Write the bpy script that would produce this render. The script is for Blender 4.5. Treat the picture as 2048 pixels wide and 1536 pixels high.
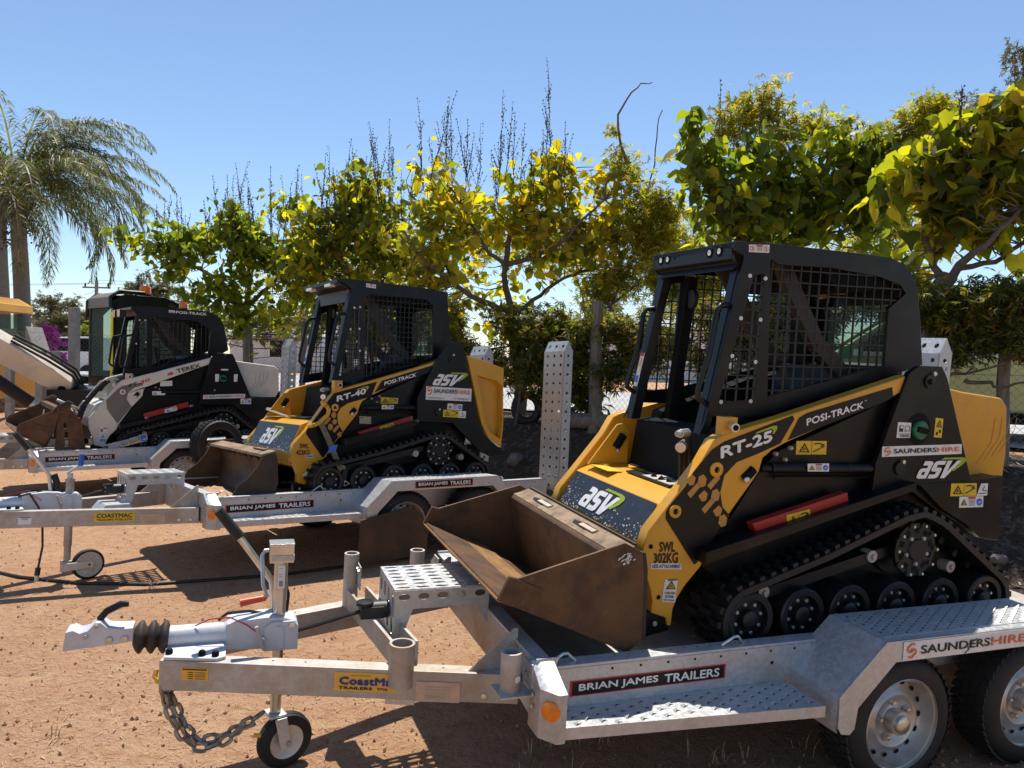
import bpy, bmesh, math, random
import numpy as np
from mathutils import Vector, Matrix
from mathutils.geometry import tessellate_polygon
random.seed(7); RNG = np.random.default_rng(7)
R = math.radians
for o in list(bpy.data.objects): bpy.data.objects.remove(o)
C = bpy.context.scene.collection
SC = bpy.context.scene

# ---------------------------------------------------------------- camera
F_PX, CAM_Z = 1500.0, 1.5944          # focal length in photo pixels (photo 2048 wide), eye height in metres
PITCH, ROLL = R(-1.768), R(1.461)
fw = Vector((0, math.cos(PITCH), math.sin(PITCH))); rt0 = Vector((1, 0, 0)); up0 = rt0.cross(fw)
rt = rt0*math.cos(ROLL) + up0*math.sin(ROLL); up = rt.cross(fw)
CAM = Vector((0, 0, CAM_Z))
cd = bpy.data.cameras.new('camera'); cam = bpy.data.objects.new('camera', cd); C.objects.link(cam)
cd.sensor_width = 36; cd.lens = F_PX/2048*36; cd.clip_end = 2000; cd.clip_start = .05
cam.matrix_world = Matrix(((rt.x, up.x, -fw.x, 0), (rt.y, up.y, -fw.y, 0), (rt.z, up.z, -fw.z, CAM_Z), (0, 0, 0, 1)))
SC.camera = cam

# ---------------------------------------------------------------- light
SUN_DIR = Vector((.0, .40, 1)).normalized()        # towards the sun: high, a little behind the machines
w = bpy.data.worlds.new('World'); SC.world = w; w.use_nodes = True
nt = w.node_tree; bg = nt.nodes['Background']
sky = nt.nodes.new('ShaderNodeTexSky'); sky.sky_type = 'NISHITA'; sky.sun_disc = False
sky.sun_elevation = math.asin(SUN_DIR.z); sky.sun_rotation = math.atan2(SUN_DIR.x, SUN_DIR.y)
sky.air_density = 1.0; sky.dust_density = .02; sky.ozone_density = 3.2; sky.altitude = 20
nt.links.new(sky.outputs[0], bg.inputs[0]); bg.inputs[1].default_value = .115
sl = bpy.data.lights.new('sun', 'SUN'); sl.energy = 5.0; sl.angle = R(.5); sl.color = (1, .95, .86)
so = bpy.data.objects.new('sun', sl); C.objects.link(so); so.rotation_euler = SUN_DIR.to_track_quat('Z', 'Y').to_euler()
SC.view_settings.view_transform = 'Standard'; SC.view_settings.look = 'None'
SC.view_settings.exposure = .42; SC.view_settings.gamma = 1
SC.cycles.max_bounces = 6; SC.cycles.transparent_max_bounces = 12

def ray(px, py):
    return (rt*((px-1024)/F_PX) - up*((py-768)/F_PX) + fw)
def at(px, py, Y):
    "the point Y metres in front of the camera that shows at photo pixel (px, py)"
    d = ray(px, py); return CAM + d*(Y/d.y)

# ---------------------------------------------------------------- materials
def srgb(h):
    h = h.lstrip('#'); return tuple(((int(h[i:i+2], 16)/255 + .055)/1.055)**2.4 if int(h[i:i+2], 16) > 10 else int(h[i:i+2], 16)/255/12.92 for i in (0, 2, 4))
MATS = {}
def mat(name, c, rough=.5, metal=0, c2=None, s2=6, a2=(.4, .65), c3=None, s3=18, a3=(.6, .72), bump=0, bs=60, spec=.5, rvar=0, kind='N', stretch=None, coat=0):
    "principled paint: base c, broad variation towards c2, spots of c3 and a fine bump, all from object-space noise"
    if name in MATS: return MATS[name]
    m = bpy.data.materials.new(name); m.use_nodes = True; t = m.node_tree; L = t.links.new
    b = t.nodes['Principled BSDF']; b.inputs['Base Color'].default_value = (*c, 1)
    b.inputs['Roughness'].default_value = rough; b.inputs['Metallic'].default_value = metal
    b.inputs['Specular IOR Level'].default_value = spec
    if coat: b.inputs['Coat Weight'].default_value = coat; b.inputs['Coat Roughness'].default_value = .08
    tc = t.nodes.new('ShaderNodeTexCoord'); vec = tc.outputs['Object']
    if stretch:
        mp = t.nodes.new('ShaderNodeMapping'); mp.inputs['Scale'].default_value = stretch; L(vec, mp.inputs[0]); vec = mp.outputs[0]
    col = None
    def layer(base, c, s, a, seed):
        if kind == 'V' and seed == 1:
            n = t.nodes.new('ShaderNodeTexVoronoi'); n.inputs['Scale'].default_value = s; L(vec, n.inputs['Vector'])
            sp = t.nodes.new('ShaderNodeSeparateColor'); L(n.outputs['Color'], sp.inputs[0]); fac = sp.outputs[0]
        else:
            n = t.nodes.new('ShaderNodeTexNoise'); n.inputs['Scale'].default_value = s; n.inputs['Detail'].default_value = 6; n.inputs['Roughness'].default_value = .62
            L(vec, n.inputs['Vector']); fac = n.outputs['Fac']
        r = t.nodes.new('ShaderNodeMapRange'); r.inputs[1].default_value = a[0]; r.inputs[2].default_value = a[1]; L(fac, r.inputs[0])
        x = t.nodes.new('ShaderNodeMix'); x.data_type = 'RGBA'; L(r.outputs[0], x.inputs[0])
        if hasattr(base, 'links'): L(base, x.inputs[6])
        else: x.inputs[6].default_value = (*base, 1)
        x.inputs[7].default_value = (*c, 1); return x.outputs[2], r.outputs[0]
    col = c
    if c2: col, f2 = layer(col, c2, s2, a2, 1)
    if c3: col, f3 = layer(col, c3, s3, a3, 2)
    if hasattr(col, 'links'): L(col, b.inputs['Base Color'])
    if rvar and c2:
        r = t.nodes.new('ShaderNodeMapRange'); r.inputs[3].default_value = rough-rvar; r.inputs[4].default_value = rough+rvar; L(f2, r.inputs[0]); L(r.outputs[0], b.inputs['Roughness'])
    if bump:
        n = t.nodes.new('ShaderNodeTexNoise'); n.inputs['Scale'].default_value = bs; n.inputs['Detail'].default_value = 5; L(vec, n.inputs['Vector'])
        bp = t.nodes.new('ShaderNodeBump'); bp.inputs['Strength'].default_value = bump; bp.inputs['Distance'].default_value = .01; L(n.outputs['Fac'], bp.inputs['Height']); L(bp.outputs[0], b.inputs['Normal'])
    MATS[name] = m; return m

def leaf_mat(name, ramp, trans, tmix=.5, rough=.45):
    "leaf: each leaf takes its own colour; light passes through it"
    if name in MATS: return MATS[name]
    m = bpy.data.materials.new(name); m.use_nodes = True; t = m.node_tree; L = t.links.new
    b = t.nodes['Principled BSDF']; b.inputs['Roughness'].default_value = rough; b.inputs['Specular IOR Level'].default_value = .35
    g = t.nodes.new('ShaderNodeNewGeometry'); cr = t.nodes.new('ShaderNodeValToRGB'); el = cr.color_ramp.elements
    el[0].position = ramp[0][0]; el[0].color = (*ramp[0][1], 1); el[1].position = ramp[-1][0]; el[1].color = (*ramp[-1][1], 1)
    for p, c in ramp[1:-1]: e = el.new(p); e.color = (*c, 1)
    L(g.outputs['Random Per Island'], cr.inputs[0]); L(cr.outputs[0], b.inputs['Base Color'])
    tr = t.nodes.new('ShaderNodeBsdfTranslucent'); mx = t.nodes.new('ShaderNodeMixShader'); mx.inputs[0].default_value = tmix
    mu = t.nodes.new('ShaderNodeMix'); mu.data_type = 'RGBA'; mu.blend_type = 'MULTIPLY'; mu.inputs[0].default_value = 1
    L(cr.outputs[0], mu.inputs[6]); mu.inputs[7].default_value = (*trans, 1); L(mu.outputs[2], tr.inputs[0])
    L(b.outputs[0], mx.inputs[1]); L(tr.outputs[0], mx.inputs[2]); L(mx.outputs[0], t.nodes['Material Output'].inputs[0])
    MATS[name] = m; return m

M = dict(
 galv=mat('galvanised steel', (.47, .47, .46), .45, .5, (.54, .54, .54), 75, (.2, .9), (.40, .33, .25), 5, (.56, .85), .06, 90, kind='V', rvar=.06),
 galv2=mat('dusty galvanised steel', (.42, .385, .345), .55, .35, (.48, .45, .41), 60, (.2, .9), (.33, .24, .155), 4, (.44, .72), .1, 70, kind='V'),
 zinc=mat('bright zinc', (.62, .60, .54), .3, .8, (.5, .48, .42), 20),
 cast=mat('silver painted casting', (.56, .57, .60), .5, .25, (.48, .48, .50), 12, (.4, .7), bump=.08),
 black=mat('black machine paint', (.0035, .0035, .004), .36, 0, (.006, .0055, .005), 5, (.45, .7), (.040, .032, .025), 3.5, (.52, .95), .03, 40, spec=.28),
 black2=mat('satin black paint', (.0055, .006, .0075), .38, 0, (.010, .009, .008), 7, (.4, .7), spec=.35),
 navy=mat('blue-black hood paint', (.018, .024, .036), .42, 0, (.03, .036, .048), 8, (.4, .7), (.22, .20, .16), 48, (.66, .7)),
 dark=mat('dark interior', (.003, .003, .0035), .7, spec=.2),
 yellow=mat('machine yellow', (.64, .315, .022), .36, 0, (.56, .265, .020), 4, (.42, .7), (.38, .235, .09), 9, (.56, .86), .02, 30, rvar=.08),
 cream=mat('cream paint', (.66, .60, .50), .45, 0, (.56, .49, .39), 5, (.42, .7), (.40, .30, .20), 16, (.66, .84)),
 greytan=mat('taupe panel', (.17, .145, .12), .5, 0, (.13, .11, .09), 9),
 rust=mat('rusty bucket steel', (.125, .058, .022), .62, .2, (.055, .027, .013), 7, (.42, .66), (.21, .115, .05), 22, (.60, .82), .2, 60),
 rustlip=mat('worn rusty edge', (.36, .19, .07), .5, .3, (.22, .12, .055), 10, (.42, .62), (.42, .30, .18), 26, (.6, .75), .1, 60, stretch=(2.5, 1, 1)),
 rustdust=mat('dusty bucket top', (.26, .17, .10), .8, 0, (.13, .08, .05), 9, (.45, .62), (.03, .028, .028), 26, (.62, .68), .2, 50),
 wornsteel=mat('worn steel plate', (.032, .024, .018), .6, .2, (.075, .046, .022), 3, (.42, .7), bump=.12),
 gaiter=mat('dusty rubber', (.022, .017, .013), .7, 0, (.075, .048, .030), 12, (.42, .7)),
 rubber=mat('rubber', (.007, .0065, .0065), .65, 0, (.014, .0125, .011), 9, (.45, .7), bump=.12, bs=50),
 tyre=mat('tyre rubber', (.011, .010, .009), .7, 0, (.030, .023, .017), 7, (.48, .74), bump=.1, bs=90),
 trackr=mat('track rubber', (.0065, .0065, .0072), .5, 0, (.012, .0115, .0115), 11, (.45, .7), bump=.06),
 rim=mat('silver rim', (.50, .49, .46), .38, .6, (.40, .36, .31), 8, (.45, .7), (.28, .19, .11), 12, (.58, .8)),
 red=mat('red strut', (.36, .022, .012), .38, 0, (.27, .016, .01), 10, (.45, .7)),
 orange=mat('amber plastic', (.85, .24, .012), .25, 0, (.7, .16, .008), 30, (.4, .6)),
 beacon=mat('amber beacon', (.9, .2, .008), .2),
 lamp=mat('lamp glass', (.86, .80, .66), .12, .3),
 white=mat('white label', (.72, .71, .68), .45, 0, (.62, .60, .56), 20, (.45, .7)),
 labyel=mat('yellow label', (.72, .47, .015), .45, 0, (.62, .4, .015), 20),
 labdyel=mat('orange label', (.72, .39, .05), .45), labtan=mat('tan plate', (.52, .38, .25), .5, .1, (.42, .30, .2), 20),
 ink=mat('black ink', (.006, .006, .007), .5), inkred=mat('red ink', (.52, .03, .02), .5), inkora=mat('orange ink', (.66, .15, .045), .5),
 inkblue=mat('blue ink', (.012, .025, .22), .5), inkgrn=mat('lime ink', (.30, .38, .012), .45), sky=mat('blue symbol', (.02, .14, .52), .5),
 lettering=mat('white lettering', (.76, .75, .71), .5, 0, (.64, .62, .57), 30, (.5, .75)), labblk=mat('black label', (.004, .004, .0045), .4, spec=.3),
 honey=mat('faded yellow print', (.46, .22, .045), .45), green=mat('green cap', (.012, .13, .06), .4), gstick=mat('green sticker', (.01, .22, .08), .4),
 seat=mat('blue-grey vinyl', (.012, .019, .030), .55), brownbar=mat('brown bar', (.035, .024, .018), .5),
 chain=mat('chain steel', (.34, .31, .26), .45, .7, (.22, .18, .13), 30), shackle=mat('yellow shackle', (.72, .36, .02), .4),
 blue=mat('blue handle', (.015, .10, .42), .5), strap=mat('faded strap', (.20, .165, .11), .85, 0, (.12, .095, .06), 20, (.4, .65), stretch=(1, 1, 1)),
 redplastic=mat('red plastic', (.50, .055, .02), .35), hivis=mat('lime yellow tape', (.72, .68, .01), .4),
 concrete=mat('weathered concrete', (.30, .29, .27), .85, 0, (.20, .19, .18), 9, (.4, .7), bump=.2), oldwood=mat('grey post timber', (.21, .185, .15), .85, 0, (.11, .09, .07), 9, (.4, .65), bump=.35, bs=30, stretch=(4, 4, .5)),
 wire=mat('fence wire', (.20, .19, .18), .5, .6), cable=mat('black cable', (.010, .010, .010), .5),
 greenpale=mat('pale green car paint', (.40, .43, .15), .25, 0, (.36, .39, .14), 2, coat=.6), carwhite=mat('white car paint', (.72, .72, .72), .3, coat=.4),
 taillight=mat('tail light', (.42, .012, .01), .15), chromium=mat('metal trim', (.6, .6, .6), .2, .9),
 wall=mat('pale wall', (.66, .66, .66), .7, 0, (.58, .58, .58), 2), roof=mat('grey roof', (.32, .33, .35), .6), wood=mat('grey pole', (.20, .18, .16), .8),
 bark=mat('bark', (.085, .062, .045), .85, 0, (.16, .125, .095), 14, (.4, .7), bump=.4, bs=40), palmbark=mat('palm trunk', (.20, .175, .15), .9, 0, (.12, .10, .085), 20, (.4, .65), bump=.4, bs=20, stretch=(.4, .4, 5)),
 pod=mat('dry seed pods', (.05, .034, .024), .8), rock=mat('grey stone', (.17, .15, .135), .85, 0, (.10, .085, .075), 8, (.4, .7), bump=.4), soil=mat('spilt soil', (.46, .25, .12), .95, 0, (.30, .17, .09), 20, (.4, .65), bump=.5),
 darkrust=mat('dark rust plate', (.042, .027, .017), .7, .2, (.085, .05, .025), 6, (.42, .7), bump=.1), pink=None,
)
g = bpy.data.materials.new('glass'); g.use_nodes = True; b_ = g.node_tree.nodes['Principled BSDF']
b_.inputs['Base Color'].default_value = (.34, .46, .40, 1); b_.inputs['Roughness'].default_value = .05; b_.inputs['Transmission Weight'].default_value = .85; b_.inputs['IOR'].default_value = 1.02
M['glass'] = g

# ---------------------------------------------------------------- mesh helpers
class MB:
    "collects solids of several materials into ONE mesh"
    def __init__(s): s.v = []; s.f = []; s.m = []; s.mats = []; s.cut = []
    def piece(s): s.cut.append((len(s.v), len(s.f))); return s
    def build_each(s, name, parent=None, **kw):
        "every piece noted with piece() becomes an object of its own"
        c = s.cut+[(len(s.v), len(s.f))]; a = (0, 0); r = []
        for b in c:
            if b[1] > a[1]:
                q = MB(); q.mats = s.mats; q.v = s.v[a[0]:b[0]]; q.f = [tuple(i-a[0] for i in f) for f in s.f[a[1]:b[1]]]; q.m = s.m[a[1]:b[1]]; used = sorted(set(q.m)); q.mats = [s.mats[i] for i in used]; q.m = [used.index(i) for i in q.m]; r.append(q.build(name, parent, **kw))
            a = b
        return r
    def mi(s, m):
        if isinstance(m, str): m = M[m]
        if m not in s.mats: s.mats.append(m)
        return s.mats.index(m)
    def add(s, vs, fs, m):
        o = len(s.v); k = s.mi(m); s.v += [tuple(v) for v in vs]; s.f += [tuple(i+o for i in f) for f in fs]; s.m += [k]*len(fs); return s
    def prism(s, poly, a, b, m, ax='y', holes=()):
        "polygon given in the plane across axis ax, extruded from a to b"
        mp = {'y': lambda p, t: (p[0], t, p[1]), 'x': lambda p, t: (t, p[0], p[1]), 'z': lambda p, t: (p[0], p[1], t)}[ax]
        loops = [list(poly)] + [list(h) for h in holes]; flat = [p for l in loops for p in l]; n = len(flat)
        vs = [mp(p, a) for p in flat] + [mp(p, b) for p in flat]
        if holes or len(poly) > 4:
            tri = tessellate_polygon([[Vector((p[0], p[1], 0)) for p in l] for l in loops])
            fs = [tuple(t) for t in tri] + [tuple(i+n for i in reversed(t)) for t in tri]
        else: fs = [tuple(range(n)), tuple(range(2*n-1, n-1, -1))]
        o = 0
        for l in loops:
            k = len(l); fs += [(o+i, o+(i+1) % k, o+(i+1) % k+n, o+i+n) for i in range(k)]; o += k
        return s.add(vs, fs, m)
    def box(s, x0, x1, y0, y1, z0, z1, m): return s.prism([(x0, z0), (x1, z0), (x1, z1), (x0, z1)], y0, y1, m)
    def obox(s, c, dx, dy, dz, m):
        "box about c with half-extent vectors"
        c, dx, dy, dz = map(Vector, (c, dx, dy, dz))
        vs = [c+dx*a+dy*b+dz*d for a in (-1, 1) for b in (-1, 1) for d in (-1, 1)]
        return s.add(vs, [(0, 1, 3, 2), (4, 6, 7, 5), (0, 4, 5, 1), (2, 3, 7, 6), (0, 2, 6, 4), (1, 5, 7, 3)], m)
    def beam(s, p, q, wdt, h, m, upv=(0, 0, 1)):
        "rectangular bar from p to q, wdt wide and h high"
        p, q = Vector(p), Vector(q); d = (q-p)/2; u = Vector(upv); sd = d.cross(u).normalized()*wdt/2; u2 = sd.cross(d).normalized()*h/2
        return s.obox((p+q)/2, d, sd, u2, m)
    def tube(s, pts, r, m, n=8, closed=False, cap=True, flat=None):
        pts = [Vector(p) for p in pts]; k = len(pts); rr = r if hasattr(r, '__len__') else [r]*k
        vs = []; prev = None
        for i, p in enumerate(pts):
            a = pts[i-1] if (i or closed) else p; b = pts[(i+1) % k] if (i < k-1 or closed) else p
            t = (b-a); t = t.normalized() if t.length > 1e-9 else Vector((0, 0, 1))
            if prev is None: u = t.orthogonal().normalized()
            else: u = (prev - t*prev.dot(t)); u = u.normalized() if u.length > 1e-6 else t.orthogonal().normalized()
            prev = u; w_ = t.cross(u)
            for j in range(n):
                an = 2*math.pi*j/n; vs.append(p + (u*math.cos(an) + w_*math.sin(an))*rr[i])
        fs = [(i*n+j, i*n+(j+1) % n, ((i+1) % k)*n+(j+1) % n, ((i+1) % k)*n+j) for i in range(k if closed else k-1) for j in range(n)]
        if cap and not closed: fs += [tuple(range(n-1, -1, -1)), tuple(range((k-1)*n, k*n))]
        return s.add(vs, fs, m)
    def cyl(s, p, q, r, m, n=20, r2=None): return s.tube([p, q], [r, r if r2 is None else r2], m, n)
    def lathe(s, c, ax, prof, m, n=32, cap=True):
        "profile [(radius, distance along ax)] turned about the axis through c"
        c = Vector(c); ax = Vector(ax).normalized(); u = ax.orthogonal().normalized(); w_ = ax.cross(u); vs = []
        for r, h in prof:
            for j in range(n): an = 2*math.pi*j/n; vs.append(c + ax*h + (u*math.cos(an)+w_*math.sin(an))*r)
        fs = [(i*n+j, i*n+(j+1) % n, (i+1)*n+(j+1) % n, (i+1)*n+j) for i in range(len(prof)-1) for j in range(n)]
        if cap and prof[0][0] > 1e-4: fs.append(tuple(range(n-1, -1, -1)))
        if cap and prof[-1][0] > 1e-4: k = (len(prof)-1)*n; fs.append(tuple(range(k, k+n)))
        return s.add(vs, fs, m)
    def ball(s, c, r, m, n=8):
        pr = [(max(1e-5, r*math.sin(math.pi*i/6)), -r*math.cos(math.pi*i/6)) for i in range(7)]; return s.lathe(c, (0, 0, 1), pr, m, n)
    def holed(s, o, u, v, nu, nv, ru, rv, th, m, seg=10, mask=None):
        "plate with a grid of real holes: corner o, edge vectors u and v, nu x nv cells, hole half-sizes ru, rv (fractions of a cell)"
        o, u, v = Vector(o), Vector(u), Vector(v); nrm = u.cross(v).normalized()*th
        for i in range(nu):
            for j in range(nv):
                c0 = o + u*(i/nu) + v*(j/nv); du, dv = u/nu, v/nv
                if mask and not mask(i, j):
                    cs = [c0, c0+du, c0+du+dv, c0+dv]; s.add(cs+[p+nrm for p in cs], [(0, 1, 2, 3), (7, 6, 5, 4)], m); continue
                sq, el = [], []
                for k in range(seg):
                    a = 2*math.pi*(k+.5)/seg; cx, cy = math.cos(a), math.sin(a); t = .5/max(abs(cx), abs(cy))
                    sq.append(c0+du*(.5+cx*t)+dv*(.5+cy*t)); el.append(c0+du*(.5+cx*ru)+dv*(.5+cy*rv))
                co = [c0+du, c0+du+dv, c0+dv, c0]
                vs = sq+el+[p+nrm for p in sq]+[p+nrm for p in el]; n = seg
                fs = []
                for k in range(n):
                    k2 = (k+1) % n; fs += [(k, k2, n+k2, n+k), (2*n+k2, 2*n+k, 3*n+k, 3*n+k2), (n+k, n+k2, 3*n+k2, 3*n+k)]
                # square corners
                base = len(vs)
                for ci, cpt in enumerate(co):
                    best = min(range(n), key=lambda k: (sq[k]-cpt).length+(sq[(k+1) % n]-cpt).length)
                    vs += [cpt, cpt+nrm]; fs += [(best, base, (best+1) % n), (2*n+best, 2*n+(best+1) % n, base+1)]; base += 2
                s.add(vs, fs, m)
        for a, b in ((o, u), (o+u, v), (o+u+v, -u), (o+v, -v)): s.add([a, a+b, a+b+nrm, a+nrm], [(0, 1, 2, 3)], m)
        return s
    def build(s, name, parent=None, bevel=0, smooth=40, seg=2):
        me = bpy.data.meshes.new(name); me.from_pydata(s.v, [], s.f)
        for m in s.mats: me.materials.append(m)
        me.polygons.foreach_set('material_index', s.m)
        bm = bmesh.new(); bm.from_mesh(me); bmesh.ops.recalc_face_normals(bm, faces=bm.faces); bm.to_mesh(me); bm.free()
        if smooth:
            me.polygons.foreach_set('use_smooth', [True]*len(me.polygons)); me.set_sharp_from_angle(angle=R(smooth))
        o = bpy.data.objects.new(name, me); C.objects.link(o)
        if parent: o.parent = parent
        if bevel:
            b = o.modifiers.new('bevel', 'BEVEL'); b.width = bevel; b.segments = seg; b.limit_method = 'ANGLE'; b.angle_limit = R(35); b.harden_normals = True
        return o

def tag(o, label=None, cat=None, group=None, kind=None):
    if label: o['label'] = label
    if cat: o['category'] = cat
    if group: o['group'] = group
    if kind: o['kind'] = kind
    return o
def thing(name, label, cat, mtx=None, group=None):
    o = bpy.data.objects.new(name, None); C.objects.link(o); o.empty_display_size = .2
    if mtx is not None: o.matrix_world = mtx
    return tag(o, label, cat, group)

# quad maps: unit square -> a (possibly skewed) quad standing in the scene, n = direction the face looks
class QM:
    def __init__(s, bl, br, tr, tl, n): s.p = [Vector(q) for q in (bl, br, tr, tl)]; s.n = Vector(n).normalized()
    def __call__(s, u, v, off=0):
        a, b, c, d = s.p; return a*(1-u)*(1-v)+b*u*(1-v)+c*u*v+d*(1-u)*v + s.n*off
    def sub(s, u0, v0, u1, v1): return QM(s(u0, v0), s(u1, v0), s(u1, v1), s(u0, v1), s.n)
def xz(y, q, n=(0, -1, 0)): return QM(*[(p[0], y, p[1]) for p in q], n)
def plate(mb, q, m, off=.0015, th=.001):
    a = [q(u, v, off-th) for u, v in ((0, 0), (1, 0), (1, 1), (0, 1))]; b = [q(u, v, off) for u, v in ((0, 0), (1, 0), (1, 1), (0, 1))]
    mb.add(a+b, [(3, 2, 1, 0), (4, 5, 6, 7), (0, 1, 5, 4), (1, 2, 6, 5), (2, 3, 7, 6), (3, 0, 4, 7)], m)
def qpoly(mb, q, poly, m, off=.003, holes=()):
    loops = [list(poly)]+[list(h) for h in holes]; flat = [p for l in loops for p in l]
    tri = tessellate_polygon([[Vector((p[0], p[1], 0)) for p in l] for l in loops])
    mb.add([q(p[0], p[1], off) for p in flat], [tuple(t) for t in tri], m)
def ribbon(pts, wd):
    "outline of a thick open polyline in 2-D"
    L_, R_ = [], []
    for i, p in enumerate(pts):
        a = pts[max(i-1, 0)]; b = pts[min(i+1, len(pts)-1)]; d = Vector((b[0]-a[0], b[1]-a[1])).normalized(); n = Vector((-d.y, d.x))*wd/2
        L_.append((p[0]+n.x, p[1]+n.y)); R_.append((p[0]-n.x, p[1]-n.y))
    return L_+R_[::-1]
_TXT = {}
def text_mesh(body, bold=0.0, shear=0.0, space=1.0):
    k = (body, bold, shear, space)
    if k not in _TXT:
        cu = bpy.data.curves.new('t', 'FONT'); cu.body = body; cu.offset = bold; cu.shear = shear; cu.space_character = space; cu.resolution_u = 3; cu.fill_mode = 'FRONT'
        ob = bpy.data.objects.new('t', cu); C.objects.link(ob); bpy.context.view_layer.update()
        me = bpy.data.meshes.new_from_object(ob.evaluated_get(bpy.context.evaluated_depsgraph_get()))
        vs = np.array([v.co[:2] for v in me.vertices]); fs = [tuple(p.vertices) for p in me.polygons]
        lo, hi = vs.min(0), vs.max(0); _TXT[k] = ((vs-lo)/(hi-lo), fs)
        bpy.data.objects.remove(ob); bpy.data.curves.remove(cu); bpy.data.meshes.remove(me)
    return _TXT[k]
def text(mb, q, body, m, box=(0, 0, 1, 1), bold=.012, shear=0, off=.004, space=1.0):
    "lettering that fills the box; weight comes from overprinting the same outlines a hair apart"
    vs, fs = text_mesh(body, 0, shear, space); u0, v0, u1, v1 = box; n = max(1, len(body.strip())); du = bold*2.6/n; dv = bold*2.2
    for k, (a0, b0) in enumerate(((0, 0), (-du, 0), (du, 0), (0, -dv), (0, dv)) if bold > .004 else ((0, 0),)):
        mb.add([q(u0+(u1-u0)*(du+a*(1-2*du)+a0), v0+(v1-v0)*(dv+b*(1-2*dv)+b0), off+k*.00025) for a, b in vs], fs, m)
def asv_logo(mb, q, m='lettering', m2='inkgrn', off=.004, shear=.18):
    sc = lambda P: [((x+shear*y)/(150+shear*116-6), y/116) for x, y in P]
    qpoly(mb, q, sc([(6, 74), (6, 98), (24, 98), (34, 94), (38, 84), (38, 0), (10, 0), (3, 4), (0, 12), (0, 46), (3, 54), (10, 58), (24, 58), (24, 74)]), m, off, [sc([(14, 20), (24, 20), (24, 38), (14, 38)])])
    qpoly(mb, q, sc([(44, 0), (44, 22), (64, 22), (64, 38), (52, 38), (45, 42), (42, 50), (42, 86), (45, 94), (54, 98), (80, 98), (80, 76), (57, 76), (57, 60), (70, 60), (77, 56), (80, 48), (80, 12), (76, 3), (68, 0)]), m, off)
    qpoly(mb, q, sc([(84, 98), (100, 98), (103, 36), (118, 98), (134, 98), (107, 0), (91, 0)]), m, off)
    qpoly(mb, q, sc([(58, 105), (66, 116), (128, 116), (144, 110), (150, 96), (144, 70), (128, 40), (114, 40), (130, 70), (133, 92), (126, 103), (112, 105)]), m2, off)
def hire_logo(mb, q, m='inkora', off=.004):
    qpoly(mb, q, ribbon([(.78, .95), (.45, 1.0), (.12, .72), (.08, .52), (.25, .40), (.62, .62)], .17), m, off)
    qpoly(mb, q, ribbon([(.22, .05), (.55, .0), (.88, .28), (.92, .48), (.75, .60), (.38, .38)], .17), m, off)
def hire_label(mb, q, aspect, sub=False):
    plate(mb, q, 'white'); h = .62 if not sub else .46; v0 = .2 if not sub else .46
    lw = .72/aspect*(1 if not sub else .62)
    hire_logo(mb, q.sub(.02, v0-.05, .02+lw, v0+h+.06))
    text(mb, q, 'SAUNDERS', 'ink', (.05+lw, v0+.08, .665, v0+h-.08), .012)
    text(mb, q, 'HIRE', 'inkora', (.675, v0+.08, .965, v0+h-.08), .012)
    if sub:
        text(mb, q, 'saundershire.com.au', 'ink', (.05, .10, .40, .22), 0); text(mb, q, 'Ph. 0400 000 000', 'ink', (.62, .10, .92, .22), 0)
def tri_sign(mb, q, m='ink', off=.004):
    qpoly(mb, q, [(.05, .08), (.95, .08), (.5, .95)], m, off, [[(.2, .17), (.8, .17), (.5, .76)]])
    qpoly(mb, q, ribbon([(.36, .24), (.5, .42), (.46, .56)], .07), m, off); qpoly(mb, q, ribbon([(.5, .42), (.64, .28)], .07), m, off)
def warn_label(mb, q, base='labyel'):
    "two-panel warning label: triangle on one side, a hand under a bar on the other"
    plate(mb, q, base); qpoly(mb, q, [(.495, 0), (.505, 0), (.505, 1), (.495, 1)], 'ink')
    tri_sign(mb, q.sub(.06, .1, .46, .9))
    qpoly(mb, q, ribbon([(.56, .2), (.75, .42), (.94, .62)], .05), 'ink'); qpoly(mb, q, ribbon([(.58, .78), (.74, .84), (.90, .72), (.80, .6)], .09), 'ink')
def danger_label(mb, q):
    plate(mb, q, 'white'); qpoly(mb, q, [(.36, .78), (.66, .78), (.66, .96), (.36, .96)], 'inkred')
    t = q.sub(.05, .18, .32, .8); qpoly(mb, t, [(0, 0), (1, 0), (.5, 1)], 'labyel', .003); tri_sign(mb, t)
    for v in (.18, .3, .42, .54, .66): qpoly(mb, q, [(.38, v), (.64, v), (.64, v+.035), (.38, v+.035)], 'ink')
    qpoly(mb, q, [(.83+.12*math.cos(a), .48+.34*math.sin(a)) for a in np.linspace(0, 6.283, 17)[:-1]], 'sky'); qpoly(mb, q, ribbon([(.80, .4), (.86, .56)], .06), 'white', .004)
def grid(mb, poly, y0, y1, sx, sz, wd, m, tilt=0.0, tiltx=0.0):
    "bars of a steel screen clipped to a polygon in x,z"
    P = [Vector((p[0], p[1])) for p in poly]
    for ang, sp in ((math.pi/2+tilt, sx), (tiltx, sz)):
        d = Vector((math.cos(ang), math.sin(ang))); n = Vector((-d.y, d.x)); ks = [p.dot(n) for p in P]
        k = math.ceil(min(ks)/sp)*sp
        while k < max(ks):
            hits = []
            for i in range(len(P)):
                a, b = P[i], P[(i+1) % len(P)]; da, db = a.dot(n)-k, b.dot(n)-k
                if (da < 0) != (db < 0): hits.append((a+(b-a)*(da/(da-db))).dot(d))
            hits.sort()
            for i in range(0, len(hits)-1, 2):
                a, b = d*hits[i]+n*k, d*hits[i+1]+n*k
                mb.beam((a.x, (y0+y1)/2, a.y), (b.x, (y0+y1)/2, b.y), abs(y1-y0), wd, m, (n.x, 0, n.y))
            k += sp
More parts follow.
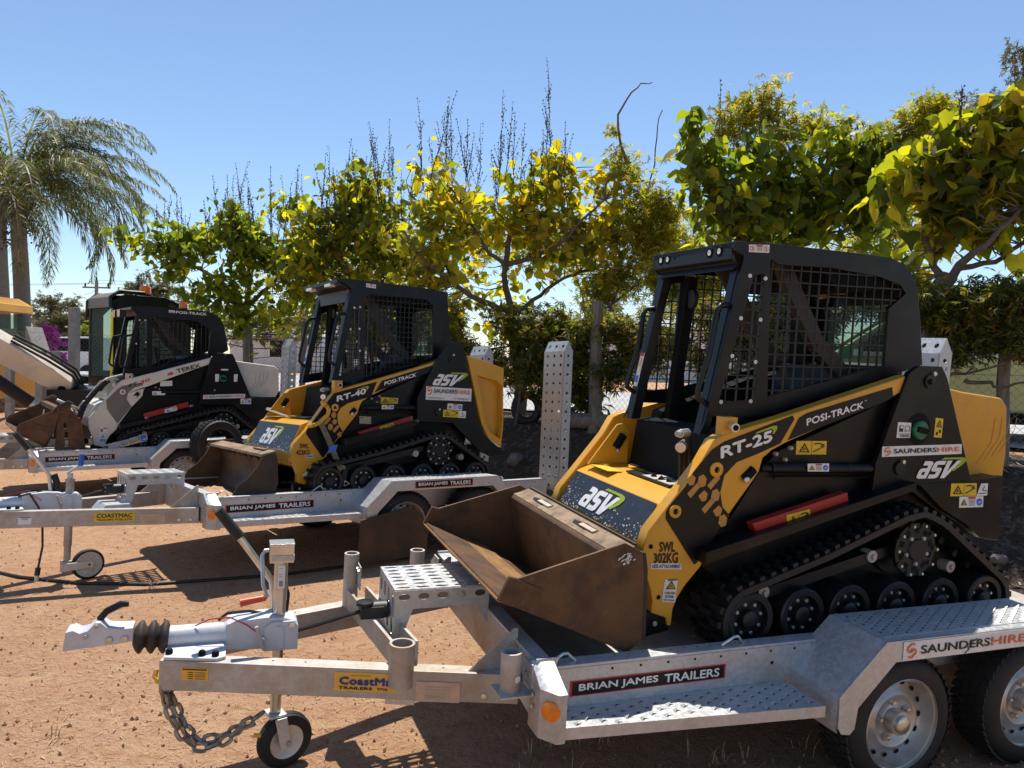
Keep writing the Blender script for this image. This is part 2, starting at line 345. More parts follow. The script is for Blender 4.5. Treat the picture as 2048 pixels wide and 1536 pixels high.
def arc(cx, cz, r, a0, a1, n=8): return [(cx+r*math.cos(R(a0+(a1-a0)*i/n)), cz+r*math.sin(R(a0+(a1-a0)*i/n))) for i in range(n+1)]
# ---------------------------------------------------------------- frames of the three trailers (origin, x rearward, y away, z up)
def frame(o, X, Y, Z): return Matrix(((X[0], Y[0], Z[0], o[0]), (X[1], Y[1], Z[1], o[1]), (X[2], Y[2], Z[2], o[2]), (0, 0, 0, 1)))
FR = dict(T1=frame((1.2145, 3.6703, 0), (.93707, .34851, -.02114), (-.34779, .93704, .03171), (.03086, -.02236, .99927)),
          T2=frame((-1.3479, 6.4713, 0), (.7824, .6219, -.03304), (-.62277, .78152, -.03713), (.00273, .04963, .99876)),
          T3=frame((-4.1778, 9.0341, 0), (.78277, .6223, -.00329), (-.6223, .78278, .00317), (.00455, -.00043, .99999)))
WHEEL_X = (0.0, .708)
CONTACT = [FR[t] @ Vector((x, y, .004)) for t in FR for x in WHEEL_X for y in (-.81, .81)] + [FR['T1'] @ Vector((-2.21, 0, -.066)), FR['T2'] @ Vector((-2.11, 0, -.07))]
FENCE = [(-9.5, 11.2), (-5.6, 13.4), (-3.4, 12.2), (1.15, 9.1), (4.1, 6.25), (8.5, 2.0)]
def fence_d(x, y):
    "signed distance beyond the fence line"
    best = 1e9; sg = 1
    for (ax, ay), (bx, by) in zip(FENCE, FENCE[1:]):
        dx, dy = bx-ax, by-ay; t = max(0, min(1, ((x-ax)*dx+(y-ay)*dy)/(dx*dx+dy*dy))); px, py = ax+dx*t, ay+dy*t
        d = math.hypot(x-px, y-py)
        if d < best: best = d; sg = 1 if (dx*(y-ay)-dy*(x-ax)) > 0 else -1
    return best*sg
def wob(x, y): return math.sin(x*1.7+.3)*math.cos(y*1.3)*.5+math.sin(x*3.9+y*2.7)*.3+math.sin(x*8.3-y*7.1)*.2
def gz(x, y):
    d = fence_d(x, y); t = max(0, min(1, (d+1.5)/1.5)); left = max(0, min(1, (-2.5-x)/2.5))
    h = (.82-.34*left)*t*t*(3-2*t)
    if d > .3: return h + .012*wob(x*.3, y*.3)
    h += .012*wob(x, y)*min(1, (x*x+y*y)/9)
    sw = sz = 0
    for p in CONTACT:
        k = math.exp(-((x-p.x)**2+(y-p.y)**2)/.35**2); sw += k; sz += k*p.z
    a = min(1, sw); return h*(1-a) + (sz/sw*a if sw > 1e-6 else 0)

def make_ground():
    def axis(lo, hi, fine, n_out, far):
        a = list(np.arange(lo, hi, fine)); st = fine
        for sgn in (1, -1):
            v = a[-1] if sgn > 0 else a[0]; s_ = fine; new = []
            while abs(v) < far: s_ *= 1.25; v += sgn*s_; new.append(v)
            a = a+new if sgn > 0 else new[::-1]+a
        return a
    xs, ys = axis(-8, 6, .09, 0, 420), axis(1.6, 13, .09, 0, 420)
    vs = [(x, y, gz(x, y)) for y in ys for x in xs]; nx = len(xs)
    fs = [(j*nx+i, j*nx+i+1, (j+1)*nx+i+1, (j+1)*nx+i) for j in range(len(ys)-1) for i in range(nx-1)]
    m = bpy.data.materials.new('red dirt'); m.use_nodes = True; t = m.node_tree; L = t.links.new; b = t.nodes['Principled BSDF']; b.inputs['Roughness'].default_value = .95; b.inputs['Specular IOR Level'].default_value = .1
    tc = t.nodes.new('ShaderNodeTexCoord')
    def noise(s, d=8, r=.65):
        n = t.nodes.new('ShaderNodeTexNoise'); n.inputs['Scale'].default_value = s; n.inputs['Detail'].default_value = d; n.inputs['Roughness'].default_value = r; L(tc.outputs['Object'], n.inputs['Vector']); return n.outputs['Fac']
    def rng(f, a, b_): r = t.nodes.new('ShaderNodeMapRange'); r.inputs[1].default_value = a; r.inputs[2].default_value = b_; L(f, r.inputs[0]); return r.outputs[0]
    def mixc(f, a, c):
        x = t.nodes.new('ShaderNodeMix'); x.data_type = 'RGBA'; L(f, x.inputs[0])
        if hasattr(a, 'links'): L(a, x.inputs[6])
        else: x.inputs[6].default_value = (*a, 1)
        x.inputs[7].default_value = (*c, 1); return x.outputs[2]
    c = mixc(rng(noise(1.1), .35, .65), (.51, .285, .165), (.57, .36, .225))
    c = mixc(rng(noise(5.5), .5, .72), c, (.62, .41, .235))           # straw coloured dust
    c = mixc(rng(noise(16, 6, .7), .50, .66), c, (.42, .21, .108))
    c = mixc(rng(noise(170, 3, .8), .52, .66), c, (.40, .215, .12))
    c = mixc(rng(noise(60, 4, .8), .60, .70), c, (.17, .085, .05))     # dark crumbs
    c = mixc(rng(noise(95, 3, .8), .64, .72), c, (.62, .44, .26))      # pale straw bits
    # litter and dark soil on the bank below the fence
    at_ = t.nodes.new('ShaderNodeAttribute'); at_.attribute_name = 'bank'
    lit = mixc(rng(noise(14, 5, .75), .5, .66), (.075, .055, .042), (.20, .16, .125)); x = t.nodes.new('ShaderNodeMix'); x.data_type = 'RGBA'
    ad = t.nodes.new('ShaderNodeMath'); ad.operation = 'MULTIPLY_ADD'; L(noise(2.6), ad.inputs[0]); ad.inputs[1].default_value = .9; ad.inputs[2].default_value = -.45
    a2 = t.nodes.new('ShaderNodeMath'); a2.operation = 'ADD'; L(at_.outputs['Fac'], a2.inputs[0]); L(ad.outputs[0], a2.inputs[1])
    L(rng(a2.outputs[0], .35, .65), x.inputs[0]); L(c, x.inputs[6]); L(lit, x.inputs[7]); L(x.outputs[2], b.inputs['Base Color'])
    h = t.nodes.new('ShaderNodeMath'); h.operation = 'ADD'; L(noise(9, 8, .7), h.inputs[0]); L(noise(45, 5, .7), h.inputs[1])
    bp = t.nodes.new('ShaderNodeBump'); bp.inputs['Strength'].default_value = .9; bp.inputs['Distance'].default_value = .045; L(h.outputs[0], bp.inputs['Height']); L(bp.outputs[0], b.inputs['Normal'])
    me = bpy.data.meshes.new('ground'); me.from_pydata(vs, [], fs); me.materials.append(m); me.polygons.foreach_set('use_smooth', [True]*len(fs))
    at2 = me.attributes.new('bank', 'FLOAT', 'POINT')
    def bank(x, y):
        d = fence_d(x, y); a = max(0, min(1, (d+1.9)/.7))*max(0, min(1, (1.6-d)/.8)); return a*max(0, min(1, (x+4.5)/1.5))
    at2.data.foreach_set('value', [bank(v[0], v[1]) if abs(v[0]) < 20 and abs(v[1]) < 25 else 0 for v in vs])
    o = bpy.data.objects.new('ground', me); C.objects.link(o); tag(o, kind='structure')
make_ground()

def strip(name, a, b, w0, w1, z, m):
    "flat band beyond the fence between offsets w0 and w1 from the line a-b"
    d = (Vector(b)-Vector(a)).normalized(); n = Vector((-d.y, d.x)); A = Vector(a)-d*60; B = Vector(b)+d*60; vs = []
    for k in range(41):
        p = A+(B-A)*(k/40)
        for w_ in (w0, w1): q = p+n*w_; vs.append((q.x, q.y, z))
    mb = MB(); mb.add(vs, [(2*i, 2*i+1, 2*i+3, 2*i+2) for i in range(40)], m); return tag(mb.build(name, smooth=0), kind='structure')
ROADM = mat('pale sealed road', (.40, .39, .385), .9, 0, (.32, .31, .30), 1.5, bump=.2)
strip('road', (-3.4, 12.2), (4.1, 6.25), 1.5, 9.5, .86, ROADM)

# scattered straw, crumbs and small stones: nobody could count them
def scatter(name, n, area, size, m, flat=True, kindz=0):
    tpl = np.array([(-.5, -.5, 0), (.5, -.5, 0), (.5, .5, 0), (-.5, .5, 0)]) if flat else np.array([(0, 0, .6), (.6, 0, 0), (-.3, .5, 0), (-.3, -.5, 0), (0, 0, -.6)])
    tf = [(0, 1, 2, 3)] if flat else [(0, 1, 2), (0, 2, 3), (0, 3, 1), (4, 2, 1), (4, 3, 2), (4, 1, 3)]
    V, Fc = [], []; k = 0
    while k < n:
        x, y, ok = area()
        if not ok: continue
        z = gz(x, y); s = size()*(.6+.8*random.random()); a = random.random()*6.283; asp = random.uniform(.07, .2) if flat else random.uniform(.6, 1)
        ca, sa = math.cos(a), math.sin(a); ti = random.uniform(-.35, .35)
        o = len(V)
        for p in tpl:
            px, py = p[0]*s, p[1]*s*asp; V.append((x+px*ca-py*sa, y+px*sa+py*ca, z+.004+px*ti+abs(px*ti)+p[2]*s))
        Fc += [tuple(i+o for i in f) for f in tf]; k += 1
    me = bpy.data.meshes.new(name); me.from_pydata(V, [], Fc); me.materials.append(m); o = bpy.data.objects.new(name, me); C.objects.link(o); return tag(o, kind='stuff')
def yard():
    y = 2.0+8*random.random()**1.8; x = random.uniform(-.72*y-.3, .72*y+.3); d = fence_d(x, y); return x, y, d < -1.2
def bankarea():
    x, y = random.uniform(-3, 6.5), random.uniform(3, 12.5); d = fence_d(x, y); return x, y, -1.9 < d < .9
STRAW = leaf_mat('dry straw', [(0, (.42, .26, .13)), (.5, (.52, .34, .18)), (1, (.30, .16, .08))], (1, 1, 1), .15, .8)
LITTER = leaf_mat('dead leaves', [(0, (.10, .075, .055)), (.4, (.20, .15, .11)), (.75, (.34, .28, .22)), (1, (.44, .38, .32))], (1, 1, 1), .1, .8)
scatter('straw_litter', 26000, yard, lambda: random.choice((.008, .012, .016, .024)), STRAW)
scatter('gravel', 5200, yard, lambda: random.choice((.004, .006, .008, .008, .016)), mat('dirt crumbs', (.20, .095, .05), .95, 0, (.40, .23, .13), 1.5, (.35, .6)), flat=False)
def leafy():
    x, y, ok = bankarea(); return x, y, ok
scatter('leaf_litter', 11000, leafy, lambda: .06, LITTER)
def tufts():
    V, Fc = [], []
    spots = [(random.uniform(.0, 1.7), random.uniform(2.0, 3.1)) for _ in range(60)] + [(x, y) for x, y, ok in (yard() for _ in range(30)) if ok]
    for x, y in spots:
        z = gz(x, y)
        for _ in range(random.randint(4, 12)):
            a = random.random()*6.283; h = random.uniform(.015, .075); l = random.uniform(.01, .09); w_ = .0022
            bx, by = x+random.uniform(-.03, .03), y+random.uniform(-.03, .03); ex, ey = bx+math.cos(a)*l, by+math.sin(a)*l; mx, my = bx+math.cos(a)*l*.35, by+math.sin(a)*l*.35
            px, py = -math.sin(a)*w_, math.cos(a)*w_; o = len(V)
            V += [(bx-px, by-py, z-.01), (bx+px, by+py, z-.01), (mx+px, my+py, z+h*.65), (mx-px, my-py, z+h*.65), (ex, ey, z+h)]
            Fc += [(o, o+1, o+2, o+3), (o+3, o+2, o+4)]
    me = bpy.data.meshes.new('dry_grass'); me.from_pydata(V, [], Fc); me.materials.append(STRAW); o = bpy.data.objects.new('dry_grass', me); C.objects.link(o); tag(o, kind='stuff')
tufts()
# ---------------------------------------------------------------- plant trailers
def beam_y(x): return -.09 - (x+2.65)*.336
def on_beam(x0, z0, x1, z1, off=.002):
    n = Vector((-.32, -.947, 0))
    return QM((x0, beam_y(x0)-.0375, z0), (x1, beam_y(x1)-.0375, z0), (x1, beam_y(x1)-.0375, z1), (x0, beam_y(x0)-.0375, z1), n)
def name_board(q):
    mb = MB(); plate(mb, q, 'inkred', .001); plate(mb, q.sub(.012, .07, .988, .93), 'labblk', .002)
    text(mb, q, 'BRIAN JAMES', 'lettering', (.05, .2, .545, .8), .016, off=.003); text(mb, q, 'TRAILERS', 'lettering', (.585, .2, .955, .8), .016, off=.003); return mb
_cache = {}
def shared(key, fn, name, parent, **kw):
    if key in _cache:
        o = _cache[key].copy(); o.name = name; C.objects.link(o); o.parent = parent; return o
    o = fn().build(name, parent, **kw); _cache[key] = o; return o
def wheel_parts(root, x, ys):
    "one trailer wheel: 13 inch steel rim with round vents, block tread tyre"
    sg = -1 if ys < 0 else 1; yo = ys
    def tyre():
        mb = MB(); W = .172; prof = [(.182, 0), (.19, -.004), (.215, -.006), (.238, .004), (.254, .02), (.2615, .04), (.2615, W-.04), (.254, W-.02), (.235, W-.002), (.19, W), (.182, W-.01)]
        mb.lathe((x, yo, .265), (0, -sg, 0), prof, 'tyre', 56, cap=False)
        n = 46
        for k in range(n):                                       # zig-zag tread blocks
            a = 2*math.pi*k/n
            for r_, (h, wd) in enumerate(((.030, .036), (.066, .028), (.106, .028), (.142, .036))):
                aa = a + (.5*2*math.pi/n if r_ % 2 else 0); ca, sa = math.cos(aa), math.sin(aa)
                c = Vector((x+ca*.2615, yo-sg*h, .265+sa*.2615)); t = Vector((-sa, 0, ca)); yv = Vector((0, 1, 0)); zg = .3 if r_ % 2 else -.3
                mb.obox(c, (t+yv*zg)*.0125, (yv-t*zg*.4)*wd/2, Vector((ca, 0, sa))*.0045, 'tyre')
        return mb
    def rim():
        mb = MB(); prof = [(.178, -.002), (.184, .004), (.184, .012), (.176, .016), (.168, .012), (.163, .03), (.158, .055), (.150, .064), (.135, .060), (.118, .045), (.104, .036), (.092, .040), (.078, .052), (.062, .056), (.050, .054), (.046, .052), (.046, .01), (.001, .008)]
        mb.lathe((x, yo, .265), (0, sg, 0), [(r, -h) for r, h in prof], 'rim', 48, cap=False)
        mb.lathe((x, yo-sg*.01, .265), (0, sg, 0), [(.034, 0), (.034, .014), (.026, .019), (.001, .021)], 'zinc', 24)
        for k in range(5):
            a = 2*math.pi*k/5+.5; p = Vector((x+math.cos(a)*.072, yo-sg*.052, .265+math.sin(a)*.072)); mb.lathe(p, (0, sg, 0), [(.012, 0), (.012, .014), (.009, .02), (.001, .022)], 'zinc', 6)
        for k in range(15):
            a = 2*math.pi*k/15; ca, sa = math.cos(a), math.sin(a); p = Vector((x+ca*.1455, yo-sg*.0615, .265+sa*.1455)); rr = Vector((ca, 0, sa)); t = Vector((-sa, 0, ca))
            ring = [p+rr*.0085*math.cos(b)+t*.0125*math.sin(b) for b in np.linspace(0, 6.283, 11)[:-1]]; mb.add([q+Vector((0, sg*.004, 0))-rr*.0 for q in ring], [tuple(range(10))], 'dark')
        return mb
    r = shared(('rim', x, ys), rim, 'wheel', root, smooth=35); shared(('tyre', x, ys), tyre, 'tyre', r, smooth=30)
def chain_links(mb, pts, L_=.060, wd=.041, r=.0078, m='chain'):
    "torus-like links along a 3-D polyline, alternate links turned a quarter"
    P = [Vector(p) for p in pts]; seg = [(P[i+1]-P[i]).length for i in range(len(P)-1)]; tot = sum(seg); n = int(tot/(L_-2*r)); k = 0
    def pos(d):
        for i, s_ in enumerate(seg):
            if d <= s_ or i == len(seg)-1: return P[i]+(P[i+1]-P[i])*(d/s_), (P[i+1]-P[i]).normalized()
            d -= s_
    for k in range(n):
        c, t = pos((k+.5)*(L_-2*r)); u = t.cross(Vector((0, 1, .3))).normalized(); v = t.cross(u)
        ax = (u+v).normalized() if k % 2 else (u-v).normalized(); hw, hl = wd/2-r, L_/2-wd/2
        ring = [c+t*(hl+hw*math.sin(a))+ax*hw*math.cos(a) for a in np.linspace(0, math.pi, 6)]+[c+t*(-hl+hw*math.sin(a))+ax*hw*math.cos(a) for a in np.linspace(math.pi, 2*math.pi, 6)]
        mb.tube(ring, r, m, 6, closed=True)
def ramp(root, T, yc, xr, z0, z1, key):
    "loading ramp folded up at the tail: perforated face, side flanges"
    def fn():
        mb = MB(); hw = .14; lean = .03; H = z1-z0
        mb.holed((xr, yc-hw, z0), (0, 2*hw, 0), (lean, 0, H-.1), 3, 15, .19, .17, .006, 'galv')
        mb.holed((xr+lean, yc-hw, z1-.1), (0, 2*hw, 0), (.05, 0, .1), 3, 1, .19, .17, .006, 'galv')
        for s_ in (-1, 1):
            y = yc+s_*hw; mb.holed((xr, y, z0), (lean, 0, H-.1), (.11, 0, 0), 15, 1, .16, .16, .005, 'galv')
            mb.prism([(xr+lean, z1-.1), (xr+lean+.11, z1-.1), (xr+lean+.05, z1)], y-.003, y+.003, 'galv')
        for z in np.arange(z0+.1, z1-.1, .22): mb.box(xr+.09, xr+.11, yc-hw, yc+hw, z, z+.025, 'galv')
        return mb
    return shared(key, fn, 'loading_ramp', root, smooth=30)
def trailer(T, label, jockey='crank', front=True, sockets=True, hire=False):
    root = thing('plant_trailer', label, 'trailer', FR[T], 'plant trailers carrying loaders')
    # bed
    def bed():
        mb = MB(); mb.box(-1.40, 1.62, -.655, .655, .415, .435, 'galv2')
        for x in np.arange(-1.2, 1.6, .4): mb.box(x-.03, x+.03, -.655, .655, .335, .412, 'galv2')
        for y in (-.36, .36): mb.box(-1.40, 1.62, y-.03, y+.03, .32, .412, 'galv2')
        for x in np.arange(-1.35, 1.6, .16):
            for y in np.arange(-.6, .61, .15): mb.obox((x, y, .437), (.018, .009, 0), (-.005, .01, 0), (0, 0, .002), 'galv2')
        return mb
    shared('bed', bed, 'deck', root)
    for s_ in (-1, 1):
        def rail():
            mb = MB(); a, b = sorted((s_*.640, s_*.663)); mb.box(-1.40, 1.64, a, b, .36, .524, 'galv')
            mb.box(-1.40, 1.64, *sorted((s_*.600, s_*.665)), .5245, .536, 'galv')
            for x in np.arange(-1.15, 1.6, .115): mb.lathe((x, s_*.664, .508), (0, s_, 0), [(.007, 0), (.001, .0006)], 'dark', 8)
            for x in np.arange(-1.12, -.3, .058): mb.lathe((x, s_*.622, .5365), (0, 0, 1), [(.0055, 0), (.001, .0006)], 'dark', 8)
            mb.lathe((-.45, s_*.664, .46), (0, s_, 0), [(.009, 0), (.001, .0008)], 'dark', 8)
            return mb
        shared(('rail', s_), rail, 'side_rail', root, bevel=.003)
        def step():
            mb = MB(); y0, yf, yr = s_*.664, s_*.795, s_*.886; N = 12
            # tread with punched bird-foot teeth, narrower at the front
            mb.add([(-1.385, y0, .385), (-.385, y0, .385), (-.385, yr, .385), (-1.385, yf, .385), (-1.385, y0, .379), (-.385, y0, .379), (-.385, yr, .379), (-1.385, yf, .379)], [(0, 1, 2, 3), (7, 6, 5, 4), (0, 4, 5, 1), (1, 5, 6, 2), (3, 7, 4, 0)], 'galv')
            mb.add([(-1.385, yf, .386), (-.385, yr, .386), (-.385, yr, .345), (-1.385, yf, .345), (-1.385, yf-s_*.008, .386), (-.385, yr-s_*.008, .386), (-.385, yr-s_*.008, .345), (-1.385, yf-s_*.008, .345)], [(0, 1, 2, 3), (7, 6, 5, 4), (0, 4, 5, 1), (3, 2, 6, 7), (0, 3, 7, 4), (1, 5, 6, 2)], 'galv')
            for i in range(20):
                x = -1.33+i*.048; w_ = .13+.09*(x+1.385)
                for j in range(3 if x < -.8 else 4):
                    y = s_*(.69+(j+(i % 2)*.5)*.045)
                    if abs(y) > .655+w_: continue
                    mb.add([(x-.012, y-.006, .3858), (x-.012, y+.006, .3858), (x+.002, y+.002, .3868), (x+.016, y, .3862), (x+.002, y-.002, .3868)], [(0, 1, 2, 3, 4)], 'dark')
                    mb.add([(x-.016, y-.012, .3856), (x-.002, y, .396), (x-.016, y+.012, .3856)], [(0, 1, 2)], 'galv')
            return mb
        shared(('step', s_), step, 'side_step', root, bevel=0)
        def guard():
            mb = MB(); yo, yi = s_*.917, s_*.634
            mid = .354; half = [(-.36, .30), (-.36, .431), (-.154, .618)]; pts = half+[(2*mid-x, z) for x, z in half[::-1]]
            inn = [(x+(.006 if x < mid else -.006), z-.006) for x, z in pts]
            vs = [(x, yo, z) for x, z in pts]+[(x, yi, z) for x, z in pts]+[(x, yo, z) for x, z in inn]+[(x, yi, z) for x, z in inn]; n = len(pts); fs = []
            for i in range(n-1): fs += [(i, i+1, n+i+1, n+i), (2*n+i, 3*n+i, 3*n+i+1, 2*n+i+1), (n+i, n+i+1, 3*n+i+1, 3*n+i)]
            mb.add(vs, fs, 'galv')
            sk = [(-.357, .318), (-.34, .292), (-.30, .285), (-.279, .305), (-.269, .382), (-.103, .537)]; sk = [(-.3595, .431)]+sk+[(2*mid-x, z) for x, z in sk[::-1]]+[(2*mid+.3595, .431), (2*mid+.154, .6175), (-.154, .6175)]
            mb.prism(sk, yo-s_*.0005, yo+s_*.006 if s_ > 0 else yo-.006, 'galv')
            mb.prism([(-.33, .43), (-.15, .605), (2*mid+.15, .605), (2*mid+.33, .43)], *sorted((yi, yi+s_*.006)), 'galv2')
            # tread panel on top
            mb.box(-.135, 2*mid+.135, *sorted((s_*.885, s_*.655)), .6182, .6205, 'galv')
            for i in range(26):
                for j in range(5):
                    x = -.11+i*.036; y = s_*(.675+.042*(j+(.5 if i % 2 else 0)))
                    mb.add([(x-.013, y-.010, .6206), (x+.006, y, .629), (x-.013, y+.010, .6206)], [(0, 1, 2)], 'galv')
                    mb.add([(x-.010, y-.007, .6208), (x+.012, y-.002, .6211), (x+.012, y+.002, .6211), (x-.010, y+.007, .6208)], [(0, 1, 2, 3)], 'dark')
            return mb
        shared(('guard', s_), guard, 'mudguard', root, bevel=.004)
        for x in WHEEL_X: wheel_parts(root, x, s_*.887)
        for k, x in enumerate((-1.335, -.62, 1.1)):
            def ring():
                mb = MB(); y = s_*.635; mb.tube([(x-.05, y, .537), (x-.035, y-.0, .545), (x-.004, y+.014*s_, .572), (x+.012, y+.014*s_, .572), (x+.04, y, .545), (x+.05, y, .537)], .0055, 'zinc', 8); return mb
            shared(('lring', s_, k), ring, 'lashing_ring', root)
    def axle():
        mb = MB()
        for x in WHEEL_X: mb.beam((x, -.72, .265), (x, .72, .265), .07, .07, 'galv2'); mb.box(x-.16, x+.03, -.72, -.68, .24, .36, 'galv2'); mb.box(x-.16, x+.03, .68, .72, .24, .36, 'galv2')
        return mb
    shared('axle', axle, 'axle', root)
    ramp(root, T, -.62, 1.70, .42, 1.83, 'rampn'); ramp(root, T, .69 if T == 'T1' else .63, 1.70, .42, 1.83, 'rampf1' if T == 'T1' else 'rampf')
    # headboard and corner blocks
    def head():
        mb = MB(); mb.box(-1.435, -1.405, -.64, .64, .355, .548, 'galv2'); mb.box(-1.447, -1.385, -.664, .664, .5485, .560, 'galv')
        for s_ in (-1, 1):
            mb.prism([(-1.46, s_*.65), (-1.46, s_*.74), (-1.415, s_*.80), (-1.385, s_*.80), (-1.385, s_*.65)], .335, .50, 'galv2', 'z')
            mb.add([(-1.46, s_*.65, .5005), (-1.46, s_*.74, .5005), (-1.415, s_*.80, .5005), (-1.385, s_*.80, .5005), (-1.385, s_*.672, .562), (-1.46, s_*.65, .562), (-1.43, s_*.672, .562)], [(0, 1, 5), (1, 2, 6, 5), (2, 3, 4, 6)], 'galv')
            mb.prism([(-1.4475, .36), (-1.4475, .57), (-1.36, .57)], s_*.664-.004, s_*.664+.004, 'galv')
            for z in (.42, .46): mb.lathe((-1.462, s_*.69, z), (-1, 0, 0), [(.009, 0), (.009, .006), (.001, .008)], 'zinc', 6)
        for y in (-.38, .38): mb.prism([(-1.436, .35), (-1.436, .60), (-1.45, .60), (-1.62, .455), (-1.66, .35)], y*1.2-.004, y*1.2+.004, 'galv2')
        return mb
    shared('head', head, 'headboard', root, bevel=.002)
    for s_ in (-1, 1):
        def refl():
            mb = MB(); c = Vector((-1.43, s_*.775, .44)); mb.lathe(c, (-.62, s_*.78, 0), [(.033, 0), (.033, .01), (.028, .014), (.006, .0145), (.005, .016), (.001, .0165)], 'orange', 24); return mb
        shared(('refl', s_), refl, 'reflector', root)
        def dbeam():
            mb = MB(); p, q = Vector((-2.65, s_*.095, .40)), Vector((-1.44, s_*.50, .40)); mb.beam(p, q, .065, .108, 'galv2')
            for x in (-2.47, -2.28, -2.17, -1.7): mb.lathe((x, -s_*beam_y(x), .4545), (0, 0, 1), [(.006, 0), (.001, .0006)], 'dark', 8)
            for x in (-1.568, -1.497):
                y = s_*(-beam_y(x)+.036); mb.lathe((x, y, .372), (-.32, s_*.947, 0), [(.013, 0), (.013, .007), (.001, .009)], 'zinc', 6)
            return mb
        shared(('dbeam', s_), dbeam, 'drawbar_beam', root, bevel=.004)
    # plates stuck on the near drawbar beam
    mb = MB(); q = on_beam(-1.80, .345, -1.65, .418); plate(mb, q, 'labtan', .004)
    for v in (.75, .6, .45, .3, .2): qpoly(mb, q, [(.2, v), (.8, v), (.8, v+.02), (.2, v+.02)], 'galv2', .006)
    mb.build('maker_plate', root)
    if T == 'T1':
        mb = MB(); q = on_beam(-2.585, .388, -2.495, .432); plate(mb, q, 'labdyel', .003)
        qpoly(mb, q, [(.05, .84), (.95, .84), (.95, .93), (.05, .93)], 'ink', .005)
        for v in (.62, .45, .3, .12): qpoly(mb, q, [(.25, v), (.45, v), (.45, v+.05), (.25, v+.05)], 'ink', .005); qpoly(mb, q, [(.52, v), (.9, v), (.9, v+.04), (.52, v+.04)], 'ink', .005)
        mb.build('data_plate', root)
        mb = MB(); q = on_beam(-2.075, .372, -1.86, .440); plate(mb, q, 'labdyel', .003); text(mb, q, 'COASTAL MACHINERY', 'ink', (.25, .82, .56, .88), 0, off=.005)
        text(mb, q, 'CoastMac', 'inkblue', (.08, .34, 1.0, .78), .03, off=.005, space=1.05); text(mb, q, 'TRAILERS', 'ink', (.07, .10, .60, .26), .02, off=.005); text(mb, q, '9726', 'ink', (.68, .10, .84, .24), .01, off=.005)
        mb.build('dealer_label', root)
    else:
        mb = MB(); q = on_beam(-2.06, .372, -1.83, .436); plate(mb, q, 'labyel', .003); text(mb, q, 'COASTMAC', 'ink', (.06, .42, .95, .86), .012, off=.005); text(mb, q, 'TRAILERS 9726 2276', 'ink', (.06, .12, .94, .32), .006, off=.005); mb.build('dealer_label', root)
        mb = MB(); q = on_beam(-2.47, .37, -2.40, .42); plate(mb, q, 'white', .003); text(mb, q, 'PSI', 'ink', (.3, .55, .7, .75), 0, off=.005); qpoly(mb, q, [(.05, .84), (.95, .84), (.95, .93), (.05, .93)], 'ink', .005); mb.build('data_plate', root)
    # name boards on the rail and the mudguard
    name_board(xz(-.6645, [(-1.313, .422), (-.666, .422), (-.666, .477), (-1.313, .477)])).build('name_label', root, smooth=0)
    if hire:
        mb = MB(); q = xz(-.9245, [(-.075, .541), (.60, .541), (.60, .612), (-.075, .612)]); hire_label(mb, q, 9.5)
        qpoly(mb, q, ribbon([(.47, .02), (.5, .2), (.49, .3), (.53, .5)], .012), 'rust'); qpoly(mb, q, ribbon([(.5, .45), (.56, .8)], .008), 'rust'); qpoly(mb, q, ribbon([(.62, .7), (.68, .45), (.75, .3)], .008), 'white', .006); mb.build('hire_label', root, smooth=0)
    else: name_board(xz(-.9245, [(.05, .550), (.60, .550), (.60, .605), (.05, .605)])).build('name_label', root, smooth=0)
    # perforated step box on the drawbar
    def stepbox():
        mb = MB(); x0, x1, h, y = -1.836, -1.45, .66, .153
        mb.holed((x0, -y, h), (x1-x0, 0, 0), (0, 2*y, 0), 5, 7, .36, .22, .004, 'galv')
        for s_ in (-1, 1):
            mb.holed((x0, s_*y, h-.052), (x1-x0, 0, 0), (0, 0, .052), 5, 1, .3, .26, .004, 'galv')
            mb.prism([(x0, .608), (x0, .455), (x0+.03, .455), (x0+.075, .585), (x1-.05, .585), (x1, .50), (x1, .608)], s_*y-.002, s_*y+.002, 'galv')
        mb.holed((x0, -y, .46), (0, 2*y, 0), (0, 0, .2), 4, 2, .3, .32, .004, 'galv')
        return mb
    shared('stepbox', stepbox, 'step_box', root, smooth=30)
    def plug():
        mb = MB(); mb.cyl((-1.93, -.05, .555), (-1.84, -.05, .555), .034, 'cable', 16); mb.box(-1.95, -1.86, -.085, -.02, .53, .575, 'cable'); mb.lathe((-1.93, -.05, .578), (0, 0, 1), [(.036, 0), (.034, .012), (.001, .016)], 'black2', 16)
        mb.tube([(-1.95, -.05, .55), (-2.0, -.05, .54), (-2.1, -.03, .505), (-2.2, -.01, .475), (-2.3, .0, .47)], .008, 'cable', 6); return mb
    shared('plug', plug, 'cable_plug', root)
    if sockets:
        mb = MB(); p, q = Vector((-1.87, -.34, .49)), Vector((-1.95, .30, .49))     # cross channel and its posts
        mb.beam(p, q, .012, .085, 'galv2'); mb.beam(p+Vector((.085, 0, 0)), q+Vector((.085, 0, 0)), .012, .085, 'galv2'); mb.beam(p+Vector((.04, 0, -.035)), q+Vector((.04, 0, -.035)), .09, .008, 'galv2')
        mb.obox((-1.91, .24, .60), (.002, 0, 0), (0, .045, 0), (0, 0, .05), 'galv'); mb.obox((-1.84, -.345, .37), (.05, -.017, 0), (.002, .005, 0), (0, 0, .065), 'galv')
        for y in (.22, .26): mb.lathe((-1.914, y, .625), (-1, 0, 0), [(.008, 0), (.008, .006), (.001, .008)], 'zinc', 8)
        for x in (-1.865, -1.82): mb.lathe((x, -.362+(x+1.84)*-.33, .335), (-.3, -.95, 0), [(.011, 0), (.011, .007), (.001, .009)], 'zinc', 6)
        mb.build('cross_bracket', root)
